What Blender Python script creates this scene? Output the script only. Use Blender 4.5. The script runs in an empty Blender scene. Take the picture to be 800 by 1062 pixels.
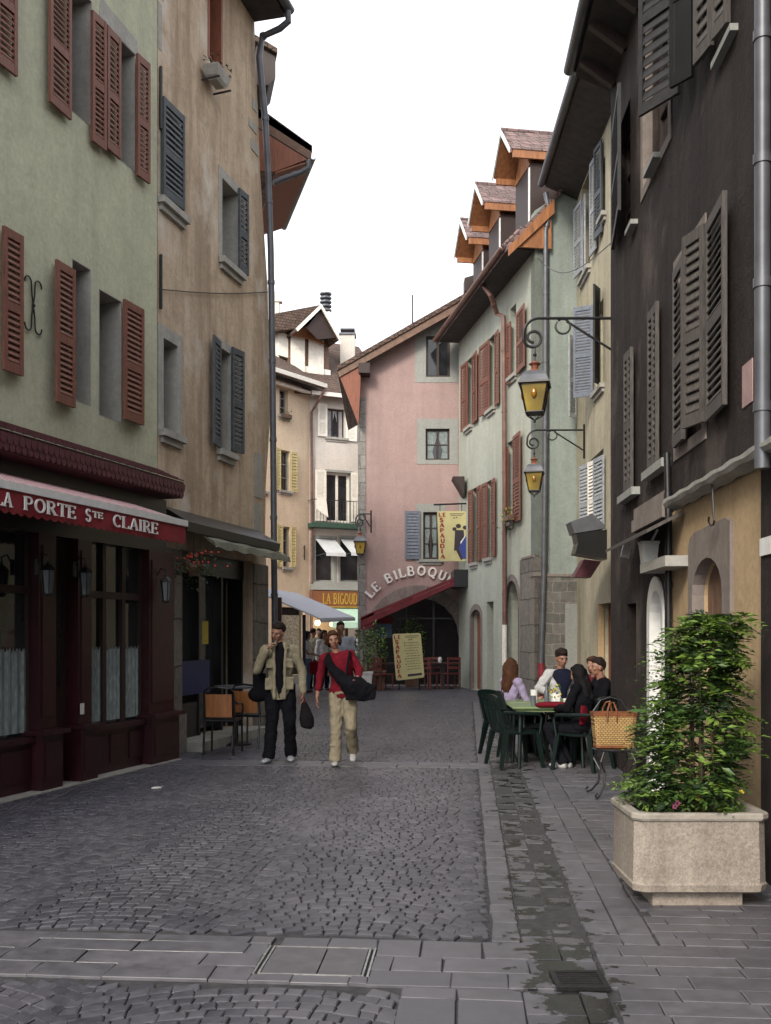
import bpy, bmesh, math, random
from mathutils import Vector, Matrix, noise
from mathutils.geometry import tessellate_polygon
import numpy as np
random.seed(7)
R = math.radians
F, CX, HZ, EYE = 1050.0, 400.0, 657.0, 1.6      # focal length and horizon of the photograph, in its own pixels
scene = bpy.context.scene
COL = scene.collection
V = Vector

def at(px, py, Y):
    return V(((px-CX)/F*Y, Y, EYE+(HZ-py)/F*Y))

# ------------------------------------------------------------------ materials
MATS = {}
def _nt(name):
    m = bpy.data.materials.new(name); m.use_nodes = True
    nt = m.node_tree; b = nt.nodes['Principled BSDF']
    return m, nt, b
def c4(c): return (c[0], c[1], c[2], 1)
def _noise(nt, scale, detail=5, rough=.6, vec=None, mapping=None):
    n = nt.nodes.new('ShaderNodeTexNoise'); n.inputs['Scale'].default_value = scale
    n.inputs['Detail'].default_value = detail; n.inputs['Roughness'].default_value = rough
    tc = nt.nodes.new('ShaderNodeTexCoord')
    src = tc.outputs['Object']
    if mapping:
        mp = nt.nodes.new('ShaderNodeMapping'); mp.inputs['Scale'].default_value = mapping
        nt.links.new(src, mp.inputs['Vector']); src = mp.outputs['Vector']
    nt.links.new(src, n.inputs['Vector'])
    return n
def _ramp(nt, src, p0, p1, c0=(0,0,0), c1=(1,1,1)):
    r = nt.nodes.new('ShaderNodeValToRGB')
    r.color_ramp.elements[0].position = p0; r.color_ramp.elements[0].color = c4(c0)
    r.color_ramp.elements[1].position = p1; r.color_ramp.elements[1].color = c4(c1)
    nt.links.new(src, r.inputs['Fac']); return r
def _mix(nt, fac, a, b, mode='MIX'):
    m = nt.nodes.new('ShaderNodeMix'); m.data_type = 'RGBA'; m.blend_type = mode
    for sock, v in ((m.inputs[0], fac), (m.inputs[6], a), (m.inputs[7], b)):
        if hasattr(v, 'is_linked') or isinstance(v, bpy.types.NodeSocket): nt.links.new(v, sock)
        else: sock.default_value = v if isinstance(v, (int, float)) else c4(v)
    return m.outputs[2]
def _bump(nt, bsdf, src, strength=.3, dist=.01):
    b = nt.nodes.new('ShaderNodeBump'); b.inputs['Strength'].default_value = strength
    b.inputs['Distance'].default_value = dist
    nt.links.new(src, b.inputs['Height']); nt.links.new(b.outputs['Normal'], bsdf.inputs['Normal']); return b

def plain(name, col, rough=.6, var=.25, scale=9, bump=0, metal=0, spec=.5, stretch=None):
    if name in MATS: return MATS[name]
    m, nt, b = _nt(name)
    n = _noise(nt, scale, mapping=stretch)
    dark = tuple(c*(1-var) for c in col); lite = tuple(min(1, c*(1+var)) for c in col)
    r = _ramp(nt, n.outputs['Fac'], .3, .7, dark, lite)
    nt.links.new(r.outputs['Color'], b.inputs['Base Color'])
    b.inputs['Roughness'].default_value = rough; b.inputs['Metallic'].default_value = metal
    b.inputs['Specular IOR Level'].default_value = spec
    if bump: _bump(nt, b, n.outputs['Fac'], bump, .01)
    MATS[name] = m; return m

def plaster(name, col, stain, patch=None, streak=.5, dirt=.5, rough=.9, patch_at=(.62,.7), bump=.35):
    m, nt, b = _nt(name)
    big = _noise(nt, .55, 6, .65); st = _noise(nt, 1.6, 6, .7, mapping=(1.6,1.6,.14)); fine = _noise(nt, 17, 8, .75)
    mid = _noise(nt, 3.2, 8, .72)
    c = _mix(nt, _ramp(nt, big.outputs['Fac'], .38, .68).outputs['Color'], col, tuple(x*1.13 for x in col))
    f1 = _ramp(nt, st.outputs['Fac'], .44, .68, (0,0,0), (streak,)*3)
    c = _mix(nt, f1.outputs['Color'], c, stain)
    f2 = _ramp(nt, mid.outputs['Fac'], .46, .68, (0,0,0), (dirt,)*3)
    c = _mix(nt, f2.outputs['Color'], c, tuple(.5*(x+y)*.9 for x, y in zip(col, stain)))
    f4 = _ramp(nt, fine.outputs['Fac'], .25, .75, (.80,.79,.78), (1.15,1.15,1.15))
    c = _mix(nt, 1.0, c, f4.outputs['Color'], 'MULTIPLY')
    if patch:
        pn = _noise(nt, .9, 7, .62, mapping=(1,1,.7))
        f3 = _ramp(nt, pn.outputs['Fac'], patch_at[0], patch_at[1])
        c = _mix(nt, f3.outputs['Color'], c, patch)
    nt.links.new(c, b.inputs['Base Color']); b.inputs['Roughness'].default_value = rough
    b.inputs['Specular IOR Level'].default_value = .25
    add = nt.nodes.new('ShaderNodeMath'); add.operation = 'MULTIPLY_ADD'; add.inputs[1].default_value = 3
    nt.links.new(mid.outputs['Fac'], add.inputs[0]); nt.links.new(fine.outputs['Fac'], add.inputs[2])
    _bump(nt, b, add.outputs[0], bump, .012)
    MATS[name] = m; return m

def masonry(name, cols, mortar, sx=.5, sz=.28, axis='wall', rough=.9):
    """irregular stone blocks, from a brick pattern bent by noise; object space, u = x+y diagonal, v = z"""
    m, nt, b = _nt(name)
    tc = nt.nodes.new('ShaderNodeTexCoord'); sp = nt.nodes.new('ShaderNodeSeparateXYZ'); cb = nt.nodes.new('ShaderNodeCombineXYZ')
    nt.links.new(tc.outputs['Object'], sp.inputs[0])
    ad = nt.nodes.new('ShaderNodeMath'); ad.operation = 'ADD'
    nt.links.new(sp.outputs[0], ad.inputs[0]); nt.links.new(sp.outputs[1], ad.inputs[1])
    wn = _noise(nt, 2.5, 3)
    w1 = nt.nodes.new('ShaderNodeMath'); w1.operation = 'MULTIPLY_ADD'; w1.inputs[1].default_value = .22
    nt.links.new(wn.outputs['Fac'], w1.inputs[0]); nt.links.new(ad.outputs[0], w1.inputs[2])
    w2 = nt.nodes.new('ShaderNodeMath'); w2.operation = 'MULTIPLY_ADD'; w2.inputs[1].default_value = .16
    wn2 = _noise(nt, 1.7, 3)
    nt.links.new(wn2.outputs['Fac'], w2.inputs[0]); nt.links.new(sp.outputs[2], w2.inputs[2])
    nt.links.new(w1.outputs[0], cb.inputs[0]); nt.links.new(w2.outputs[0], cb.inputs[1])
    br = nt.nodes.new('ShaderNodeTexBrick'); br.inputs['Scale'].default_value = 1
    br.inputs['Brick Width'].default_value = sx; br.inputs['Row Height'].default_value = sz
    br.inputs['Mortar Size'].default_value = .014; br.inputs['Mortar Smooth'].default_value = .3
    br.inputs['Color1'].default_value = c4(cols[0]); br.inputs['Color2'].default_value = c4(cols[1]); br.inputs['Mortar'].default_value = c4(mortar)
    nt.links.new(cb.outputs[0], br.inputs['Vector'])
    n = _noise(nt, 7, 7, .7); f = _ramp(nt, n.outputs['Fac'], .3, .75, (.62,.62,.62), (1.2,1.2,1.2))
    c = _mix(nt, 1.0, br.outputs['Color'], f.outputs['Color'], 'MULTIPLY')
    nt.links.new(c, b.inputs['Base Color']); b.inputs['Roughness'].default_value = rough
    mu = nt.nodes.new('ShaderNodeMath'); mu.operation = 'MULTIPLY_ADD'; mu.inputs[1].default_value = -.6
    nt.links.new(br.outputs['Fac'], mu.inputs[0]); nt.links.new(n.outputs['Fac'], mu.inputs[2])
    _bump(nt, b, mu.outputs[0], .6, .02)
    MATS[name] = m; return m

def glass(name, col=(.02,.022,.025), rough=.06):
    m, nt, b = _nt(name)
    n = _noise(nt, 1.3, 3); r = _ramp(nt, n.outputs['Fac'], .35, .65, tuple(c*.5 for c in col), tuple(c*1.6 for c in col))
    nt.links.new(r.outputs['Color'], b.inputs['Base Color'])
    b.inputs['Roughness'].default_value = rough; b.inputs['Specular IOR Level'].default_value = .6
    _bump(nt, b, _noise(nt, 2.2, 2).outputs['Fac'], .05, .05)
    MATS[name] = m; return m

def lit(name, col, strength):
    m, nt, b = _nt(name)
    b.inputs['Base Color'].default_value = c4(col); b.inputs['Emission Color'].default_value = c4(col)
    b.inputs['Emission Strength'].default_value = strength
    MATS[name] = m; return m

def stripes(name, ca, cb_, axis, width, rough=.8):
    m, nt, b = _nt(name)
    tc = nt.nodes.new('ShaderNodeTexCoord'); d = nt.nodes.new('ShaderNodeVectorMath'); d.operation = 'DOT_PRODUCT'
    d.inputs[1].default_value = axis; nt.links.new(tc.outputs['Object'], d.inputs[0])
    mo = nt.nodes.new('ShaderNodeMath'); mo.operation = 'PINGPONG'; mo.inputs[1].default_value = width
    nt.links.new(d.outputs['Value'], mo.inputs[0])
    gt = nt.nodes.new('ShaderNodeMath'); gt.operation = 'GREATER_THAN'; gt.inputs[1].default_value = width*.5
    nt.links.new(mo.outputs[0], gt.inputs[0])
    c = _mix(nt, gt.outputs[0], ca, cb_)
    n = _noise(nt, 5); c = _mix(nt, 1.0, c, _ramp(nt, n.outputs['Fac'], .3, .7, (.8,.8,.8), (1.05,)*3).outputs['Color'], 'MULTIPLY')
    nt.links.new(c, b.inputs['Base Color']); b.inputs['Roughness'].default_value = rough
    MATS[name] = m; return m

# ------------------------------------------------------------------ mesh builder
class MB:
    def __init__(s): s.v = []; s.f = []; s.m = []; s.mats = []; s.cur = 0
    def mat(s, m):
        if m not in s.mats: s.mats.append(m)
        s.cur = s.mats.index(m); return s
    def add(s, vs, fs):
        n = len(s.v); s.v += [V(p) for p in vs]; s.f += [tuple(i+n for i in f) for f in fs]; s.m += [s.cur]*len(fs)
    def box8(s, p):       # 8 corners, bottom ring then top ring
        s.add(p, [(3,2,1,0),(4,5,6,7),(0,1,5,4),(1,2,6,5),(2,3,7,6),(3,0,4,7)])
    def box(s, c, sx, sy, sz, M=None, bev=0):
        h = [(-1,-1),(1,-1),(1,1),(-1,1)]
        M = M or Matrix()
        if not bev:
            p = [M @ V((c[0]+a*sx/2, c[1]+b*sy/2, c[2]+z*sz/2)) for z in (-1,1) for a, b in h]; s.box8(p); return
        b_ = bev; rings = []
        for z, ins in ((-1,b_),(-1+2*b_/sz,0),(1-2*b_/sz,0),(1,b_)):
            hx, hy = sx/2-ins, sy/2-ins; k = b_*.6
            pts = [(-hx+k,-hy),(hx-k,-hy),(hx,-hy+k),(hx,hy-k),(hx-k,hy),(-hx+k,hy),(-hx,hy-k),(-hx,-hy+k)]
            rings.append([M @ V((c[0]+x, c[1]+y, c[2]+z*sz/2)) for x, y in pts])
        s.loft(rings)
    def loft(s, rings, cap=True, closed=True):
        n = len(rings[0]); vs = [p for r in rings for p in r]; fs = []
        for i in range(len(rings)-1):
            for j in range(n if closed else n-1):
                k = (j+1) % n; fs.append((i*n+j, i*n+k, (i+1)*n+k, (i+1)*n+j))
        if cap: fs.append(tuple(range(n-1,-1,-1))); fs.append(tuple((len(rings)-1)*n+j for j in range(n)))
        s.add(vs, fs)
    def tube(s, path, r, n=8, cap=True):
        path = [V(p) for p in path]; rs = r if isinstance(r, (list, tuple)) else [r]*len(path)
        rings = []; up = None
        for i, p in enumerate(path):
            a = path[max(0,i-1)]; b = path[min(len(path)-1,i+1)]; t = (b-a).normalized()
            if up is None: up = t.orthogonal().normalized()
            up = (up - t*up.dot(t)); up = up.normalized() if up.length > 1e-6 else t.orthogonal().normalized()
            sd = t.cross(up)
            rings.append([p+(up*math.cos(2*math.pi*k/n)+sd*math.sin(2*math.pi*k/n))*rs[i] for k in range(n)])
        s.loft(rings, cap)
    def bar(s, a, b, w, h, up=(0,0,1)):
        a, b = V(a), V(b); t = (b-a).normalized(); u = V(up); sd = t.cross(u)
        sd = sd.normalized() if sd.length > 1e-5 else t.orthogonal().normalized(); u = sd.cross(t)
        r = [(-1,-1),(1,-1),(1,1),(-1,1)]
        p = [q+sd*x*w/2+u*y*h/2 for q in (a, b) for x, y in r]; s.box8(p)
    def prism(s, pts, off):
        """pts: planar polygon (3D), extruded by vector off"""
        pts = [V(p) for p in pts]; off = V(off); n = len(pts)
        tri = tessellate_polygon([pts]); vs = pts+[p+off for p in pts]
        fs = [tuple(t) for t in tri]+[tuple(i+n for i in reversed(t)) for t in tri]
        fs += [(i, (i+1)%n, (i+1)%n+n, i+n) for i in range(n)]
        s.add(vs, fs)
    def lathe(s, c, prof, n=12, M=None):
        c = V(c); M = M or Matrix()
        rings = [[c+(M @ V((r*math.cos(2*math.pi*k/n), r*math.sin(2*math.pi*k/n), z))) for k in range(n)] for r, z in prof]
        s.loft(rings)
    def ball(s, c, r, n=8, M=None):
        if isinstance(r, (int, float)): r = (r, r, r)
        M = M or Matrix(); c = V(c); rings = []
        for i in range(1, n):
            t = math.pi*i/n
            rings.append([c+(M @ V((r[0]*math.sin(t)*math.cos(2*math.pi*k/(2*n)), r[1]*math.sin(t)*math.sin(2*math.pi*k/(2*n)), -r[2]*math.cos(t)))) for k in range(2*n)])
        rings = [[c+(M @ V((0,0,-r[2]*.999)))+(p-c)*.02 for p in rings[0]]]+rings+[[c+(M @ V((0,0,r[2]*.999)))+(p-c)*.02 for p in rings[-1]]]
        s.loft(rings)
    def obj(s, name, parent=None, smooth=False, recalc=True, base=None, angle=None):
        me = bpy.data.meshes.new(name)
        L = parent_world(parent) if parent is not None else (V(base) if base is not None else V((0,0,0)))
        me.from_pydata([tuple(p-L) for p in s.v], [], s.f)
        for m in s.mats: me.materials.append(m)
        me.polygons.foreach_set('material_index', s.m)
        if recalc:
            bm = bmesh.new(); bm.from_mesh(me); bmesh.ops.recalc_face_normals(bm, faces=bm.faces); bm.to_mesh(me); bm.free()
        if smooth: me.polygons.foreach_set('use_smooth', [True]*len(me.polygons))
        if angle: me.set_sharp_from_angle(angle=R(angle))
        me.update()
        o = bpy.data.objects.new(name, me); COL.objects.link(o)
        if parent is not None: o.parent = parent
        elif base is not None: o.location = base
        return o

def parent_world(p):
    L = V((0,0,0))
    while p is not None: L += p.location; p = p.parent
    return L
def thing(name, label, cat, loc=(0,0,0), group=None):
    o = bpy.data.objects.new(name, None); o.empty_display_size = .2; COL.objects.link(o); o.location = loc
    o['label'] = label; o['category'] = cat
    if group: o['group'] = group
    return o
def tag(o, label, cat, group=None):
    o['label'] = label; o['category'] = cat
    if group: o['group'] = group
    return o
def structure(o): o['kind'] = 'structure'; return o
def copy_tree(o, parent=None):
    c = o.copy(); COL.objects.link(c); c.parent = parent
    for ch in list(o.children): copy_tree(ch, c)
    return c

# ------------------------------------------------------------------ walls
class Wall:
    """a vertical wall plane through A and B (plan points); n points to the street side"""
    def __init__(s, A, B, towards, off=0):
        s.A = V((A[0],A[1],0)); s.B = V((B[0],B[1],0)); s.u = (s.B-s.A).normalized(); s.len = (s.B-s.A).length
        s.n = V((s.u.y,-s.u.x,0))
        if s.n.dot(V((towards[0],towards[1],0))-s.A) < 0: s.n = -s.n
        s.A = s.A+s.n*off; s.B = s.B+s.n*off
    def p(s, a, z, o=0): return s.A+s.u*a+s.n*o+V((0,0,z))
    def sz(s, px, py, o=0):
        d = V(((px-CX)/F, 1, (HZ-py)/F)); P = s.A+s.n*o; E = V((0,0,EYE))
        t = (P-E).dot(s.n)/d.dot(s.n); q = E+d*t
        return (q-s.A).dot(s.u), q.z
    def rect(s, px0, px1, y0, y1, at_=None, o=0):
        """pixel columns px0, px1; y0 (top) and y1 (bottom) read at column at_ (default the left one)"""
        at_ = px0 if at_ is None else at_
        a, b = s.sz(px0, 600, o)[0], s.sz(px1, 600, o)[0]
        if a > b: a, b = b, a
        return a, b, s.sz(at_, y1, o)[1], s.sz(at_, y0, o)[1]
    def face(s, mb, outer, holes=(), depth=.2, o=0):
        loops = [[s.p(a, z, o) for a, z in outer]]+[[s.p(a, z, o) for a, z in h] for h in holes]
        tri = tessellate_polygon(loops); vs = [p for l in loops for p in l]
        vs2 = [p-s.n*depth for p in vs]; n = len(vs)
        fs = [tuple(t) for t in tri]+[tuple(i+n for i in reversed(t)) for t in tri]; k = 0
        for l in loops:
            m = len(l); fs += [(k+i, k+(i+1)%m, k+(i+1)%m+n, k+i+n) for i in range(m)]; k += m
        mb.add(vs+vs2, fs)
    def slab(s, mb, a0, a1, z0, z1, o0, o1):
        mb.box8([s.p(a, z, o) for z in (z0, z1) for a, o in ((a0,o0),(a1,o0),(a1,o1),(a0,o1))])
    def poly(s, mb, pts, o0, o1): mb.prism([s.p(a, z, o0) for a, z in pts], s.n*(o1-o0))

def rc(a0, a1, z0, z1): return [(a0,z0),(a1,z0),(a1,z1),(a0,z1)]
def archpts(a0, a1, z0, z1, rise=None, n=10):
    rise = (a1-a0)/2 if rise is None else rise; c = (a0+a1)/2; h = (a1-a0)/2
    return [(a0,z0),(a1,z0)]+[(c+h*math.cos(math.pi*i/n), z1-rise+rise*math.sin(math.pi*i/n)) for i in range(n+1)]
# ------------------------------------------------------------------ shared materials
def build_mats():
    plaster('green_plaster', (.46,.465,.34), (.33,.33,.26), streak=.55, dirt=.5)
    plaster('ochre_plaster', (.52,.41,.30), (.25,.18,.125), patch=(.60,.53,.45), streak=.85, dirt=.8, patch_at=(.54,.66), bump=.7)
    plaster('cream_plaster', (.68,.55,.40), (.5,.4,.28), streak=.35, dirt=.3)
    plaster('grey_plaster', (.60,.56,.51), (.42,.39,.35), streak=.3, dirt=.3)
    plaster('pink_plaster', (.37,.265,.25), (.27,.20,.19), streak=.45, dirt=.45)
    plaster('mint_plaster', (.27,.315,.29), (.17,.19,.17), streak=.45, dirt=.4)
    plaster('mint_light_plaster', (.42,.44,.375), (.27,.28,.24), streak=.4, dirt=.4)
    plaster('yellow_plaster', (.44,.40,.29), (.2,.18,.14), streak=.6, dirt=.5)
    plaster('dark_render', (.036,.028,.026), (.014,.011,.011), patch=(.11,.088,.078), streak=.9, dirt=.9, patch_at=(.56,.72), bump=1.0)
    plaster('orange_plaster', (.46,.335,.20), (.3,.215,.13), streak=.45, dirt=.55)
    plaster('stone_trim', (.36,.35,.32), (.22,.21,.19), streak=.5, dirt=.6)
    plaster('grey_trim', (.30,.31,.29), (.22,.22,.21), streak=.3, dirt=.3)
    plaster('brown_stone', (.24,.205,.185), (.12,.10,.09), streak=.5, dirt=.7)
    plaster('planter_concrete', (.31,.275,.24), (.14,.12,.105), streak=.6, dirt=.8, bump=1.0)
    plaster('planter_rim', (.34,.31,.27), (.2,.18,.15), streak=.3, dirt=.6, bump=.5)
    nt = MATS['planter_concrete'].node_tree; b = nt.nodes['Principled BSDF']; tc = nt.nodes.new('ShaderNodeTexCoord'); vo = nt.nodes.new('ShaderNodeTexVoronoi'); vo.inputs['Scale'].default_value = 95   # exposed pebbles
    nt.links.new(tc.outputs['Object'], vo.inputs['Vector']); oc = b.inputs['Base Color'].links[0].from_socket
    nt.links.new(_mix(nt, .75, oc, _mix(nt, 1.0, oc, _ramp(nt, vo.outputs['Color'], .1, .9, (.72,.70,.68), (1.25,1.22,1.18)).outputs['Color'], 'MULTIPLY')), b.inputs['Base Color']); _bump(nt, b, vo.outputs['Distance'], -.5, .008)
    masonry('rubble', ((.22,.21,.19),(.13,.125,.115)), (.27,.25,.22), .42, .24)
    masonry('quoins', ((.30,.29,.27),(.22,.21,.2)), (.14,.13,.12), .6, .42)
    masonry('pier_stone', ((.22,.2,.175),(.16,.145,.13)), (.07,.065,.06), .9, .62)
    masonry('brown_tiles', ((.16,.10,.075),(.10,.065,.05)), (.03,.025,.02), .16, .11)
    masonry('pink_tiles', ((.26,.175,.165),(.17,.12,.115)), (.06,.045,.04), .3, .17)
    plain('red_shutter', (.165,.062,.04), .6, .3, 14, stretch=(4,4,.5))
    plain('grey_shutter', (.06,.07,.078), .65, .3, 14)
    plain('dark_shutter', (.024,.023,.024), .7, .35, 14)
    plain('weathered_shutter', (.075,.066,.060), .8, .4, 16, stretch=(3,3,.5))
    plain('pale_shutter', (.30,.32,.34), .7, .3, 14)
    plain('blue_grey_shutter', (.13,.15,.19), .6, .25, 14)
    plain('white_shutter', (.80,.76,.68), .6, .12, 10)
    plain('yellow_shutter', (.50,.42,.20), .6, .15, 10)
    plain('burgundy', (.030,.004,.008), .45, .3, 6)
    plain('burgundy_tile', (.075,.016,.026), .5, .35, 12, bump=.3)
    plain('dark_wood', (.030,.016,.013), .6, .35, 8, stretch=(6,6,.6))
    plain('red_wood', (.22,.075,.04), .6, .3, 8, stretch=(6,6,.6))
    plain('orange_wood', (.30,.125,.05), .55, .35, 3, stretch=(5,5,.8))
    plain('brown_wood', (.15,.085,.055), .6, .35, 6)
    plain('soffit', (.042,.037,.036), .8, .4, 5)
    plain('black_iron', (.012,.012,.014), .45, .3, 10)
    plain('zinc', (.11,.115,.13), .45, .25, 4, metal=.3)
    plain('copper_pipe', (.16,.085,.065), .5, .3, 4)
    plain('white_paint', (.7,.7,.68), .5, .1, 10)
    plain('black_paint', (.008,.008,.009), .35, .3, 6)
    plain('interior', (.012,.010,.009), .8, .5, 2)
    plain('lace', (.22,.26,.26), .9, .35, 28, stretch=(1,1,.35))
    plain('curtain', (.35,.35,.36), .9, .3, 12, stretch=(3,3,.3))
    glass('glass'); glass('sky_glass', (.05,.055,.06), .03); glass('amber_glass', (.30,.21,.03), .3)
    glass('lamp_glass', (.12,.135,.15), .12)

def window(W, house, r, depth=.2, cols=2, rows=3, frame='dark_wood', pane='glass', fw=.05,
           surround=None, sw=.14, sill=None, curtain=None, bars=True, arch=False, name='window', proud=.012):
    a0, a1, z0, z1 = r; o = -depth
    m = MB().mat(MATS[frame]); t = .05
    for x0, x1, y0, y1 in ((a0,a0+fw,z0,z1),(a1-fw,a1,z0,z1),(a0+fw,a1-fw,z0,z0+fw),(a0+fw,a1-fw,z1-fw,z1)):
        W.slab(m, x0, x1, y0, y1, o, o+t)
    if bars:
        for i in range(1, cols):
            c = a0+(a1-a0)*i/cols; W.slab(m, c-fw*.55, c+fw*.55, z0+fw, z1-fw, o+.002, o+t+.004)
        for i in range(1, rows):
            c = z0+(z1-z0)*i/rows; W.slab(m, a0+fw, a1-fw, c-.014, c+.014, o+.006, o+t-.008)
    w = m.obj(name, house)
    m = MB().mat(MATS[pane]); W.slab(m, a0+.01, a1-.01, z0+.01, z1-.01, o-.01, o+.012); m.obj('pane', w)
    if surround:
        m = MB().mat(MATS[surround]); sd = depth-.06
        W.face(m, rc(a0-sw, a1+sw, z0-sw*.5, z1+sw*1.15), [rc(a0+.002, a1-.002, z0+.002, z1-.002)], sd, proud); m.obj('surround', w)
    if sill:
        m = MB().mat(MATS[sill]); W.slab(m, a0-.12, a1+.12, z0-.09, z0-.003, -.05, .1); W.slab(m, a0-.08, a1+.08, z0-.17, z0-.093, -.05, .05); m.obj('sill', w)
    if curtain:
        m = MB().mat(MATS[curtain]); n = 16
        for side in (0, 1):
            vs = []; fs = []
            for i in range(n+1):
                k = i/n; a = (a0+fw+ (a1-a0)*.46*k) if side == 0 else (a1-fw-(a1-a0)*.46*k)
                vs += [W.p(a, z1-fw, o+.022+.006*math.sin(i*2.1)), W.p(a0+fw+(a-a0-fw)*.45 if side == 0 else a1-fw-(a1-fw-a)*.45, z0+(z1-z0)*.3, o+.022+.006*math.sin(i*2.1)),
                       W.p(a0+fw+(a-a0-fw)*.6 if side == 0 else a1-fw-(a1-fw-a)*.6, z0+fw, o+.022)]
            for i in range(n): fs += [(3*i,3*i+1,3*i+4,3*i+3),(3*i+1,3*i+2,3*i+5,3*i+4)]
            m.add(vs, fs)
        m.obj('curtain', w, recalc=False)
    return w

def shutter(W, house, a, d, z0, z1, w, ang=0, mat='red_shutter', o=.03, slats=None, th=.035, solid=False, label=None, name='shutter', rail=.05):
    """leaf hinged at a, opening towards d (+1/-1 along the wall), ang degrees away from the wall"""
    m = MB().mat(MATS[mat]); ca, sa = math.cos(R(ang)), math.sin(R(ang))
    U = W.u*d*ca+W.n*sa; N = W.n*ca-W.u*d*sa; O = W.p(a, z0, o); H = z1-z0
    def bx(x0,x1,y0,y1,n0,n1): m.box8([O+U*x+N*n+V((0,0,y)) for y in (y0,y1) for x,n in ((x0,n0),(x1,n0),(x1,n1),(x0,n1))])
    st = min(rail, w*.18)
    bx(0,st,0,H,0,th); bx(w-st,w,0,H,0,th); mid = H*.46
    for y0, y1 in ((0,.1),(mid-.045,mid+.045),(H-.09,H)): bx(st,w-st,y0,y1,.002,th-.002)
    if solid: bx(st,w-st,.1,H-.09,.008,th-.012)
    else:
        step = .058 if slats is None else slats
        for y0, y1 in ((.1,mid-.045),(mid+.045,H-.09)):
            n = max(1, int((y1-y0)/step)); s_ = (y1-y0)/n
            for i in range(n):
                y = y0+s_*(i+.5); h = s_*.42
                p = [(-.002,y+h-.006,.0),(.0,y+h,.0)]
                vs = []
                for x in (st, w-st):
                    for yy, nn in ((y+h,.003),(y+h+.010,.006),(y-h+.010,th-.002),(y-h,th-.006)): vs.append(O+U*x+N*nn+V((0,0,yy)))
                m.add(vs, [(0,1,2,3),(7,6,5,4),(0,4,5,1),(1,5,6,2),(2,6,7,3),(3,7,4,0)])
    s = m.obj(name, house)
    if label: s['label'] = label
    return s

def shutter_px(W, house, hp, tp, yt, yb, ang=3, mat='red_shutter', o=.03, **kw):
    """leaf whose hinge and free edge stand at the given columns of the photograph; rows read half way between"""
    c = (hp+tp)/2; sh, st = W.sz(hp,600,o)[0], W.sz(tp,600,o)[0]; d = 1 if st > sh else -1
    U = W.u*d*math.cos(R(ang))+W.n*math.sin(R(ang)); b = W.p(sh,0,o); k = (tp-CX)/F; w = (k*b.y-b.x)/(U.x-k*U.y)
    return shutter(W, house, sh, d, W.sz(c,yb,o)[1], W.sz(c,yt,o)[1], min(max(w,.12),.9), ang, mat, o=o, **kw)

def drainpipe(house, pts, r=.055, mat='zinc', name='drainpipe', rings=5):
    m = MB().mat(MATS[mat]); m.tube(pts, r, 12)
    a, b = V(pts[0]), V(pts[-1])
    P = [V(p) for p in pts]; L = sum((P[i+1]-P[i]).length for i in range(len(P)-1))
    for k in range(rings):
        d = L*(k+.5)/rings
        for i in range(len(P)-1):
            l = (P[i+1]-P[i]).length
            if d <= l:
                q = P[i].lerp(P[i+1], d/l); t = (P[i+1]-P[i]).normalized(); m.tube([q-t*.03, q+t*.03], r*1.18, 12); break
            d -= l
    return m.obj(name, house, smooth=True, angle=40)

def gutter(house, a, b, r=.07, mat='zinc', name='gutter'):
    a, b = V(a), V(b); t = (b-a).normalized(); sd = t.cross(V((0,0,1))).normalized(); m = MB().mat(MATS[mat]); rings = []
    for p in (a, b):
        out = [p+sd*r*math.cos(math.pi*k/8)+V((0,0,-r*math.sin(math.pi*k/8))) for k in range(9)]
        inn = [p+sd*(r-.008)*math.cos(math.pi*k/8)+V((0,0,-(r-.008)*math.sin(math.pi*k/8))) for k in range(8,-1,-1)]
        rings.append(out+inn)
    m.loft(rings); return m.obj(name, house)

def body_box(W, house, depth, z0, z1, mat, a0=0, a1=None, o=-.26, name='side_wall'):
    """the rest of the house behind its facade: sides and back, closed"""
    a1 = W.len if a1 is None else a1
    m = MB().mat(MATS[mat]); W.slab(m, a0+.004, a1-.004, z0, z1, -depth, o); return m.obj(name, house)

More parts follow.
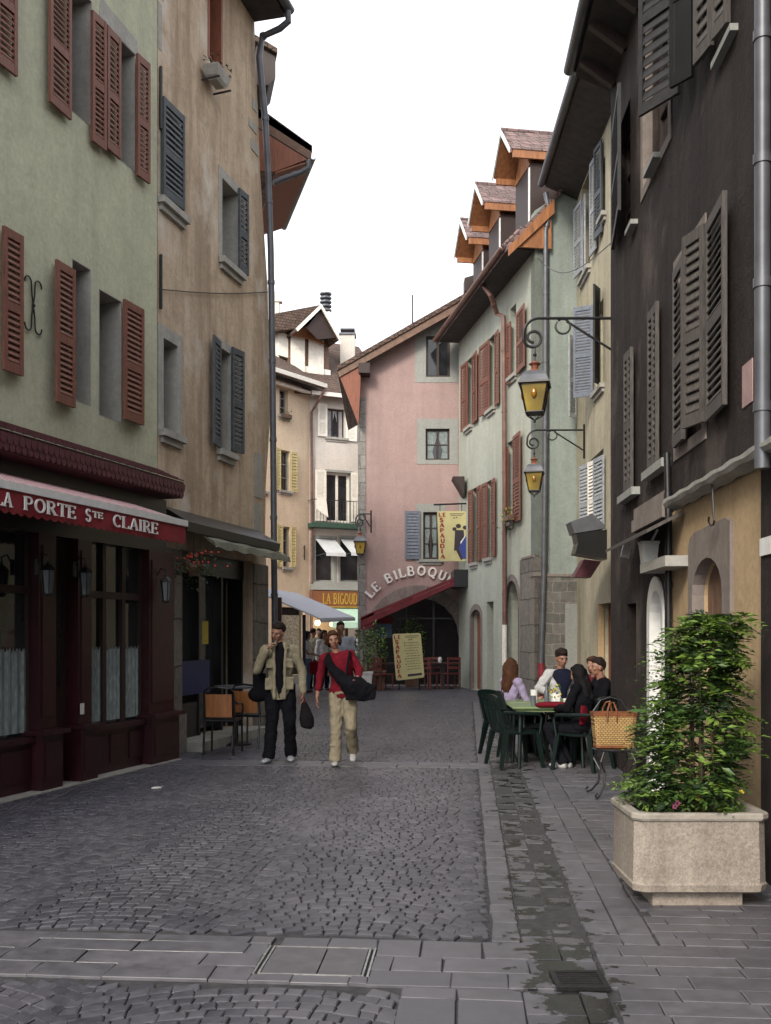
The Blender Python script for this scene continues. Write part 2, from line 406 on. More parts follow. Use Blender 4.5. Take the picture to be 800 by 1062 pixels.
# ------------------------------------------------------------------ lettering with serifs, made of strokes
def _arc(cx, cy, rx, ry, a0, a1, n=12): return [(cx+rx*math.cos(R(a0+(a1-a0)*i/n)), cy+ry*math.sin(R(a0+(a1-a0)*i/n))) for i in range(n+1)]
T, t_ = .15, .07      # thick and thin strokes
GL = {
 'L': (.62, [([(.12,0),(.12,1)],T),([(.12,.03),(.58,.03)],t_),([(.58,.0),(.58,.24)],t_)], [(.12,0),(.12,1)]),
 'A': (.78, [([(.08,0),(.38,1)],t_),([(.38,1),(.68,0)],T),([(.18,.33),(.58,.33)],t_)], [(.08,0),(.68,0)]),
 'P': (.66, [([(.12,0),(.12,1)],T),([(.12,.97),(.32,.97)]+_arc(.34,.73,.21,.24,90,-90)+[(.12,.49)],t_*1.4)], [(.12,0),(.12,1)]),
 'O': (.84, [(_arc(.42,.5,.32,.47,0,360,20),T*.8)], []),
 'R': (.74, [([(.12,0),(.12,1)],T),([(.12,.97),(.32,.97)]+_arc(.34,.74,.2,.23,90,-90)+[(.12,.51)],t_*1.4),([(.32,.5),(.64,.0)],T)], [(.12,0),(.12,1),(.66,0)]),
 'T': (.72, [([(.36,0),(.36,1)],T),([(.04,.97),(.68,.97)],t_),([(.05,1),(.05,.78)],t_),([(.67,1),(.67,.78)],t_)], [(.36,0)]),
 'E': (.66, [([(.12,0),(.12,1)],T),([(.12,.03),(.58,.03)],t_),([(.12,.97),(.56,.97)],t_),([(.12,.51),(.44,.51)],t_),([(.58,0),(.58,.22)],t_),([(.56,1),(.56,.8)],t_),([(.44,.4),(.44,.62)],t_)], [(.12,0),(.12,1)]),
 'S': (.64, [(_arc(.32,.74,.2,.23,20,250)+_arc(.32,.27,.22,.24,80,-170)[1:],T*.85)], []),
 'C': (.76, [(_arc(.42,.5,.32,.47,48,312,18),T*.8),([(.64,.68),(.64,.95)],t_)], []),
 'I': (.36, [([(.18,0),(.18,1)],T)], [(.18,0),(.18,1)]),
 'B': (.72, [([(.12,0),(.12,1)],T),([(.12,.97),(.34,.97)]+_arc(.36,.75,.18,.22,90,-90)+[(.12,.53)],t_*1.5),([(.36,.53)]+_arc(.38,.28,.22,.25,90,-90)+[(.12,.03)],t_*1.5)], [(.12,0),(.12,1)]),
 'Q': (.84, [(_arc(.42,.5,.32,.47,0,360,20),T*.8),([(.38,.16),(.72,-.16)],T)], []),
 'U': (.76, [([(.14,1),(.14,.35)]+_arc(.38,.32,.24,.29,180,360)+[(.62,1)],T*.8)], [(.14,1),(.62,1)]),
 'H': (.80, [([(.14,0),(.14,1)],T),([(.66,0),(.66,1)],T),([(.14,.5),(.66,.5)],t_)], [(.14,0),(.14,1),(.66,0),(.66,1)]),
 'D': (.78, [([(.12,0),(.12,1)],T),([(.12,.97),(.34,.97)]+_arc(.36,.5,.3,.47,90,-90)+[(.12,.03)],t_*1.6)], [(.12,0),(.12,1)]),
 'N': (.80, [([(.12,0),(.12,1)],t_),([(.66,0),(.66,1)],t_),([(.12,1),(.66,0)],T)], [(.12,0),(.12,1),(.66,1)]),
 'G': (.80, [(_arc(.42,.5,.32,.47,48,345,18),T*.8),([(.68,.05),(.68,.42)],T*.8),([(.5,.44),(.78,.44)],t_)], []),
 ' ': (.42, [], []),
}
def glyph(mb, ch, P, ex, ey, n, h, th=.012, wt=1.0):
    """P origin, ex/ey unit axes, n normal, h letter height"""
    wd, strokes, serifs = GL[ch]
    k = [0]
    def q(x, y, o=0): return P+ex*(x*h)+ey*(y*h)+n*o
    for pts, w in strokes:
        k[0] += .0006; rings = []
        for i, (x, y) in enumerate(pts):
            a = pts[max(0,i-1)]; b = pts[min(len(pts)-1,i+1)]
            dx, dy = b[0]-a[0], b[1]-a[1]; l = math.hypot(dx, dy) or 1; nx, ny = -dy/l*w*wt/2, dx/l*w*wt/2
            rings.append([q(x+nx,y+ny,.001), q(x-nx,y-ny,.001), q(x-nx,y-ny,th+k[0]), q(x+nx,y+ny,th+k[0])])
        mb.loft(rings)
    for x, y in serifs:
        k[0] += .0006; y0, y1 = (0,.055) if y == 0 else (.945,1)
        p = [q(xx, yy, o) for o in (.001, th+k[0]) for xx, yy in ((x-.13,y0),(x+.13,y0),(x+.13,y1),(x-.13,y1))]; mb.box8(p)
    return wd*h
def text_w(s, h, sp=.06): return sum(GL[c][0]*h+sp*h for c in s)
def text(mb, s, P, ex, ey, n, h, sp=.06, th=.012, wf=1.0):
    x = 0
    for c in s: x += (glyph(mb, c, P+ex*x, ex*wf, ey, n, h, th)+sp*h)*wf
    return x
def L_green():
    W = Wall((-2.93,12.98), (-2.93-.306*14,12.98-14), (0,8), 0)      # s runs towards the camera from the far corner
    # reorder: A is the far corner
    H = thing('townhouse', 'pale green house with red-brown shutters above the burgundy restaurant front', 'house', (-3.6,10.8,0))
    rects = {}
    wins = {'a': W.rect(75,94,280,421,94), 'b': W.rect(103,126,300,430,103), 'u1': W.rect(70,95,2,132,95), 'u2': W.rect(122,140,42,166,125),
            'c': W.rect(-28,-4,225,392,-4), 'u0': W.rect(-50,-8,-120,60,-8)}
    far = []   # windows nearer than the frame's edge, on the rest of the same facade
    for k, (a, z0, z1) in enumerate(((5.6,4.35,5.75),(8.2,4.35,5.75),(5.6,6.9,8.4),(8.2,6.9,8.4))): wins['f%d'%k] = (a, a+.8, z0, z1)
    m = MB().mat(MATS['green_plaster']); W.face(m, rc(0, W.len, 0, 12), [rc(*r) for r in wins.values()], .38); m.obj('wall', H)
    body_box(W, H, 6, 0, 12, 'green_plaster', o=-.38)
    for k, r in wins.items():
        window(W, H, r, .36, 1 if r[1]-r[0] < .5 else 2, 3, 'red_wood', 'glass', .035, surround='stone_trim', sw=.008, proud=.003)
    # pale stone lintel above the upper far window
    a0, a1, z0, z1 = wins['u2']; m = MB().mat(MATS['stone_trim']); W.poly(m, [(a0-.06,z1+.005),(a1+.4,z1+.005),(a1+.36,z1+.26),(a0-.05,z1+.2)], -.2, .01); m.obj('lintel', H)
    # lower row (double leaves folded flat), then upper row: hinge column, tip column, top and bottom rows
    for hp, tp, yt, yb in ((76,57,275,420),(127.5,147.5,316,438),(2,22,240,387)):
        shutter_px(W,H,hp,tp,yt,yb,1,'red_shutter',.10); shutter_px(W,H,hp,tp,yt+1,yb-1,0,'red_shutter',.03)
    for hp, tp, yt, yb, an in ((72,50,-22,116,3),(94,108.5,18,152,3),(123.5,109.5,34,160,2),(141,154,62,187,4),(-6,16,-75,72,2)):
        shutter_px(W,H,hp,tp,yt,yb,an,'red_shutter',.04)
    # iron wall tie
    a, z = W.sz(33, 317); m = MB().mat(MATS['black_iron'])
    for sx in (-1, 1):
        for sy in (-1, 1):
            pts = [(0,0),(.025*sx,.12*sy),(.03*sx,.22*sy)]+[(.085*sx-.055*sx*math.cos(t), .22*sy+.06*sy*math.sin(t)) for t in (.5,1,1.6,2.2,2.8,3.3)]
            m.tube([W.p(a+x, z+y, .02) for x, y in pts], .009, 6)
    m.ball(W.p(a, z, .025), .02, 5); m.obj('wall_tie', H)
    # eaves high above
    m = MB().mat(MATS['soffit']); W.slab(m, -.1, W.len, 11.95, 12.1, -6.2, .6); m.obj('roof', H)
    return W, H

def L_hood(W):
    """scalloped tile hood between shop front and upper wall, and the shop front"""
    S = Wall((-2.79,12.92), (-2.79-.306*14,12.92-14), (0,8))
    H = thing('restaurant', 'dark burgundy timber restaurant front with lace curtained windows', 'shop front', (-3.3,11,0))  # groups only the timber shop front, which is part of the green house
    # hood: small tiles in courses
    a_end = S.sz(189, 515, .32)[0]
    z0 = S.sz(189, 517, .32)[1]; z1 = z0+.30
    m = MB().mat(MATS['burgundy_tile'])
    S.slab(m, a_end, 13.8, z0, z0+.04, -.10, .33)
    prof = [(-.12,z1+.02),(.30,z0+.20),(.345,z0+.20),(.345,z0+.02),(.30,z0+.02),(.28,z0+.12),(-.12,z1-.1)]
    m.loft([[S.p(a, z, o) for o, z in prof] for a in (a_end, 13.8)])
    k = 0; a = a_end
    while a < 13.8:
        for row in range(4):
            o = .325-row*.10; z = z0+.215+row*.045+.002*(k%3)
            aa = a+(.0 if row%2 else .045)
            m.box8(
                   [S.p(aa,z-.012,o+.045), S.p(aa+.08,z-.012,o+.045), S.p(aa+.08,z+.035,o-.11), S.p(aa,z+.035,o-.11),
                    S.p(aa,z+.006,o+.045), S.p(aa+.08,z+.006,o+.045), S.p(aa+.08,z+.055,o-.11), S.p(aa,z+.055,o-.11)])
        # drop scallops on the vertical face
        for row in range(2):
            zz = z0+.17-row*.07; aa = a+(.045 if row else 0)
            m.prism([S.p(aa+x, zz+y, .348+.008*(1-row)) for x, y in ((.003,0),(.085,0),(.085,-.06),(.065,-.092),(.023,-.092),(.003,-.06))], S.n*.008)
        # upstanding ridge tips against the wall
        if k % 2 == 0: m.box(S.p(a+.04, z1+.07, -.09), .03, .03, .05)
        a += .09; k += 1
    m.obj('tile_hood', H)
    # wall panel over the openings
    zt = z0-.003; m = MB().mat(MATS['black_paint']); S.slab(m, .12, 13.8, 2.62, zt, -.12, .06); m.obj('fascia', H)
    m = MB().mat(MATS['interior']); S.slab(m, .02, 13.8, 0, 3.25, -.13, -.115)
    # columns
    cols = []
    for px0, px1, yb in ((37,55,827),(78,92,813),(152,173,789)):
        a0 = S.sz(px0, 700, .06)[0]; a1 = S.sz(px1, 700, .06)[0]; cols.append((min(a0,a1), max(a0,a1)))
    cols[2] = (0, cols[2][1])
    def column(a0, a1, o=.16):
        c = MB().mat(MATS['burgundy']); S.slab(c, a0, a1, .62, 2.62, -.1, o-.06); S.slab(c, a0+.05, a1-.05, .75, 2.5, o-.0599, o-.045)
        S.slab(c, a0-.03, a1+.03, .012, .57, -.1, o); S.slab(c, a0+.03, a1-.03, .1, .5, o, o+.012)
        S.slab(c, a0-.07, a1+.07, .573, .617, -.1, o+.07); return c.obj('pilaster', H)
    near = [(cols[0][1]+2.3, cols[0][1]+2.62), (cols[0][1]+4.6, cols[0][1]+4.9), (cols[0][1]+7.2, cols[0][1]+7.5)]
    allc = [cols[2], cols[1], cols[0]]+near
    for c in allc: column(*c)
    def bay(a0, a1, n):
        c = MB().mat(MATS['burgundy']); S.slab(c, a0, a1, .012, .5, -.1, .03); S.slab(c, a0, a1, .503, .56, -.1, .09)
        w = (a1-a0)/n
        for i in range(n): S.slab(c, a0+w*i+.06, a0+w*i+w-.06, .12, .44, .0301, .045)
        c.obj('stall_riser', H)
        c = MB().mat(MATS['dark_wood'])
        for i in range(n+1): x = a0+w*i; S.slab(c, max(a0,x-.035), min(a1,x+.035), .563, 2.62, -.08, .0)
        S.slab(c, a0, a1, 2.0, 2.08, -.081, -.004); wn = c.obj('window', H)
        g = MB().mat(MATS['glass']); S.slab(g, a0+.001, a1-.001, .563, 2.62, -.06, -.045); g.obj('pane', wn)
        for i in range(n):
            l = MB().mat(MATS['lace']); x0, x1 = a0+w*i+.04, a0+w*i+w-.04; k = 14
            rings = [[S.p(x0+(x1-x0)*j/k, z, -.028+.009*math.sin(j*1.9)) for j in range(k+1)] for z in (.6,1.0,1.42)]
            l.loft(rings, cap=False, closed=False)
            for j in range(k): l.add([S.p(x0+(x1-x0)*(j+d)/k, z, -.026+.009*math.sin(j*1.9)) for d, z in ((0,1.42),(1,1.42),(.5,1.455))], [(0,1,2)])
            l.obj('lace_curtain', wn, recalc=False)
    bay(cols[2][1], cols[1][0], 3); bay(cols[0][1], near[0][0], 4); bay(near[0][1], near[1][0], 4); bay(near[1][1], near[2][0], 4)
    # doorway recess between the two middle pilasters
    d = MB().mat(MATS['dark_wood']); a0, a1 = cols[1][1], cols[0][0]
    S.slab(d, a0, a1, .012, 2.62, -.11, -.06); S.slab(d, a0+.08, a1-.08, 1.0, 2.2, -.0599, -.05); dd = d.obj('door', H)
    g = MB().mat(MATS['glass']); S.slab(g, a0+.12, a1-.12, 1.05, 2.15, -.0499, -.044); g.obj('pane', dd)
    n_ = MB().mat(MATS['white_paint']); a, z = S.sz(53, 680, -.04); S.slab(n_, a-.05, a+.05, z-.12, z+.1, -.0438, -.04); n_.obj('notice', H)
    n_ = MB().mat(MATS['white_paint']); a, z = S.sz(84, 735, .1); S.slab(n_, a-.035, a+.035, z-.06, z+.06, .1145, .12); n_.obj('notice', H)
    p = MB().mat(MATS['stone_trim']); S.slab(p, .0, 13.8, 0, .0118, -.1, .21); p.obj('threshold', H)
    # awning
    A = thing('awning', 'red and white striped awning with lettered red valance over the burgundy restaurant front', 'awning', S.p(2, 2.8, .5))
    O = .9; ae, zb = S.sz(192, 543, O); bz = zb; ab = 13.2
    top = bz+.30
    fabric = stripes('awning_stripe', (.36,.045,.06), (.62,.57,.57), tuple(S.u), .085)
    c = MB().mat(fabric); c.loft([[S.p(a, top, .07), S.p(a, bz+.03, O), S.p(a, bz+.02, O-.01), S.p(a, top-.012, .07)] for a in (ae, ab)]); c.obj('canopy', A)
    c = MB().mat(MATS['white_paint']); S.slab(c, ae-.02, ab, bz-.035, bz+.035, O-.03, O+.03); c.obj('front_bar', A)
    plain('valance_red', (.22,.012,.022), .7, .2, 5)
    c = MB().mat(MATS['valance_red']); x = ae; rings = []
    N = int((ab-ae)/.02)
    for i in range(N+1):
        a = ae+i*.02; ph = (a-ae)/.115*math.pi; d = .245-.022*abs(math.sin(ph)) if True else 0
        d = .215+.028*abs(math.sin(ph))
        w_ = .008*math.sin(a*9)
        rings.append([S.p(a, bz-.036, O+.012), S.p(a, bz-d, O+.012+w_), S.p(a, bz-d, O+.006+w_), S.p(a, bz-.036, O+.006)])
    c.loft(rings); v = c.obj('valance', A)
    plain('letter_white', (.75,.73,.70), .6, .08, 8)
    # "LA PORTE Ste CLAIRE": the camera reads it from near (left) to far (right): letters run from large s to small s
    c = MB().mat(MATS['letter_white']); ex = -S.u; ey = V((0,0,1)); h = .118
    a_end = S.sz(164, 556, O+.02)[0]; a_p = S.sz(24, 530, O+.02)[0]
    segs = [('PORTE', 24, 79), ('S', 88, 94.5), ('CLAIRE', 116.5, 164)]
    zt = bz-.185
    for s_, p0, p1 in segs:
        x0 = S.sz(p0, 540, O+.02)[0]; x1 = S.sz(p1, 540, O+.02)[0]; w = text_w(s_, h)
        text(c, s_, S.p(x0, zt, O+.022), ex, ey, S.n, h, wf=(x0-x1)/w)
    x0 = S.sz(95.5, 540, O+.02)[0]; x1 = S.sz(106.5, 540, O+.02)[0]; hs = .06
    text(c, 'TE', S.p(x0, zt+.05, O+.022), ex, ey, S.n, hs, wf=(x0-x1)/text_w('TE', hs))
    x0 = S.sz(-5, 530, O+.02)[0]; x1 = S.sz(12.5, 530, O+.02)[0]
    text(c, 'LA', S.p(x0, zt, O+.022), ex, ey, S.n, h, wf=(x0-x1)/text_w('LA', h))
    c.obj('lettering', A)
    c = MB().mat(MATS['black_iron'])
    for a in (ae+.25, ae+2.6, ae+5.2, ae+8): c.bar(S.p(a, bz+.1, .06), S.p(a, bz-.01, O-.03), .025, .03)
    c.obj('folding_arm', A)
    return S, H

def wall_lantern(name_label, P, n, s=1.0, group='small black lanterns on the burgundy restaurant front'):
    T_ = thing('wall_lantern', name_label, 'lantern', P, group); P = V(P); n = V(n); c0 = P+n*.13*s
    m = MB().mat(MATS['black_iron']); m.tube([P+V((0,0,.16*s)), P+n*.06*s+V((0,0,.27*s)), c0+V((0,0,.25*s)), c0+V((0,0,.17*s))], .009*s, 6); m.box(P+V((0,0,.14*s)), .03, .03, .16*s)
    m.obj('bracket', T_)
    m = MB().mat(MATS['black_iron'])
    m.lathe(c0, [(.075*s,.10*s),(.08*s,.105*s),(.05*s,.145*s),(.02*s,.165*s),(.016*s,.19*s),(.004*s,.2*s)], 6)
    m.lathe(c0, [(.02*s,-.16*s),(.045*s,-.145*s),(.045*s,-.13*s)], 6)
    for k in range(6):
        a = math.pi*k/3; m.bar(c0+V((.045*s*math.cos(a),.045*s*math.sin(a),-.13*s)), c0+V((.07*s*math.cos(a),.07*s*math.sin(a),.1*s)), .008, .008)
    m.obj('cage', T_)
    m = MB().mat(MATS['lamp_glass']); m.lathe(c0, [(.04*s,-.128*s),(.065*s,.099*s)], 6); m.obj('pane', T_)
    return T_

def L_brown():
    W = Wall((-2.93,13.02), (-1.80,17.40), (0,14))
    H = thing('townhouse', 'tall old ochre house of stained plaster with blue-grey shutters and a leaning drainpipe', 'house', (-2.7,15.2,0))
    e = [W.sz(x, y) for x, y in ((277,600),(275,560),(276,500),(280,440),(280,400),(278,300),(274,240),(270,180),(268,120),(265,60),(263,20))]
    top = 12.1
    outer = [(0.004,0),(e[0][0],0)]+e[:-1]+[(e[-1][0],top),(0.004,top)]
    wins = {'a': W.rect(168,187,112,206,168), 'b': W.rect(230,247,184,268,230), 'c': W.rect(217,229,-35,58,217),
            'd': W.rect(169,184,350,446,169), 'e': W.rect(228,239,360,466,228)}
    shop = rc(W.sz(187,700)[0], W.sz(262,700)[0], .12, 2.75)
    m = MB().mat(MATS['ochre_plaster']); W.face(m, outer, [rc(*r) for r in wins.values()]+[shop], .5); m.obj('wall', H)
    body_box(W, H, 6, 0, 12, 'ochre_plaster', 0, e[-1][0]-.1, o=-.5)
    window(W,H,wins['a'],.1,2,3,'grey_shutter','glass',surround='stone_trim',sw=.07,sill='stone_trim')
    window(W,H,wins['b'],.34,2,4,'white_shutter','glass',surround='stone_trim',sw=.12,sill='stone_trim')
    window(W,H,wins['c'],.3,2,3,'red_wood','glass',surround='red_wood',sw=.05)
    window(W,H,wins['d'],.34,2,3,'dark_wood','glass',surround='stone_trim',sw=.14,sill='stone_trim')
    window(W,H,wins['e'],.34,2,3,'dark_wood','glass',surround='stone_trim',sw=.11,sill='stone_trim')
    shutter_px(W,H,168,190,112,211,3,'grey_shutter',.035,slats=.07); shutter_px(W,H,247,256.5,200,284,5,'grey_shutter',.03,slats=.07)
    shutter_px(W,H,227.5,220.5,352,463,8,'grey_shutter',.03,slats=.07); shutter_px(W,H,240,252,364,470,10,'grey_shutter',.03,slats=.07)
    # patch of exposed stone at the corners, quoins at the right edge
    m = MB().mat(MATS['stone_trim'])
    for (x, y), (x2, y2) in (((258,120),(267,142)),((260,142),(269,165)),((262,100),(266,118)),((264,468),(277,520)),((263,520),(275,575))):
        a0, z1 = W.sz(x, y); a1, z0 = W.sz(x2, y2); m = MB().mat(MATS['stone_trim']); W.slab(m, a0, min(a1, a0+.32), z0+.01, z1-.01, -.1, .012); m.obj('quoin', H)
    m = MB().mat(MATS['stone_trim']); a, z = W.sz(166,440)
    for i in range(16):
        zz = .3+i*.68
        if zz > 9: m = MB().mat(MATS['stone_trim']); W.slab(m, .006, .06+.05*(i%3), zz, zz+.6, -.05, .006); m.obj('corner_stone', H)
    # cable across the facade
    m = MB().mat(MATS['black_iron']); a0, z0 = W.sz(163,300); a1, z1 = W.sz(276,303)
    m.tube([W.p(a0+(a1-a0)*k/10, z0+(z1-z0)*k/10-.04*math.sin(math.pi*k/10), .03) for k in range(11)], .008, 5); m.obj('cable', H)
    m = MB().mat(MATS['black_iron']); a, z = W.sz(161.5,290); m.bar(W.p(.03, z-.35, .03), W.p(.03, z+.35, .03), .03, .03); m.obj('wall_tie', H); m = MB().mat(MATS['black_iron']); a, z = W.sz(159,95); m.bar(W.p(.03, z-.4, .03), W.p(.03, z+.4, .03), .03, .03); m.obj('wall_tie', H)
    # roof with overhanging eaves
    m = MB().mat(MATS['soffit']); az = e[-1][0]; zz = W.sz(263,21)[1]
    W.slab(m, -1, az+.05, zz, zz+.1, -1.0, .52); r = m.obj('roof', H)
    m = MB().mat(MATS['brown_tiles']); m.prism([W.p(-1, zz+.105, .6), W.p(-1, zz+.105, -6), W.p(-1, zz+3, -3)], W.u*(az+1.05)); m.obj('tile_covering', r)
    gutter(H, W.p(-1, zz+.1, .6), W.p(az+.05, zz+.1, .6), .08)
    # leaning drainpipe at the far corner
    P = [W.p(az-.05, zz+.03, .6), W.p(az-.02, zz-.12, .6), W.p(az+.0, zz-.2, .45)]
    q = lambda x, y, o: W.p(*W.sz(x, y, o)[:2], o)
    P += [q(272,38,.12), q(269,60,.1)]+[q(x, y, .1) for x, y in ((275,120),(278,175),(281,260),(283,400),(284,520),(285,640),(285,738))]
    drainpipe(H, P, .052, rings=9)
    # dark shop front inside the opening
    a0, a1 = shop[0][0], shop[1][0]; F_ = H
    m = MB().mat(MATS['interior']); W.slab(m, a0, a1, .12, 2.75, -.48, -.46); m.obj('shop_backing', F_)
    m = MB().mat(MATS['black_paint'])
    xs = [a0, W.sz(217,700)[0], W.sz(222,700)[0], W.sz(240,700)[0], a1-.06]
    for x in (a0, xs[1], xs[3], xs[4]): W.slab(m, x, x+.06, .12, 2.7, -.4, -.16)
    W.slab(m, a0, a1, 2.45, 2.75, -.4, -.15); W.slab(m, a0+.06, xs[1], .12, .62, -.38, -.18); f = m.obj('shop_window', F_)
    m = MB().mat(MATS['glass']); W.slab(m, a0+.06, xs[1], .62, 2.45, -.3, -.29); W.slab(m, xs[1]+.06, xs[3], .2, 2.45, -.302, -.292); m.obj('pane', f)
    plain('blue_panel', (.008,.018,.10), .5, .2, 5); m = MB().mat(MATS['blue_panel'])
    p0 = W.rect(185,217,686,722,186,-.15); W.slab(m, a0+.05, p0[1], p0[2], p0[3], -.158, -.14); m.obj('blue_panel', F_)
    plain('yellow_paper', (.45,.38,.06), .8, .2, 5); m = MB().mat(MATS['yellow_paper']); p0 = W.rect(210,216,644,668,210,-.2); W.slab(m, p0[0], p0[1], p0[2], p0[3], -.2, -.196); m.obj('yellow_poster', F_)
    # piers
    m = MB().mat(MATS['pier_stone']); W.slab(m, .03, a0-.01, 0, 2.72, -.2, .035); W.slab(m, .0, a0+.05, 0, .55, -.2, .075); m.obj('stone_pier', H); m = MB().mat(MATS['pier_stone']); W.slab(m, a1+.01, e[0][0]-.01, 0, 2.72, -.2, .03); m.obj('stone_pier', H)
    m = MB().mat(MATS['stone_trim']); W.slab(m, a0+.05, a1, 0, .13, -.2, .30); m.obj('doorstep', H)
    # black awning cassette and half-drawn cloth
    A = thing('awning', 'black awning box with a narrow greenish cloth over the dark cafe front', 'awning', W.p(1.5, 2.9, .3))
    ax0 = W.sz(192,545,.35)[0]; ax1, zb = W.sz(288,572,.35); zt = zb+.2
    m = MB().mat(MATS['black_paint']); m.loft([[W.p(a, z, o) for z, o in ((zb,.38),(zb+.12,.40),(zt+.14,.02),(zt-.1,.02))] for a in (ax0, ax1)]); m.obj('cassette', A)
    plain('olive_cloth', (.16,.16,.12), .9, .3, 4); m = MB().mat(MATS['olive_cloth']); b0, z0_ = W.sz(221,550,.45); b1, z1_ = W.sz(291,571,.5)
    zc = zb-.02; m.loft([[W.p(a, zc+.04, .3), W.p(a, zc-.06+.02*math.sin(a*7), .52), W.p(a, zc-.15+.015*math.sin(a*11), .54), W.p(a, zc-.15, .53), W.p(a, zc-.05, .50), W.p(a, zc+.02, .3)] for a in [ax0+.55+(ax1-ax0-.45)*k/24 for k in range(25)]]); m.obj('cloth', A)
    return W, H

def L_behind():
    d = -.265
    W = Wall((-2.35,17.75), (-2.35+d*8,25.75), (0,20))
    H = thing('townhouse', 'partly hidden house whose red-brown gabled eaves jut out behind the drainpipe', 'house', (-3.4,21,0))
    m = MB().mat(MATS['ochre_plaster']); W.face(m, rc(0.0, W.len, 0, 10.0), [rc(6,6.8,4,5.4),rc(3,3.8,4,5.4),rc(6,6.8,7,8.4)], .3); m.obj('wall', H)
    for r in ((6,6.8,4,5.4),(3,3.8,4,5.4),(6,6.8,7,8.4)): window(W,H,r,.2,2,3,sill='stone_trim')
    body_box(W, H, 4.5, 0, 10, 'ochre_plaster', o=-.3)
    # roof: verge board at the near end, boarded soffit
    P = lambda x, y: at(x, y, 17.72)
    t0, t1 = P(262,108), P(324,152); b1 = P(323,166); b0 = P(262,128)
    m = MB().mat(MATS['brown_wood']); m.prism([b0, b1, t1, t0], V((-.02,.09,0))); m.obj('bargeboard', H)
    m = MB().mat(MATS['red_wood']); m.prism([P(262,130), P(319,165), P(285,178), P(262,176)], V((-.01,.04,0)))
    L = V((d,1,0))*2.9
    m.prism([P(322,168), P(286,180), P(286,180)+L, P(322,168)+L], V((0,0,.03))); m.obj('soffit', H)
    m = MB().mat(MATS['brown_tiles']); m.prism([P(324,151), P(262,106), P(200,60), P(200,90), P(262,118), P(324,158)], V((d,1,0))*3.1); m.obj('roof', H)
    gutter(H, P(325,162), P(325,162)+V((d,1,0))*3.1, .06)
    drainpipe(H, [P(320,166), P(320,174), P(312,179), P(292,186), P(284,190)], .05, rings=1)
    # brown boarded dormer cheek higher up
    m = MB().mat(MATS['dark_wood']); m.prism([at(266,42,18.3), at(286,52,18.3), at(286,80,18.3), at(279,88,18.3), at(266,88,18.3)], V((-.2,.9,0))); m.obj('dormer', H)
    m = MB().mat(MATS['brown_tiles']); m.prism([at(262,34,18.2), at(288,50,18.2), at(288,55,18.2), at(262,40,18.2)], V((-.25,1.1,0))); m.obj('dormer_roof', H)
    return H
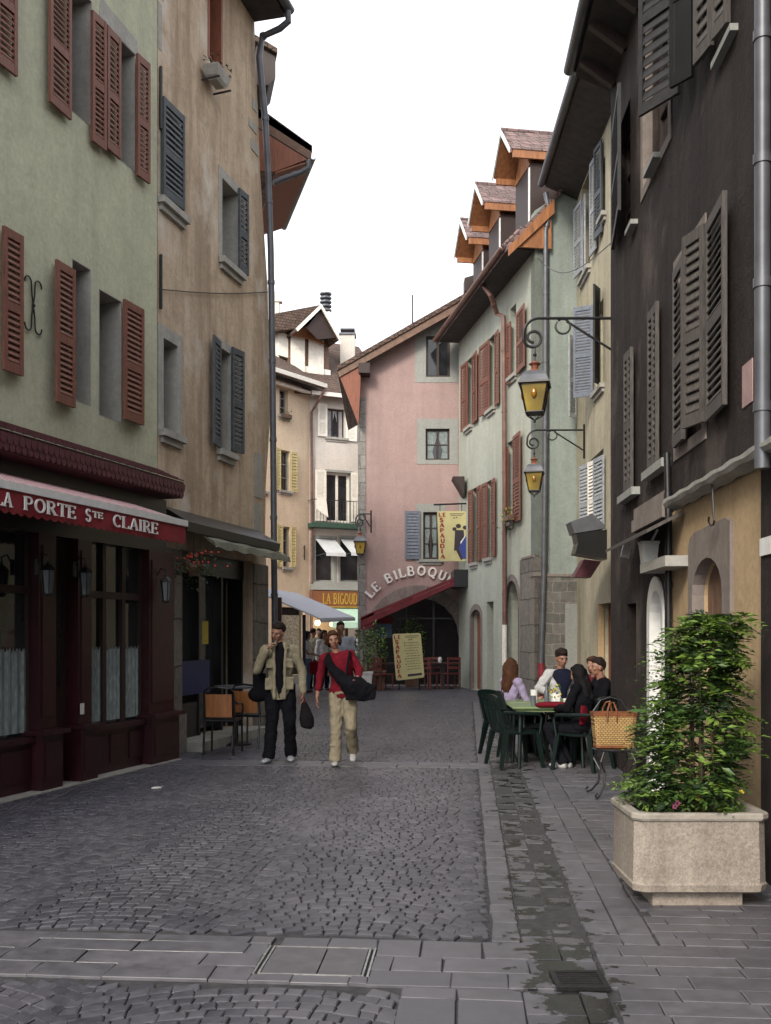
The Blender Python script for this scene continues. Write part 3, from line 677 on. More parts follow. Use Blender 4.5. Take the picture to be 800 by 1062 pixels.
def C_houses():
    # cream house, angled, then the grey house beside it
    A, B = at(252,388,36.5), at(321,402,39.6)
    W = Wall((A.x,A.y), (B.x,B.y), (0,20))
    H = thing('townhouse', 'narrow cream house with yellow shutters at the far end of the street', 'house', (-4,39,0))
    ez = W.sz(321,404)[1]
    wins = {'t': W.rect(290,299,402,430), 'u': W.rect(291,301,466,508), 'l': W.rect(294,301,546,588), 'n': W.rect(266,276,464,508)}
    shop = rc(W.sz(287,650)[0], W.sz(316,650)[0], .01, 2.6)
    m = MB().mat(MATS['cream_plaster']); W.face(m, rc(0, W.len, 0, ez), [rc(*r) for r in wins.values()]+[shop], .3); m.obj('wall', H)
    body_box(W, H, 6, 0, ez-.05, 'cream_plaster', 0.01, W.len-.02, o=-.3)
    for r in wins.values(): window(W, H, r, .2, 1, 3, 'grey_trim', 'glass', sill='stone_trim')
    m = MB().mat(MATS['interior']); W.slab(m, shop[0][0], shop[1][0], .01, 2.6, -.295, -.28)
    m.obj('shop_backing', H)
    plain('shop_goods', (.30,.27,.20), .8, .7, 14); m = MB().mat(MATS['shop_goods']); W.slab(m, shop[0][0]+.05, shop[1][0]-.2, .3, 2.3, -.2, -.1); m.obj('shop_display', H)
    for (x0,x1,y0,y1) in ((283.5,287.2,463,507),(287.8,291.2,464,508),(302,308.5,468,510),(285,288.5,543,586),(289,293,544,588),(302,307,546,588)):
        a0,a1,z0,z1 = W.rect(x0,x1,y0,y1,None,.05); shutter(W,H,a0,1,z0,z1,a1-a0,3,'yellow_shutter',slats=.11)
    # roof slope and fascia with white gutter
    m = MB().mat(MATS['brown_tiles']); m.prism([W.p(-.6,ez+.02,.7), W.p(-.6,ez+1.6,-1.6), W.p(-.6,ez+1.4,-1.6), W.p(-.6,ez-.1,.7)], W.u*(W.len+.75)); m.obj('roof', H)
    m = MB().mat(MATS['white_shutter']); W.slab(m, -.6, W.len+.15, ez-.02, ez+.14, .69, .78); W.slab(m, -.6, W.len+.0, ez-.28, ez-.18, .2, .34); m.obj('fascia', H)
    W1, H1, ez1 = W, H, ez
    drainpipe(H, [W.p(W.len+.1, ez+.0, .75), W.p(W.len-.1, ez-.45, .6), W.p(W.len-.02, ez-.9, .13), W.p(W.len-.02, .1, .13)], .05, 'copper_pipe', rings=6)
    # flower box under the top window
    a0,a1,z0,z1 = wins['t']
    plant_box(W.p((a0+a1)/2, z0-.02, .14), W.u, .5, 'leafy plant trailing from the top window of the cream house')
    # ---- grey house
    A2 = W.p(W.len, 0, 0); B2 = at(392,420,40.9)
    W = Wall((A2.x,A2.y), (B2.x,B2.y), (0,20)); WG = W
    H = thing('townhouse', 'pale grey house with white shutters, an iron balcony and a gabled roof dormer', 'house', (-2,41,0))
    ez = W.sz(345,412)[1]; o0 = W.sz(350,500)[0]
    wins = {'t': W.rect(340,358,423,453), 'm': W.rect(339,364,489,541), 'l1': W.rect(327.5,347.5,558,603), 'l2': W.rect(353,375,558,603)}
    shop = rc(W.sz(321.5,650)[0], W.len-.05, .01, W.sz(350,630)[1])
    m = MB().mat(MATS['grey_plaster']); W.face(m, rc(0.004, W.len, 0, ez), [rc(*r) for r in wins.values()]+[shop], .3); m.obj('wall', H)
    body_box(W, H, 7, 0, ez-.05, 'grey_plaster', 0.02, W.len, o=-1.2)
    window(W,H,wins['t'],.2,3,1,'dark_wood','glass',sill='stone_trim',curtain='curtain'); 
    window(W,H,wins['m'],.25,2,1,'white_shutter','glass',.09,surround='grey_trim',sw=.08)
    for k in ('l1','l2'): window(W,H,wins[k],.25,1,1,'grey_trim','glass',.07,surround='grey_trim',sw=.09)
    for (x0,x1,y0,y1,hh) in ((329.5,339.5,418,452,1),(359,370,421,457,-1),(327,338.5,487,540,1),(364.5,372,490,541,-1)):
        a0,a1,z0,z1 = W.rect(x0,x1,y0,y1,None,.05)
        if hh > 0: shutter(W,H,a1,-1,z0,z1,a1-a0,3,'white_shutter',slats=.05,rail=.09)
        else: shutter(W,H,a0,1,z0,z1,a1-a0,3,'white_shutter',slats=.05,rail=.09)
    # balcony
    a0, z0 = W.sz(325,545,.6); a1 = W.len+.1; zt = W.sz(325,517,.6)[1]
    plain('green_paint', (.03,.07,.05), .6, .3, 6); m = MB().mat(MATS['green_paint']); W.slab(m, a0, a1, z0-.04, z0+.14, .0, .6); b = m.obj('balcony', H)
    m = MB().mat(MATS['black_iron']); W.slab(m, a0, a1, zt-.03, zt, .56, .59)
    n = 22
    for i in range(n+1): a = a0+.02+(a1-a0-.04)*i/n; m.bar(W.p(a, z0+.14, .575), W.p(a, zt-.03, .575), .014, .014)
    for a in (a0+.015, a1-.015): m.bar(W.p(a, zt-.015, .58), W.p(a, zt-.015, 0), .025, .025)
    m.obj('railing', b)
    m = MB().mat(MATS['white_shutter']); a,z = W.sz(333,520,.3); m.loft([[W.p(a-.3,zt+.02,.6), W.p(a+.1,zt+.02,.6), W.p(a+.1,zt+.01,.57), W.p(a-.3,zt+.01,.57)],[W.p(a-.3,zt-.4,.62), W.p(a+.18,zt-.7,.62), W.p(a+.18,zt-.7,.6), W.p(a-.3,zt-.4,.6)]])
    tag(m.obj('hanging_cloth', None, base=W.p(a,zt,.6)), 'white cloth hung over the balcony rail of the grey house', 'cloth')
    # two drop-arm white window blinds
    plain('blind_cloth', (.55,.58,.60), .9, .1, 4)
    for k, lab in (('l1','left white drop awning over the ground floor window of the grey house'),('l2','right white drop awning nearest the pink house on the grey house')):
        a0,a1,z0,z1 = wins[k]; A_ = thing('window_awning', lab, 'awning', W.p((a0+a1)/2, z1, .1), 'small white window awnings on the grey house')
        m = MB().mat(MATS['blind_cloth']); zz = z1-.62
        m.loft([[W.p(a0,z1-.03,.02), W.p(a1,z1-.03,.02), W.p(a1,z1-.05,.02), W.p(a0,z1-.05,.02)],[W.p(a0+.1,zz,.85), W.p(a1+.1,zz,.85), W.p(a1+.1,zz-.02,.84), W.p(a0+.1,zz-.02,.84)],[W.p(a0+.1,zz-.13,.86), W.p(a1+.1,zz-.13,.86), W.p(a1+.1,zz-.13,.85), W.p(a0+.1,zz-.13,.85)]]); m.obj('cloth', A_)
        m = MB().mat(MATS['zinc'])
        for a in (a0+.03, a1): m.bar(W.p(a, z1-.7, .0), W.p(a+.08, zz-.02, .83), .02, .02)
        m.obj('arm', A_)
    m = MB().mat(MATS['grey_trim']); s0 = W.sz(321,605)[0]; zc = W.sz(340,604)[1]; W.slab(m, s0, W.len, zc-.09, zc, .0, .12)
    zd = W.sz(340,612)[1]; W.slab(m, s0, W.len, zd, zd+.22, .0, .18); m.obj('cornice', H)
    # shop sign
    z1 = W.sz(340,613)[1]; z0 = W.sz(340,629)[1]; S_ = thing('shop_sign', 'brown shop fascia with gold capital lettering under the grey house', 'sign', W.p(2.4,z0,.1))
    plain('sign_brown', (.20,.075,.03), .6, .2, 4); plain('gold', (.50,.33,.05), .45, .2, 8)
    m = MB().mat(MATS['sign_brown']); W.slab(m, s0, W.len, z0, z1, 0.002, .16); m.obj('board', S_)
    m = MB().mat(MATS['gold']); W.slab(m, s0, W.len, z0-.03, z0-.002, .0, .18); x0 = W.sz(335,620,.17)[0]; h = (z1-z0)*.68
    text(m, 'LA BIGOUDE', W.p(x0, z0+.1, .162), W.u, V((0,0,1)), W.n, h, wf=(W.sz(375,620,.17)[0]-x0)/text_w('LA BIGOUDE', h)); m.obj('lettering', S_)
    # mint awning under the sign
    plain('mint_cloth', (.42,.62,.50), .85, .1, 3); m = MB().mat(MATS['mint_cloth'])
    za = W.sz(350,630,.2)[1]; zb = W.sz(350,646,1.0)[1]; a0 = W.sz(334,630,.2)[0]
    m.loft([[W.p(a0,za,.02), W.p(W.len,za,.02), W.p(W.len,za-.03,.02), W.p(a0,za-.03,.02)],[W.p(a0,zb+.02,1.2), W.p(W.len,zb+.02,1.2), W.p(W.len,zb,1.2), W.p(a0,zb,1.2)],[W.p(a0,zb-.2,1.22), W.p(W.len,zb-.2,1.22), W.p(W.len,zb-.2,1.2), W.p(a0,zb-.2,1.2)]])
    tag(m.obj('awning', None, base=W.p(2.5,za,.1)), 'mint green shop awning below the brown lettered fascia', 'awning')
    # lit shop interior
    sx0, sx1 = shop[0][0], shop[1][0]; zt = shop[2][1]; m = MB().mat(plain('warm_interior', (.20,.07,.03), .8, .5, 3)); W.slab(m, sx0-.2, sx1, .01, zt+.1, -1.3, -1.28); W.slab(m, sx0-.2, sx1, zt+.05, zt+.1, -1.28, -.3); W.slab(m, sx0-.2, sx1, .0, .012, -1.28, -.0); m.obj('shop_interior', H)
    m = MB().mat(MATS['dark_wood'])
    for i, a in enumerate((sx0+.05, sx0+1.6)): W.slab(m, a, a+.1, 0, zt, -.28, -.15)
    W.slab(m, sx0+.15, sx1, .012, .9, -1.1, -.7); m.obj('shop_counter', H)
    lb = lit('lamp_lit', (1,.75,.42), 22)
    for px, py, r, lab in ((329.5,646,.10,'round glowing lamp hanging in the shop under the brown fascia'),(345.5,647.5,.09,'amber glowing lamp farther right inside the shop under the brown fascia')):
        a, z = W.sz(px, py, -.5); q = W.p(a, z, -.5); L_ = thing('pendant_lamp', lab, 'lamp', q); m = MB().mat(lb if px<340 else lit('lamp_amber',(1,.55,.15),8)); m.ball(q, (r,r,r) if px<340 else (.14,.05,.1), 6); m.obj('bulb', L_, smooth=True)
        m = MB().mat(MATS['black_iron']); m.tube([q+V((0,0,r*.9)), q+V((0,0,.4))], .012, 6); m.obj('flex', L_)
    # roof: main slope rises from the eaves, then the gabled dormer
    m = MB().mat(MATS['brown_tiles']); up = 3.2
    m.prism([W.p(-1.5,ez,.45), W.p(-1.5,ez+up,-3.4), W.p(-1.5,ez+up-.3,-3.4), W.p(-1.5,ez-.12,.45)], W.u*(W.len+2.2)); m.obj('roof', H)
    m = MB().mat(MATS['white_shutter']); W.slab(m, -.1, W.len+.5, ez-.1, ez+.05, .45, .54); m.obj('gutter', H)
    D = Wall(W.p(-2,0,-.9)[:2], W.p(W.len,0,-.9)[:2], (0,20))
    def dp(x, y, o=0): a, z = D.sz(x, y, o); return D.p(a, z, o)
    m = MB().mat(MATS['brown_wood']); m.prism([dp(299,352), dp(299,390), dp(341,396), dp(341,356)], -D.n*3)
    m.prism([dp(299,352), dp(341,356), dp(333,326)], -D.n*3); dr = m.obj('dormer', H)
    for x0, x1, y0, y1 in ((301.5,316,347,384),(320,335.5,352,387)):
        m = MB().mat(MATS['white_shutter']); m.prism([dp(x0,y0,.05), dp(x1,y0+1.5,.05), dp(x1,y1+2,.05), dp(x0,y1,.05)], D.n*.05)
        m.prism([dp(x0+1,y0+2,.09), dp(x1-1,y0+3.5,.09), dp(x1-1,y0+16,.09), dp(x0+1,y0+14.5,.09)], D.n*.02)
        m.prism([dp(x0+1,y0+18,.09), dp(x1-1,y0+19.5,.09), dp(x1-1,y1,.09), dp(x0+1,y1-2,.09)], D.n*.02); m.obj('dormer_shutter', dr)
    m = MB().mat(MATS['white_shutter']); m.prism([dp(289,343), dp(299,347), dp(299,371), dp(289,368)], -D.n*.3)
    m.prism([dp(296,376,.02), dp(343,384,.02), dp(343,392,.02), dp(296,388,.02)], -D.n*.1); m.obj('dormer_cheek', dr)
    m = MB().mat(MATS['orange_wood']); m.prism([dp(300,347,.3), dp(322,352,.3), dp(338,358,.3), dp(318,338,.3)], -D.n*.05); m.obj('gable_boarding', dr)
    # dormer roof: two slopes with overhanging barge boards
    ap, le, re = (333,316), (307,341), (352,350); o1 = 1.0
    m = MB().mat(MATS['brown_tiles']); back = -D.n*4.2
    m.prism([dp(*ap,o1), dp(*le,o1), dp(le[0],le[1]+3,o1), dp(ap[0],ap[1]+3.5,o1)], back); m.prism([dp(*ap,o1), dp(*re,o1), dp(re[0],re[1]+3,o1), dp(ap[0],ap[1]+3.5,o1)], back)
    m.prism([dp(333,316,.5), dp(307,341,.5), dp(284,343,.5), dp(286,325,.5)], back*.3); m.obj('dormer_roof', dr)
    m = MB().mat(MATS['white_shutter']); m.prism([dp(ap[0],ap[1]-.5,o1), dp(le[0]-.5,le[1],o1), dp(le[0]+1.5,le[1]+3,o1), dp(ap[0],ap[1]+4,o1)], D.n*.06); m.prism([dp(ap[0],ap[1]-.5,o1+.01), dp(re[0]+.5,re[1],o1), dp(re[0]-.5,re[1]+3,o1), dp(ap[0],ap[1]+4,o1)], D.n*.06); m.obj('bargeboard', dr)
    m = MB().mat(MATS['dark_wood']); m.prism([dp(333,321,.9), dp(318,340,.9), dp(330,352,.9), dp(350,350,.9)], -D.n*.05); m.obj('gable_soffit', dr)
    # chimneys
    C = thing('chimney_pipe', 'slim stacked metal flue rising behind the dormer ridge', 'flue', at(338,325,44)); m = MB().mat(MATS['zinc']); b = at(338,330,44)
    m.tube([b, at(338,304,44)], .12, 10)
    for i in range(5): q = at(338,305+i*4.3,44); m.lathe(q, [(.12,-.05),(.26,-.03),(.26,.03),(.12,.05)], 12)
    m.obj('flue_pipe', C)
    m = MB().mat(MATS['white_shutter']); m.box(at(339,336,44), .3, .3, 1.0); m.obj('flue_base', C)
    C = thing('chimney', 'grey rendered chimney with a metal cowl beside the roof dormer', 'chimney', at(360,375,42)); m = MB().mat(MATS['grey_plaster']); p0 = at(353,347,42); p1 = at(368,380,42)
    m.box(((p0.x+p1.x)/2, 42.3, (p0.z+p1.z)/2), p1.x-p0.x, .6, p0.z-p1.z); m.obj('stack', C)
    m = MB().mat(MATS['zinc']); m.box(((p0.x+p1.x)/2, 42.3, p0.z+.04), p1.x-p0.x+.1, .7, .08); m.box(((p0.x+p1.x)/2, 42.3, p0.z+.26), p1.x-p0.x, .5, .05)
    for x in (p0.x+.08, p1.x-.08): m.box((x, 42.3, p0.z+.16), .03, .03, .2)
    m.obj('cowl', C)
    m = MB().mat(MATS['grey_plaster']); q = at(286,340,40); m.box((q.x,40.2,q.z-.2), .26, .3, 2.6); m.prism([q+V((-.25,0,1.05)), q+V((.25,0,1.05)), q+V((0,0,1.5))], V((0,.35,0)))
    tag(m.obj('chimney', None, base=q), 'slender pointed chimney beside the brown drainpipe top', 'chimney')
    return WG

def plant_box(P, u, w, label, cat='plant', box='brown_wood', flower=None, n=90, hgt=.28, drop=.25, spread=.16, leaf=.035):
    T_ = thing('flower_box', label, cat, P); P = V(P); u = V(u); nn = V((u.y,-u.x,0))
    M = Matrix(((u.x,nn.x,0,0),(u.y,nn.y,0,0),(0,0,1,0),(0,0,0,1)))
    m = MB().mat(MATS[box]); m.box8([P+u*x+nn*y+V((0,0,z)) for z in (-.08,.06) for x,y in ((-w/2,-.07),(w/2,-.07),(w/2,.07),(-w/2,.07))]); m.obj('box', T_)
    m = MB().mat(MATS['leaf_mid']); rnd = random.Random(int(P.x*100))
    for i in range(n):
        c = P+u*rnd.uniform(-w/2,w/2)*1.15+nn*rnd.gauss(0,spread*.6)+V((0,0,rnd.uniform(-drop,hgt)))
        leafq(m, c, leaf*rnd.uniform(.7,1.3), rnd)
    m.obj('foliage', T_, recalc=False)
    if flower:
        m = MB().mat(MATS[flower])
        for i in range(n//5):
            c = P+u*rnd.uniform(-w/2,w/2)*1.1+nn*rnd.gauss(0,spread*.8)+V((0,0,rnd.uniform(-drop*.3,hgt*1.1))); m.ball(c, leaf*.55, 3)
        m.obj('flowers', T_)
    return T_

def leafq(m, c, s, rnd, d=None):
    """one pointed leaf, folded along its midrib"""
    t = V((rnd.gauss(0,1), rnd.gauss(0,1), rnd.gauss(0,.6))).normalized() if d is None else V(d).normalized()
    up = V((rnd.gauss(0,.4), rnd.gauss(0,.4), 1)); sd = t.cross(up)
    sd = sd.normalized() if sd.length > 1e-4 else t.orthogonal().normalized(); nn = sd.cross(t)
    c = V(c); m.add([c-t*s, c+sd*s*.42-t*s*.1+nn*s*.12, c+t*s*1.1-nn*s*.15, c-sd*s*.42-t*s*.1+nn*s*.12, c+t*s*.0], [(0,1,4),(1,2,4),(0,4,3),(4,2,3)])

def pink():
    Y = 31.0; A = at(373,600,Y+.0); B = at(500,600,Y-.0)
    W = Wall((A.x,Y), (B.x+1.6,Y), (0,0))
    H = thing('townhouse', 'pink gabled house with grey window surrounds at the bend of the street', 'house', (2,Y,0))
    g = lambda x, y, o=0: W.sz(x, y, o)
    wins = {'t': W.rect(442,467,348.5,391), 'm': W.rect(441.5,466.5,444.5,477), 'l': W.rect(439,455,531,580)}
    a0, a1 = g(391,600)[0], g(477,600)[0]; ztop = g(435,619)[1]
    arch = archpts(a0, a1, .012, ztop, (a1-a0)*.48, 16)
    p = [g(373,712)[0], 0]
    outer = [(0,0),(W.len,0),(W.len,g(560,262)[1]),g(480,312),(g(373,383)[0]*0, g(373,383)[1])]
    m = MB().mat(MATS['pink_plaster']); W.face(m, outer, [rc(*r) for r in wins.values()]+[arch], .35); m.obj('wall', H)
    m = MB().mat(MATS['pink_plaster']); W.slab(m, 0.01, W.len, 0, 9.3, -8, -1.6); m.obj('side_wall', H)
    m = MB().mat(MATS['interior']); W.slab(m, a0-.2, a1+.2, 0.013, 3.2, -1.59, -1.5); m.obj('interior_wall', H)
    window(W,H,wins['t'],.12,2,1,'dark_wood','glass',.07,surround='grey_trim',sw=.34)
    window(W,H,wins['m'],.14,2,2,'dark_wood','glass',.06,surround='grey_trim',sw=.26,curtain='lace')
    window(W,H,wins['l'],.14,2,3,'dark_wood','glass',.06,surround='grey_trim',sw=.22,sill='grey_trim',curtain='lace')
    s0,s1,z0,z1 = W.rect(420,436,530,580,None,.05); shutter(W,H,s1,-1,z0,z1,s1-s0,3,'blue_grey_shutter',slats=.09,rail=.07,label='blue-grey louvred shutter')
    # quoins
    m = MB().mat(MATS['quoins']); W.slab(m, -.05, g(379.5,600)[0], 0, g(375,412)[1], -.4, .025); m.obj('quoins', H)
    # arch voussoirs
    c = (a0+a1)/2; rr = (a1-a0)/2; rise = (a1-a0)*.48; zs = ztop-rise; m = MB().mat(MATS['brown_stone'])
    for i in range(11):
        t0, t1 = math.pi*i/11+.012, math.pi*(i+1)/11-.012
        pt = lambda t, k: (c+(rr+k)*math.cos(t), zs+(rise+k)*math.sin(t)); W.poly(m, [pt(t0,-.02), pt(t0,.36), pt(t1,.36), pt(t1,-.02)], -.3, .03)
    for s_, e_ in ((a0-.34,a0-.0),(a1+.0,a1+.34)):
        z = .0
        while z < zs-.1: W.slab(m, s_, e_, z+.008, min(zs, z+.42)-.008, -.3, .03); z += .42
    m.obj('arch_stones', H)
    # inside the arch: glazing bars and dark glass
    m = MB().mat(MATS['black_paint'])
    for x in (a0+.9, a0+1.75): W.slab(m, x, x+.06, .013, 2.6, -.9, -.84)
    W.slab(m, a0, a1, 2.05, 2.1, -.905, -.845); m.obj('glazing_bars', H)
    # roof along the gable with fascia
    m = MB().mat(MATS['brown_wood']); m.prism([W.p(*g(350,383,.5),.5), W.p(*g(352,391,.5),.5), W.p(*g(482,318,.5),.5), W.p(*g(482,307,.5),.5)], V((0,.1,0))); m.obj('bargeboard', H)
    m = MB().mat(MATS['brown_tiles']); m.prism([W.p(*g(349,380,.55),.55), W.p(*g(350,384,.55),.55), W.p(*g(484,308,.55),.55), W.p(*g(484,303,.55),.55)], V((0,9,0)))
    m.prism([W.p(*g(484,303,.55),.55), W.p(*g(484,308,.55),.55), W.p(*g(620,240,.55),.55), W.p(*g(620,235,.55),.55)], V((0,9,0))); m.obj('roof', H)
    m = MB().mat(MATS['red_wood']); m.prism([W.p(*g(352,388,.45),.45), W.p(*g(374,378,.45),.45), W.p(*g(374,398,.45),.45), W.p(*g(372,440,.45),.45)], V((0,.3,0)))
    m.mat(MATS['dark_wood']); m.box(W.p(*g(378,381,.2),.2)+V((0,0,-.1)), .35, .7, .3); m.obj('eaves_bracket', H)
    m = MB().mat(MATS['zinc']); q = at(428,331,32); m.bar(q-V((0,0,.3)), at(428,306,32), .04, .04); m.obj('aerial', H)
    # lettering LE BILBOQUET on an arc of raised letters
    S_ = thing('wall_sign', 'arched row of raised white letters reading LE BILBOQUET on the pink wall', 'sign', W.p(*g(430,600),.05))
    m = MB().mat(MATS['letter_white']); P3 = [g(385,621,.04), g(432,596.5,.04), g(478,615,.04)]
    (x1,y1),(x2,y2),(x3,y3) = P3; dd = 2*(x1*(y2-y3)+x2*(y3-y1)+x3*(y1-y2))
    ux = ((x1*x1+y1*y1)*(y2-y3)+(x2*x2+y2*y2)*(y3-y1)+(x3*x3+y3*y3)*(y1-y2))/dd; uy = ((x1*x1+y1*y1)*(x3-x2)+(x2*x2+y2*y2)*(x1-x3)+(x3*x3+y3*y3)*(x2-x1))/dd
    rad = math.hypot(x1-ux, y1-uy); t = math.atan2(y1-uy, x1-ux); tend = math.atan2(y3-uy, x3-ux); txt = 'LE BILBOQUET'; h = .29; tw = text_w(txt, h, .1); k = (t-tend)*rad/(tw)*.98
    for ch in txt:
        w = (GL[ch][0]+.1)*h*k; tm = t-w/2/rad; ex = W.u*math.sin(tm)-V((0,0,1))*math.cos(tm); ey = W.u*math.cos(tm)+V((0,0,1))*math.sin(tm)
        Pq = W.p(ux+rad*math.cos(tm), uy+rad*math.sin(tm), .04)-ex*w*.45; glyph(m, ch, Pq, ex*k, ey, W.n, h*.95, .05, 1.5); t -= w/rad
    m.obj('lettering', S_)
    # red awning, fixed on the wall at right, sloping down to the left in front of the pink gable
    AW = thing('awning', 'dark red awning sloping down across the pink house cafe arch', 'awning', at(430,640,30.2))
    tl, tr = at(374,640,29.4), at(484,593,29.4); tl2, tr2 = V((tl.x,30.85,tl.z)), V((tr.x,30.85,tr.z)); dn = V((0,0,-.04))
    plain('awning_red', (.16,.02,.028), .8, .25, 4); m = MB().mat(MATS['awning_red']); m.box8([tl+dn*2.5,tr+dn*2.5,tr2+dn,tl2+dn,tl,tr,tr2,tl2]); m.obj('canopy', AW)
    m = MB().mat(MATS['awning_red']); m.prism([tl+V((0,-.02,-.11)), tr+V((0,-.02,-.11)), tr+V((0,-.02,-.24)), tl+V((0,-.02,-.30))], V((0,.01,0))); m.obj('side_flap', AW)
    m = MB().mat(MATS['awning_red']); m.box8([tl+V((0,-.02,-.42)), tl+V((.02,-.02,-.42)), tl2+V((.02,0,-.42)), tl2+V((0,0,-.42)), tl+V((0,-.02,-.05)), tl+V((.02,-.02,-.05)), tl2+V((.02,0,-.05)), tl2+V((0,0,-.05))])
    m.prism([tl+V((.02,0,-.045)), tl+V((.02,0,-.4)), at(388,640,29.4)+V((0,0,-.25)), at(388,634,29.4)-V((0,0,.03))], V((0,.01,0))); m.obj('valance', AW)
    m = MB().mat(MATS['black_paint']); m.bar(at(388,640,29.6), at(470,609,29.6), .05, .05); m.bar(at(388,640,30.7), at(470,609,30.7), .05, .05); m.box(at(478,601,30.1), .5, 1.5, .5); m.obj('folding_arm', AW)
    # hanging sign above: bracket, board
    HS = thing('hanging_sign', 'yellow hanging sign with red vertical lettering beside the pink house window', 'sign', at(468,529,29.6))
    Yq = 29.6; m = MB().mat(MATS['black_iron']); m.tube([at(450,523.5,Yq), at(488,522,Yq)], .025, 6); m.tube([at(456.5,523,Yq), at(456.5,530,Yq)], .012, 5); m.tube([at(479,522.5,Yq), at(479,530,Yq)], .012, 5); m.obj('bracket', HS)
    sign_board(HS, [at(453.5,530,Yq), at(484,530,Yq), at(484,582,Yq), at(455.5,582,Yq)], False)
    # standing menu board
    MBd = thing('menu_board', 'yellow menu board with red vertical lettering standing before the pink cafe arch', 'sign', at(424,713,28.6)); MBd.location.z = 0
    Yq = 28.6; sign_board(MBd, [at(407,657.5,Yq), at(436.5,656.5,Yq), at(440.5,702.5,Yq), at(411,706,Yq)], True)
    m = MB().mat(MATS['black_iron'])
    for x in (414, 435): q = at(x, 700, Yq+.05); m.bar(V((q.x,Yq+.05,0)), q+V((0,0,.3)), .03, .03); m.bar(V((q.x,Yq+.5,0)), q+V((0,0.05,.6)), .03, .03)
    m.obj('legs', MBd)
    return W, H

def sign_board(parent, q, menu):
    """q: corners tl, tr, br, bl"""
    if 'sign_yellow' not in MATS:
        plain('sign_yellow', (.55,.50,.24), .6, .08, 5); plain('sign_red', (.30,.012,.02), .6, .1, 5); plain('sign_ink', (.03,.02,.03), .6, .1, 5); plain('sign_blue', (.03,.05,.25), .6, .2, 20)
    tl, tr, br, bl = [V(p) for p in q]; n = V((0,-1,0))
    P = lambda u, v, o=.0: (tl.lerp(tr,u)).lerp(bl.lerp(br,u), v)+n*o
    pts = []; r = .07
    for cx, cy, t0 in ((1-r,r*.7,-90),(1-r,1-r*.7,0),(r,1-r*.7,90),(r,r*.7,180)):
        for k in range(5): t = R(t0+k*22.5); pts.append(P(cx+r*math.cos(t), cy+r*.7*math.sin(t)))
    m = MB().mat(MATS['sign_yellow']); m.prism(pts, -n*.03); m.obj('board', parent)
    m = MB().mat(MATS['sign_red']); ex = (tr-tl).normalized(); ey = -(bl-tl).normalized(); H = (bl-tl).length; wd = (tr-tl).length
    s = 'LESAPAUDIA'; y0 = .03
    for i, ch in enumerate('LSAPAUDIA'):
        hh = H*.078; vv = .035+.104*i
        if i == 0:
            for j, c2 in enumerate('LE'): glyph(m, c2, P(.05+.14*j, vv+.078, .002), ex, ey, n, hh, .008, 1.7)
        else: glyph(m, ch, P(.07+.015*math.sin(i*3), vv+.078, .002), ex*1.5, ey, n, hh, .008, 1.8)
    m.obj('lettering', parent)
    m = MB().mat(MATS['sign_ink']); rnd = random.Random(3)
    def ln(u0, u1, v, h_): m.prism([P(u0,v,.004), P(u1,v,.004), P(u1,v+h_,.004), P(u0,v+h_,.004)], n*.003)
    ln(.42,.93,.05,.010); ln(.45,.85,.085,.008); ln(.55,.60,.13,.02); ln(.63,.68,.12,.02)
    if menu:
        for i in range(11):
            v = .2+i*.058; x = .42; 
            if i in (0,1,3,6,8): ln(.38,.42,v-.006,.022); x = .45
            while x < .88: w = rnd.uniform(.04,.11); ln(x, min(.92,x+w), v, .010); x += w+.02
        ln(.42,.92,.89,.05)
        m.obj('small_print', parent)
    else:
        m.obj('small_print', parent)
        m = MB().mat(MATS['sign_ink'])
        for cx, cy, rr in ((.72,.30,.06),(.58,.36,.05),(.95,.33,.055)):
            m.prism([P(cx+rr*1.5*math.cos(R(30*k)), cy+rr*.75*math.sin(R(30*k)), .004) for k in range(12)], n*.003)
        m.prism([P(.6,.38,.0045), P(.9,.38,.0045), P(.98,.9,.0045), P(.8,.98,.0045), P(.62,.78,.0045), P(.55,.8,.0045)], n*.003); m.obj('painted_figures', parent)
        m = MB().mat(MATS['sign_blue']); m.prism([P(.72,.72,.009), P(.98,.5,.009), P(.98,.95,.009), P(.86,.95,.009)], n*.003)
        m.mat(MATS['letter_white']); m.prism([P(.78,.62,.013), P(.96,.48,.013), P(.97,.50,.013), P(.79,.66,.013)], n*.002); m.obj('painted_skirt', parent)
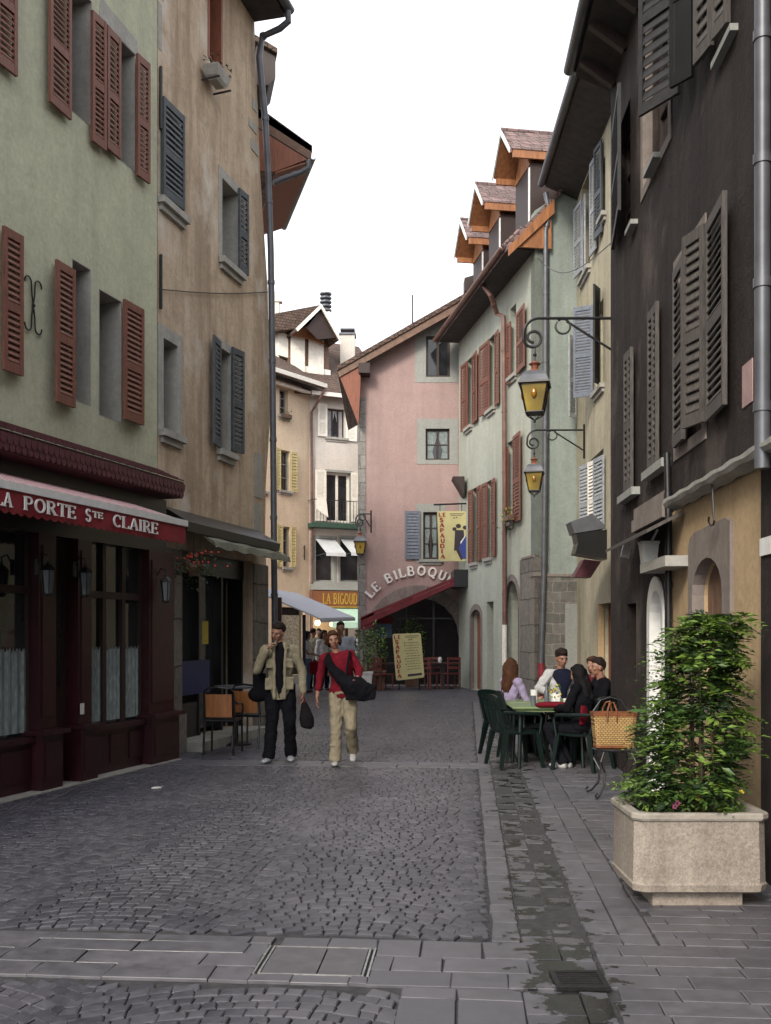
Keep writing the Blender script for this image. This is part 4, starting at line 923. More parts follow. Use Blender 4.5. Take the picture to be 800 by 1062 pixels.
def R_mint():
    A, B = (3.41,23.1), (2.21,30.5)
    W = Wall(A, B, (0,25))
    H = thing('townhouse', 'long pale mint green house with red shutters and three roof dormers', 'house', (3.6,26,0))
    ez = 10.35; g = W.sz
    up = lambda x: 376.6-1.0*(x-482.5); ub = lambda x: 446-.8*(x-482.5); lt = lambda x: 509-.5*(x-487); lb = lambda x: 585-.33*(x-488)
    wins = {'u1': W.rect(484.5,489.5,up(487),ub(487),487), 'u2': W.rect(507,513,up(510),ub(510),510), 'u3': W.rect(529.5,535.5,318,390,532),
            'l1': W.rect(489.8,494.5,lt(492),lb(492),492), 'l2': W.rect(505,509.5,lt(507),lb(507),507), 'l3': W.rect(526.5,531.8,458,542,529)}
    h = {'door': archpts(*[g(x,700)[0] for x in (499,489)], .012, g(494,632)[1], .25), 'door2': rc(*[g(x,700)[0] for x in (512,505)], .012, g(508,624)[1]),
         'arch': archpts(*[g(x,700)[0] for x in (538.5,523.5)], .012, g(531,602)[1], .7)}
    m = MB().mat(MATS['mint_light_plaster']); W.face(m, rc(0, W.len, 0, ez), [rc(*r) for r in wins.values()]+list(h.values()), .35); m.obj('wall', H)
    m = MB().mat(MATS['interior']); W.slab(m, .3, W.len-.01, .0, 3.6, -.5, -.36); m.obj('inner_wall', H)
    for r in wins.values(): window(W,H,r,.2,1 if r[1]-r[0]<.7 else 2,3,'grey_trim','glass',sill='stone_trim')
    # doors set back in their openings
    a0,a1 = [g(x,700)[0] for x in (499,489)]; m = MB().mat(MATS['red_wood']); W.slab(m, a0, a1, .013, 2.5, -.25, -.18); W.slab(m, a0+.1, a1-.1, .95, 1.02, -.18, -.165); m.obj('door', H)
    a0,a1 = [g(x,700)[0] for x in (512,505)]; m = MB().mat(MATS['dark_wood']); W.slab(m, a0, a1, .013, 2.7, -.3, -.22); m.obj('door', H)
    for (x0,x1,zt) in ((499,489,g(494,632)[1]),(538.5,523.5,g(531,602)[1])):
        s1,s0 = g(x0,700)[0], g(x1,700)[0]; s0,s1 = min(s0,s1), max(s0,s1); rise = .25 if x0 == 499 else .7
        m = MB().mat(MATS['brown_stone']); o = archpts(s0-.16, s1+.16, .0, zt+.16, rise+.1); W.face(m, o, [archpts(s0+.003, s1-.003, -.0001+.001, zt-.003, rise)], .1, .015); m.obj('door_surround', H)
    def sh(x0,x1,yt,yb,side,lab=None,ang=4):
        c = (x0+x1)/2; a0,a1,z0,z1 = W.rect(x0,x1,yt,yb,c,.06)
        # hinge on the window side
        if side > 0: shutter(W,H,a0,1,z0,z1,a1-a0,ang,'red_shutter',slats=.075)
        else: shutter(W,H,a1,-1,z0,z1,a1-a0,ang,'red_shutter',slats=.075)
    for x0,x1,s_ in ((479.3,484.5,1),(489.5,495.5,-1),(499,507,1),(513,517.5,-1)): c=(x0+x1)/2; sh(x0,x1,up(c),ub(c),s_)
    for x0,x1,s_ in ((486.5,490,1),(494.5,499,-1),(500.5,505,1),(509.5,513.8,-1)): c=(x0+x1)/2; sh(x0,x1,lt(c),lb(c),s_)
    sh(535.5,545.6,320,384,-1); sh(526,529.3,335,398,1); sh(531.8,541,450,541,-1); sh(524.3,526.5,464,548,1)
    # end wall, facing the camera, rubble below and render above
    U = V((W.n.x,W.n.y,0))*-1; E2 = V((A[0],A[1],0))+U*4.5
    W2 = Wall(A, (E2.x,E2.y), (0,0)); zl = W2.sz(580,598)[1]
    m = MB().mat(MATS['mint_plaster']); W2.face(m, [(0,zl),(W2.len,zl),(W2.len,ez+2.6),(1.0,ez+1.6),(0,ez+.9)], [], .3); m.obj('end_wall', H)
    m = MB().mat(MATS['rubble']); W2.slab(m, -.02, W2.len, 0, zl-.0, -.3, .02); m.obj('stone_base', H)
    m = MB().mat(MATS['brown_stone']); W2.slab(m, -.06, W2.len, zl, zl+.06, -.2, .05)
    zq = W.sz(545,580)[1]; W.slab(m, 0, .95, zq, zq+.05, -.1, .045); m.obj('string_course', H)
    m = MB().mat(MATS['pier_stone']); W.slab(m, -.02, W.sz(540.5,650)[0], 0, zq, -.2, .03); m.obj('corner_stones', H)
    m = MB().mat(MATS['grey_trim']); a0,a1,z0,z1 = W2.rect(586,603,626,690,None,.02); W2.slab(m, a0, a1+.6, .012, z1, -.0, .05); m.obj('side_door', H)
    # pipes
    q = lambda x,y,o=.12: W.p(*g(x,y,o)[:2], o)
    P = [W.p(g(500,300,.6)[0], ez+.05, .6), W.p(g(500,300,.6)[0]-.3, ez-.35, .45), W.p(g(523,320,.12)[0]+.35, ez-.7, .2), q(522.5,328), q(523,400), q(523.5,500), q(523.5,648)]
    drainpipe(H, P, .06, 'copper_pipe', rings=6)
    m = MB().mat(MATS['white_shutter']); m.tube([q(523.5,648), q(523.5,690)], .065, 10); m.obj('pipe_foot', H, smooth=True, angle=40)
    q2 = lambda x,y,o=.1: W2.p(*W2.sz(x,y,o)[:2], o)
    drainpipe(H, [q2(566,200), q2(568.5,212), q2(568.5,230), q2(566,240), q2(566,300), q2(565.5,480), q2(564,600), q2(561,690)], .06, 'zinc', rings=7)
    plain('red_paint', (.22,.02,.03), .5, .3, 6); m = MB().mat(MATS['red_paint']); p0 = q2(561.5,690); m.tube([V((p0.x,p0.y,0)), p0+V((0,0,.05))], .085, 10); m.obj('pipe_guard', H, smooth=True, angle=40)
    # eaves: flat boarded soffit, tile edge and steep roof
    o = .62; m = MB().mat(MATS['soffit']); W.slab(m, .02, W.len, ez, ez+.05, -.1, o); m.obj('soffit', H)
    ridge_o, ridge_z = -4.6, ez+5.6; sl = lambda oo: ez+.12+(o-oo)*(ridge_z-ez)/(o-ridge_o)
    m = MB().mat(MATS['pink_tiles']); m.prism([W.p(-.15,sl(oo)-(.12 if k else 0),oo) for oo,k in ((o+.06,0),(ridge_o,0),(ridge_o,1),(o+.06,1))], W.u*(W.len+.2)); rf = m.obj('roof', H)
    m = MB().mat(MATS['pink_tiles']); a = 0
    while a < W.len: m.tube([W.p(a, sl(o+.06)-.03, o+.14), W.p(a, sl(o-.3)+.03, o-.3)], .055, 6); a += .17
    m.obj('edge_tiles', rf)
    gutter(H, W.p(.1,ez+.06,o+.12), W.p(W.len,ez+.06,o+.12), .075, 'copper_pipe')
    # orange boarded gable end of the eaves
    m = MB().mat(MATS['orange_wood']); e = lambda x,y: W2.p(*W2.sz(x,y,.0)[:2], 0)
    gb = [W.p(-.13, ez-.0, o+.02), W.p(-.13, sl(o)-.13, o+.02), W.p(-.13, sl(-.35)-.13, -.35), W.p(-.13, ez, -.35)]; m.prism(gb, W.u*.06)
    m.prism([W.p(-.19, sl(o+.05)-.30, o+.05), W.p(-.19, sl(o+.05)-.1, o+.05), W.p(-.19, sl(-.4)-.1, -.4), W.p(-.19, sl(-.4)-.42, -.4)], W.u*.055); m.obj('gable_boarding', H)
    # dormers
    for k, (Yd, xf) in enumerate(((24.15,522),(27.0,495),(29.3,479.5))):
        a = (Yd-W.A.y)/W.u.y; X0 = (xf-CX)/F*(Yd-.2); of = (V((X0,Yd-.2,0))-W.p(a,0,0)).dot(W.n); of = min(of, .55)
        zr = 13.55; ze = zr-.74; w = .72; bk = -3.2
        m = MB().mat(MATS['pink_tiles'])
        for sd in (-1, 1):
            m.prism([W.p(a, zr, of), W.p(a, zr, bk), W.p(a+sd*w, ze, bk), W.p(a+sd*w, ze, of)], V((0,0,-.07)))
            kk = 0
            for row in range(5):
                f = row/4.6; oo = of-.02
                while oo > bk+.2:
                    p = W.p(a+sd*w*(f+.2), ze+(zr-ze)*(1-f-.2)+.015, oo-(.1 if row%2 else 0)); m.prism([p, p-W.n*.24, p-W.n*.24+(W.u*-sd*w*.22+V((0,0,(zr-ze)*.22)))-V((0,0,.012)), p+(W.u*-sd*w*.22+V((0,0,(zr-ze)*.22)))-V((0,0,.012))], V((0,0,.022))); oo -= .25
        m.tube([W.p(a, zr+.02, of+.02), W.p(a, zr+.02, bk)], .06, 6); dr = m.obj('dormer_roof', H)
        m = MB().mat(MATS['orange_wood'])
        for sd in (-1,1): m.prism([W.p(a, zr-.075, of-.01), W.p(a, zr-.075, bk), W.p(a+sd*(w-.01), ze-.075, bk), W.p(a+sd*(w-.01), ze-.075, of-.01)], V((0,0,-.02)))
        for sd in (-1,1): W.slab(m, a+sd*w-.03, a+sd*w+.03, ze-.22, ze-.03, bk, of-.06)
        m.prism([W.p(a-w+.12, ze-.30, of-.50), W.p(a+w-.12, ze-.30, of-.50), W.p(a+.0, zr-.15, of-.50)], -W.n*.06)
        m.obj('dormer_boarding', H)
        m = MB().mat(MATS['white_paint'])
        for sd in (-1,1): m.prism([W.p(a, zr+.03, of+.01), W.p(a+sd*(w+.02), ze-.01, of+.01), W.p(a+sd*(w+.02), ze-.12, of+.01), W.p(a, zr-.1, of+.01)], W.n*.03)
        m.obj('bargeboard', H)
        m = MB().mat(MATS['dark_wood']); W.slab(m, a-w+.12, a+w-.12, 10.9, ze-.25, bk, of-.52); m.obj('dormer_cheek', H)
        m = MB().mat(MATS['white_paint']); W.slab(m, a-w+.14, a-w+.20, 11.2, ze-.35, of-.519, of-.49); m.obj('dormer_window', H)
    m = MB().mat(MATS['mint_light_plaster']); W.slab(m, .02, W.len-.02, 0, ez-.05, -6, -.51); W.slab(m, .3, W.len, ez-.05, 11.2, -4.4, -1.2); m.obj('side_wall', H)
    # small boarded hoods near the far corner
    m = MB().mat(MATS['dark_wood']); m.prism([at(470,494,29.3), at(482,494,29.3), at(482,514,29.3)], V((0,.8,0))); m.obj('hood', H)
    plant_box(q(527,537,.2), W.u, .55, 'yellow flowered window box on the mint green house sill', flower='petal_yellow')
    # small black hood above the arch at the far corner
    C = thing('chimney', 'small brown chimney block behind the far end of the mint house eaves', 'chimney', at(487,295,31)); m = MB().mat(MATS['dark_wood']); m.prism([at(482,288,31), at(492,285,31), at(492,302,31), at(482,302,31)], V((0,.5,0))); m.obj('stack', C)
    return W, H

def R_yellow():
    W = Wall((4.39,23.24), (4.31,19.2), (0,20)); W = Wall((4.31-.02*6.0,19.2-6.0), (4.39,23.24), (0,20))
    H = thing('townhouse', 'pale yellow plaster house with dark overhanging eaves and grey shutters, half hidden', 'house', (5,19,0))
    g = W.sz; wt = 11.5
    wins = {'a': W.rect(604,612,172,275,612), 'b': W.rect(621,628,178,235,621), 'c': W.rect(618,626,322,408,618), 'd': W.rect(612,626,478,556,612)}
    m = MB().mat(MATS['yellow_plaster']); door = rc(g(634,700)[0], g(621,700)[0], .012, g(625,626)[1]); door = rc(min(door[0][0],door[1][0]), max(door[0][0],door[1][0]), .012, door[2][1])
    W.face(m, rc(0, W.len-.01, 0, wt), [rc(*r) for r in wins.values()]+[door], .3); m.obj('wall', H); body_box(W,H,5,0,wt,'yellow_plaster',0,W.len-1.2,-.3)
    for r in wins.values(): window(W,H,r,.2,2,3,'grey_trim','glass',sill='stone_trim')
    def sh(x0,x1,yt,yb,mat,ang=5,d=1,w=None):
        a0,a1,z0,z1 = W.rect(x0,x1,yt,yb,(x0+x1)/2,.05)
        shutter(W,H,a0 if d>0 else a1,d,z0,z1,w or (a1-a0),ang,mat,slats=.07)
    sh(599,603.5,212,285,'pale_shutter',8); sh(605,609,205,282,'pale_shutter',6,-1); sh(614,618.5,165,262,'pale_shutter',5); sh(619.5,624,150,245,'grey_shutter',8)
    # shutters swung out from the wall, seen face on
    a,z = g(619,400); z0, z1 = g(616,412)[1], g(616,318)[1]; shutter(W,H,g(617,360)[0],1,z0,z1,.42,62,'blue_grey_shutter',slats=.06)
    shutter(W,H,g(600,360)[0],-1,g(600,434)[1],g(600,350)[1],.32,40,'pale_shutter',slats=.06); a0,a1,z0,z1 = W.rect(617.5,622,303,402,620,.05); shutter(W,H,a0,-1,z0,z1,.35,30,'dark_shutter',slats=.06)
    sh(607,611.5,482,560,'pale_shutter',14); sh(614,618.5,478,556,'white_shutter',10); sh(620,626,474,552,'pale_shutter',8)
    # door with yellow frame, small hood
    a0,a1 = door[0][0], door[1][0]; m = MB().mat(MATS['orange_plaster']); W.slab(m, a1-.06, a1+.02, .012, door[2][1], -.1, .02); m.obj('door_frame', H)
    m = MB().mat(MATS['red_wood']); W.slab(m, a0, a1, .013, door[2][1], -.28, -.2); d = m.obj('door', H); m = MB().mat(MATS['amber_glass']); W.slab(m, a0+.15, a1-.25, 1.2, door[2][1]-.35, -.199, -.19); m.obj('pane', d)
    # eaves
    m = MB().mat(MATS['soffit']); m.prism([W.p(0,wt,-.1), W.p(0,wt+.35,.72), W.p(0,wt+.42,.72), W.p(0,wt+.5,-.1)], W.u*(W.len-.02)); m.obj('soffit', H)
    m = MB().mat(MATS['brown_tiles']); m.prism([W.p(0,wt+.43,.8), W.p(0,wt+3.4,-4), W.p(0,wt+3.3,-4), W.p(0,wt+.35,.8)], W.u*(W.len-.02)); m.obj('roof', H)
    gutter(H, W.p(0,wt+.42,.82), W.p(W.len-.02,wt+.42,.82), .08)
    # boxed sun blind casing and small pink tiled hood lower down
    B = thing('awning', 'folded dark awning casing with a grey hood under the yellow house windows', 'awning', at(612,560,18)); m = MB().mat(MATS['zinc'])
    Yb = 18.2; P = lambda x,y,d=0: at(x,y,Yb)+V((0,d,0)); m.prism([P(592,541), P(615,533), P(628,545), P(628,548), P(596,553)], V((0,.5,0))); m.obj('casing', B)
    m = MB().mat(MATS['black_paint']); m.prism([P(598,553,.02), P(630,549,.02), P(630,580,.02), P(597,574,.02), P(600,563,.02)], V((0,.45,0))); m.obj('folded_cloth', B)
    m = MB().mat(MATS['burgundy_tile']); Yb = 19.5; m.prism([P(596,598), P(606,580), P(624,582), P(613,599)], V((0,.4,0))); 
    tag(m.obj('tiled_hood', None, base=at(605,590,19.5)), 'small reddish tiled hood above the amber paned door', 'hood')
    return W, H

def R_dark():
    # s=0 at the far corner (x=634), running towards and past the camera
    k = .0535; Yf = 12.55; A = (2.12+k*Yf, Yf); B = (2.12+k*-6, -6)
    W = Wall(A, B, (0,6)); g = W.sz
    H = thing('townhouse', 'dark brown weathered house with grey louvred shutters and an orange ground floor', 'house', (3.2,9,0))
    top = 8.35
    wins = {}
    wins['A'] = W.rect(651,657.5,364,508,654); wins['B'] = W.rect(676,684,318,484,680); wins['C'] = W.rect(703,729,262,455,716); wins['U1'] = W.rect(636.5,654,118,238,648)
    wins['U2'] = W.rect(668,694,-60,165,682); wins['U3'] = W.rect(729,756,-200,30,745)
    for i, a in enumerate((8.2,11,14)): wins['n%d'%i] = (a, a+.8, 3.4, 4.9)
    zc = g(690,533,.0)[1]
    split = g(697,600)[0]       # orange ground floor starts here
    aw = [g(x,650)[0] for x in (721.5,753)]; awz = (g(722,700)[1]-.2, g(738,575,.0)[1]); awin = archpts(aw[0], aw[1], awz[0], awz[1]-.02, .28)
    dr = [g(x,650)[0] for x in (675,689)]; dwin = archpts(dr[0], dr[1], .012, g(683,610)[1], .3)
    dd = [g(x,650)[0] for x in (650,660)]; ddoor = rc(dd[0], dd[1], .012, g(655,626)[1])
    m = MB().mat(MATS['dark_render']); W.face(m, rc(0, W.len, 0, top), [rc(*r) for r in wins.values()]+[dwin, ddoor, rc(split, g(792,600)[0], .005, zc-.02)], .25); m.obj('wall', H)
    body_box(W,H,6,0,top,'dark_render')
    m = MB().mat(MATS['orange_plaster']); W.face(m, rc(split+.002, g(792,600)[0]-.002, .006, zc-.022), [awin], .12, -.0); m.obj('orange_wall', H)
    for kk, r in wins.items(): window(W,H,r,.2,2,3,'dark_wood','glass',sill=None)
    # arched stone window surround
    m = MB().mat(MATS['brown_stone']); s0 = g(713.5,600,.03)[0]; s1 = g(757,600,.03)[0]; zt = g(735,549,.03)[1]
    W.face(m, [(s0,awz[0]-.1),(s1,awz[0]-.1),(s1,zt),(s1-.12,zt+.04),(s0+.2,zt+.02),(s0+.05,zt-.02),(s0,zt-.1)], [archpts(aw[0]+.002, aw[1]-.002, awz[0], awz[1]-.022, .28)], .1, .03)
    m.obj('arched_surround', H)
    m = MB().mat(MATS['dark_wood']); W.slab(m, aw[0]-.1, aw[1]+.1, awz[0]-.05, awz[1]+.05, -.24, -.121); f = m.obj('window', H)
    m = MB().mat(MATS['brown_wood']); n = 6; zz = g(738,640)[1]
    for i in range(n): x = aw[0]+(aw[1]-aw[0])*i/n; W.slab(m, x+.006, x+(aw[1]-aw[0])/n-.006, zz, awz[1]-.02, -.12, -.1)
    m.obj('boarding', f); m = MB().mat(MATS['glass']); W.slab(m, aw[0]+.05, aw[1]-.05, awz[0]+.05, zz-.04, -.12, -.108); m.obj('pane', f)
    # arched white door frame
    m = MB().mat(MATS['white_paint']); s0, s1, zt = dr[0], dr[1], dwin[2+5][1]
    W.face(m, archpts(s0-.10, s1+.02, .0125, zt+.12, .36), [archpts(s0+.03, s1-.03, .012+.001, zt-.02, .3)], .14, .02); fr = m.obj('door_frame', H)
    m = MB().mat(MATS['white_paint']); W.slab(m, s0+.05, s0+.14, .013, zt-.35, -.16, -.1); W.slab(m, s0+.22, s0+.28, .013, zt-.35, -.16, -.1); W.slab(m, s0, s1, zt-.42, zt-.28, -.16, -.09); m.obj('door', H)
    m = MB().mat(MATS['glass']); W.slab(m, s0, s1, .013, zt, -.2, -.17); m.obj('door_pane', H)
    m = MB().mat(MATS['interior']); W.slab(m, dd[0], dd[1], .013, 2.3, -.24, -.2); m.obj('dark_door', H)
    # sills and shutters of the first floor
    def sill(px0, px1, py0, py1, mat='stone_trim', o=.12, th=.08):
        a0, z0 = g(px0,py1,o); a1, z1 = g(px1,py1,o); zt = g(px0,py0,o)[1]; m = MB().mat(MATS[mat]); W.slab(m, min(a0,a1), max(a0,a1), zt-th, zt, -.05, o); return m.obj('sill', H)
    sill(640,655,516,520,'grey_trim',.09); sill(665,686,491,503,'grey_trim',.09)
    def sh(x0,x1,yt,yb,mat,ang=3,d=-1,o=.03,w=None,slats=None,solid=False,x=None):
        a0,a1,z0,z1 = W.rect(x0,x1,yt,yb,x or (x0+x1)/2,o); return shutter(W,H,a0 if d>0 else a1,d,z0,z1,w or (a1-a0),ang,mat,o=o,slats=slats,solid=solid,rail=.04)
    S1 = sh(650.5,654,366,509,'weathered_shutter',2,slats=.07); sh(654.2,657.8,362,507,'weathered_shutter',2,1,slats=.07)
    sh(675.5,680,322,487,'weathered_shutter',2,slats=.07); sh(680.2,684.5,315,484,'weathered_shutter',2,1,slats=.07)
    sh(701.5,714,273,460,'weathered_shutter',3,1,slats=.07)
    shutter_px(W,H,733,711,249,446,18,'weathered_shutter',.03,slats=.075,label='weathered louvred shutter standing half open')
    sh(736.5,759,214,428,'weathered_shutter',3,1,o=.03,slats=.062)
    # upper floor: open shutters
    sh(637,656,112,238,'dark_shutter',6,1,slats=.08)
    shutter_px(W,H,706,665,-60,143,34,'dark_shutter',.03,slats=.09,label='dark louvred shutter standing open from the upper wall')
    shutter_px(W,H,720,697,-90,105,38,'black_paint',.05,solid=True,label='black solid shutter with rows of small round holes')
    shutter_px(W,H,741,723,-120,66,12,'weathered_shutter',.03,slats=.085); shutter_px(W,H,758,742,-150,40,12,'weathered_shutter',.03,slats=.085)
    sill(667,677,180,190,'grey_trim',.09,.05); sill(648,654,240,250,'grey_trim',.08,.05); sill(737,757,66,80,'grey_trim',.06,.05)
    for r_ in (('U2',),('C',)):
        a0,a1,z0,z1 = wins[r_[0]]; m = MB().mat(MATS['brown_stone']); W.face(m, rc(a0-.12,a1+.12,z0-.1,z1+.12), [rc(a0+.002,a1-.002,z0+.002,z1-.002)], .1, .012); m.obj('surround', H)
    # scaly stone cornice with zinc flashing above the orange wall
    c0 = g(690,533,.13)[0]; c1 = g(815,470,.13)[0]; m = MB().mat(MATS['stone_trim'])
    prof = [(zc-.03,.02),(zc-.01,.13),(zc+.02,.15),(zc+.05,.15),(zc+.10,.01)]
    m.loft([[W.p(a, z+.006*math.sin(a*13+i), o) for i,(z,o) in enumerate(prof)] for a in [c0+(c1-c0)*i/30 for i in range(31)]]); m.obj('cornice', H)
    # thick zinc pipe standing on the cornice at the right edge
    q = lambda x,y,o: W.p(*g(x,y,o)[:2], o)
    p0 = q(791,486,.12); drainpipe(H, [p0+V((0,0,0)), p0+V((0,0,4.6))], .048, rings=6)
    # narrow pipe beside the orange wall
    p0 = q(693.5,545,.05); drainpipe(H, [V((p0.x,p0.y,.05)), V((p0.x,p0.y,p0.z)), q(692,470,.05)], .03, 'black_iron', rings=4)
    # dark corner pilaster with a pale band
    m = MB().mat(MATS['dark_render']); a0 = g(792.5,700)[0]; W.slab(m, a0, a0+1.6, 0, zc-.03, -.1, .02); m.obj('pilaster', H)
    m = MB().mat(MATS['white_paint']); a0_,a1_,z0,z1 = W.rect(788,812,559,577,790,.02); W.slab(m, a0+.02, a0+.6, z0, z1, .0201, .035); m.obj('plate', H)
    # poster remnant
    plain('pink_paper', (.38,.25,.24), .9, .2, 8); m = MB().mat(MATS['pink_paper']); a0,a1,z0,z1 = W.rect(771,781.5,376,420,776); W.slab(m, a0, a1, z0, z1, 0.001, .008); m.obj('poster', H)
    # iron hook
    m = MB().mat(MATS['black_iron']); P = [q(738.5,495,.1), q(740,530,.1), q(741,540,.1), q(740,544,.1), q(737,545,.1), q(735,541,.1), q(735.5,536,.1)]; m.tube(P, .008, 6); m.tube([q(738,493,.02), q(738.5,495,.1)], .008, 6); m.obj('hook', H)
    # timber sign boards, slanted hood, shelf
    a0,a1,z0,z1 = W.rect(657,689,522,536,689,.05); m = MB().mat(MATS['brown_stone']); W.slab(m, a0, a1, z0, z1, .002, .07); W.slab(m, a0+.02, a1, z1+.01, z1+.12, .002, .05); m.obj('sign_boards', H)
    zt = z0-.02; m = MB().mat(MATS['weathered_shutter']); m.loft([[W.p(a, zt, .03), W.p(a, zt-.16, .34), W.p(a, zt-.19, .34), W.p(a, zt-.03, .03)] for a in (a0-.02, g(688,550,.2)[0])]); m.obj('hood', H)
    a0,z_ = g(664,590,.22); a1 = g(690,590,.22)[0]; zs = g(664,585,.22)[1]; m = MB().mat(MATS['stone_trim']); W.slab(m, min(a0,a1), max(a0,a1), zs-.09, zs, -.0, .22); m.obj('shelf', H)
    Pt = thing('flower_pot', 'white square pot standing on the stone shelf of the dark house', 'pot', q(673,584,.12)); pz = zs+.001; b = q(673,584,.12); b.z = pz
    m = MB().mat(MATS['white_paint']); m.loft([[b+V((x*s_,y*s_,z)) for x,y in ((-1,-1),(1,-1),(1,1),(-1,1))] for z,s_ in ((0,.06),(.19,.078),(.2,.085),(.22,.085),(.215,.07))]); m.obj('pot', Pt)
    m = MB().mat(MATS['white_paint']); m.bar(b+V((.01,-.02,.2)), b+V((.075,-.03,.33)), .06, .02); m.obj('tag', Pt)
    # floodlight
    b = q(650,570,.12); L_ = thing('floodlight', 'small pale floodlight fixed on the dark house wall', 'lamp', b); m = MB().mat(MATS['white_paint']); m.prism([b+V((-.06,0,-.07)), b+V((.03,0,-.09)), b+V((.05,0,.03)), b+V((-.03,0,.05))], V((.01,.09,0))); m.obj('housing', L_)
    m = MB().mat(MATS['black_iron']); m.bar(b+V((0,.04,.02)), W.p(g(650,560)[0], b.z+.08, 0), .02, .02); m.obj('bracket', L_)
    # eaves
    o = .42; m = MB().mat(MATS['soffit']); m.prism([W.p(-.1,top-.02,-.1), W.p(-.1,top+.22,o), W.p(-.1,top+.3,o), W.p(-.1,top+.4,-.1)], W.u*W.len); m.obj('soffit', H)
    m = MB().mat(MATS['brown_tiles']); m.prism([W.p(-.1,top+.31,o+.06), W.p(-.1,top+3.4,-5), W.p(-.1,top+3.3,-5), W.p(-.1,top+.25,o+.06)], W.u*W.len); m.obj('roof', H)
    gutter(H, W.p(-.1,top+.3,o+.08), W.p(W.len,top+.3,o+.08), .07)
    m = MB().mat(MATS['dark_wood']); a = .3
    while a < W.len-1: m = MB().mat(MATS['dark_wood']); m.bar(W.p(a,top-.1,0), W.p(a,top+.2,o-.03), .09, .12); m.obj('rafter', H); a += .75
    return W, H

def street_lantern(label, wall_pt, tip_dx, s, group='yellow glass lanterns on scrolled wall brackets', tilt=0):
    """wall_pt: where the arm meets the wall; arm runs to -x by tip_dx; lantern hangs under the scroll"""
    P = V(wall_pt); T_ = thing('street_lantern', label, 'lantern', P, group); m = MB().mat(MATS['black_iron'])
    d = V((-1,tilt,0)).normalized(); up = V((0,0,1)); L = tip_dx; q = lambda x, z: P+d*x*1.0+up*z
    r = .042*s*0+.02*s
    R1 = .205*s; arc = [q(L-R1+R1*math.sin(t), -R1+R1*math.cos(t)) for t in [i*math.pi/16 for i in range(0,9)]]
    # big outer hook: down the outside, curling back inward to a spiral
    sp = []; cx, cz = L-R1*.62, -R1*1.3
    for i in range(34):
        t = -.0+i*.27; rr = R1*(.64 if i < 12 else .64-.0145*(i-12)); rr = R1*.66*(1-.020*i)
        sp.append(q(cx+rr*math.cos(t+.15), cz-rr*math.sin(t+.15)))
    m.tube([q(0,0), q(L*.4,0), q(L-R1,0)]+arc[1:-1]+sp[0:30], r, 8)
    st = [q(.02,-.42*s), q(L*.52,-.04*s)]; m.tube(st, r*.8, 6)
    m.tube([q(L*.56+.10*s*math.cos(t), -.11*s+.10*s*math.sin(t)) for t in [R(150+i*25) for i in range(-4,11)]], r*.7, 6)
    m.bar(q(0,.12*s), q(0,-.6*s), .05*s, .02*s); m.obj('bracket', T_)
    hx, hz = cx-.02*s, cz-R1*.66
    m = MB().mat(MATS['black_iron']); c0 = q(hx, hz); m.tube([c0+up*.02, c0-up*.20*s], .013*s, 6); m.ball(c0-up*.09*s, .028*s, 4); m.obj('hanger', T_)
    top = c0-up*.20*s; s = s*.83; rot = Matrix.Rotation(R(45)+math.atan2(P.x, P.y)*-1, 3, 'Z'); 
    m = MB().mat(MATS['red_wood']); m.lathe(top, [(.03*s,.03*s),(.075*s,.0),(.10*s,-.015*s),(.06*s,-.05*s),(.05*s,-.10*s),(.11*s,-.125*s),(.14*s,-.15*s)], 12); m.obj('cap', T_)
    def sq(h, z): return [top+rot @ V((h*math.sqrt(2)*math.cos(R(90*i)), h*math.sqrt(2)*math.sin(R(90*i)), 0))+up*z for i in range(4)]
    m = MB().mat(MATS['zinc']); m.loft([sq(.14*s,-.15*s), sq(.19*s,-.22*s), sq(.235*s,-.33*s), sq(.225*s,-.335*s), sq(.13*s,-.16*s)]); m.obj('lantern_roof', T_)
    m = MB().mat(MATS['black_iron']); m.loft([sq(.25*s,-.335*s), sq(.255*s,-.36*s), sq(.235*s,-.375*s), sq(.21*s,-.34*s)])
    a, b = sq(.218*s,-.36*s), sq(.135*s,-.80*s)
    for i in range(4): m.bar(a[i], b[i], .022*s, .022*s)
    m.loft([sq(.145*s,-.80*s), sq(.15*s,-.815*s), sq(.14*s,-.83*s)])
    for i in range(4): e = b[i]; m.tube([e-up*.02*s, e.lerp(top-up*.9*s, .35)-up*.03*s, top-up*.93*s], .009*s, 5)
    m.ball(top-up*.95*s, .022*s, 4); m.obj('cage', T_)
    m = MB().mat(MATS['amber_glass']); m.loft([sq(.208*s,-.365*s), sq(.13*s,-.80*s)]); g_ = m.obj('pane', T_)
    bm_ = (plain('amber_bulb', (.28,.13,.012), .3, .2, 6)); 
    for i in range(4):
        cc = (a[i]+a[(i+1)%4]+b[i]+b[(i+1)%4])/4; out = (cc-(top-up*.58*s)); out.z = 0; out.normalize(); m = MB().mat(bm_); m.ball(cc+up*.06*s, (.05*s,.05*s,.085*s), 6); m.obj('bulb', g_)
    return T_
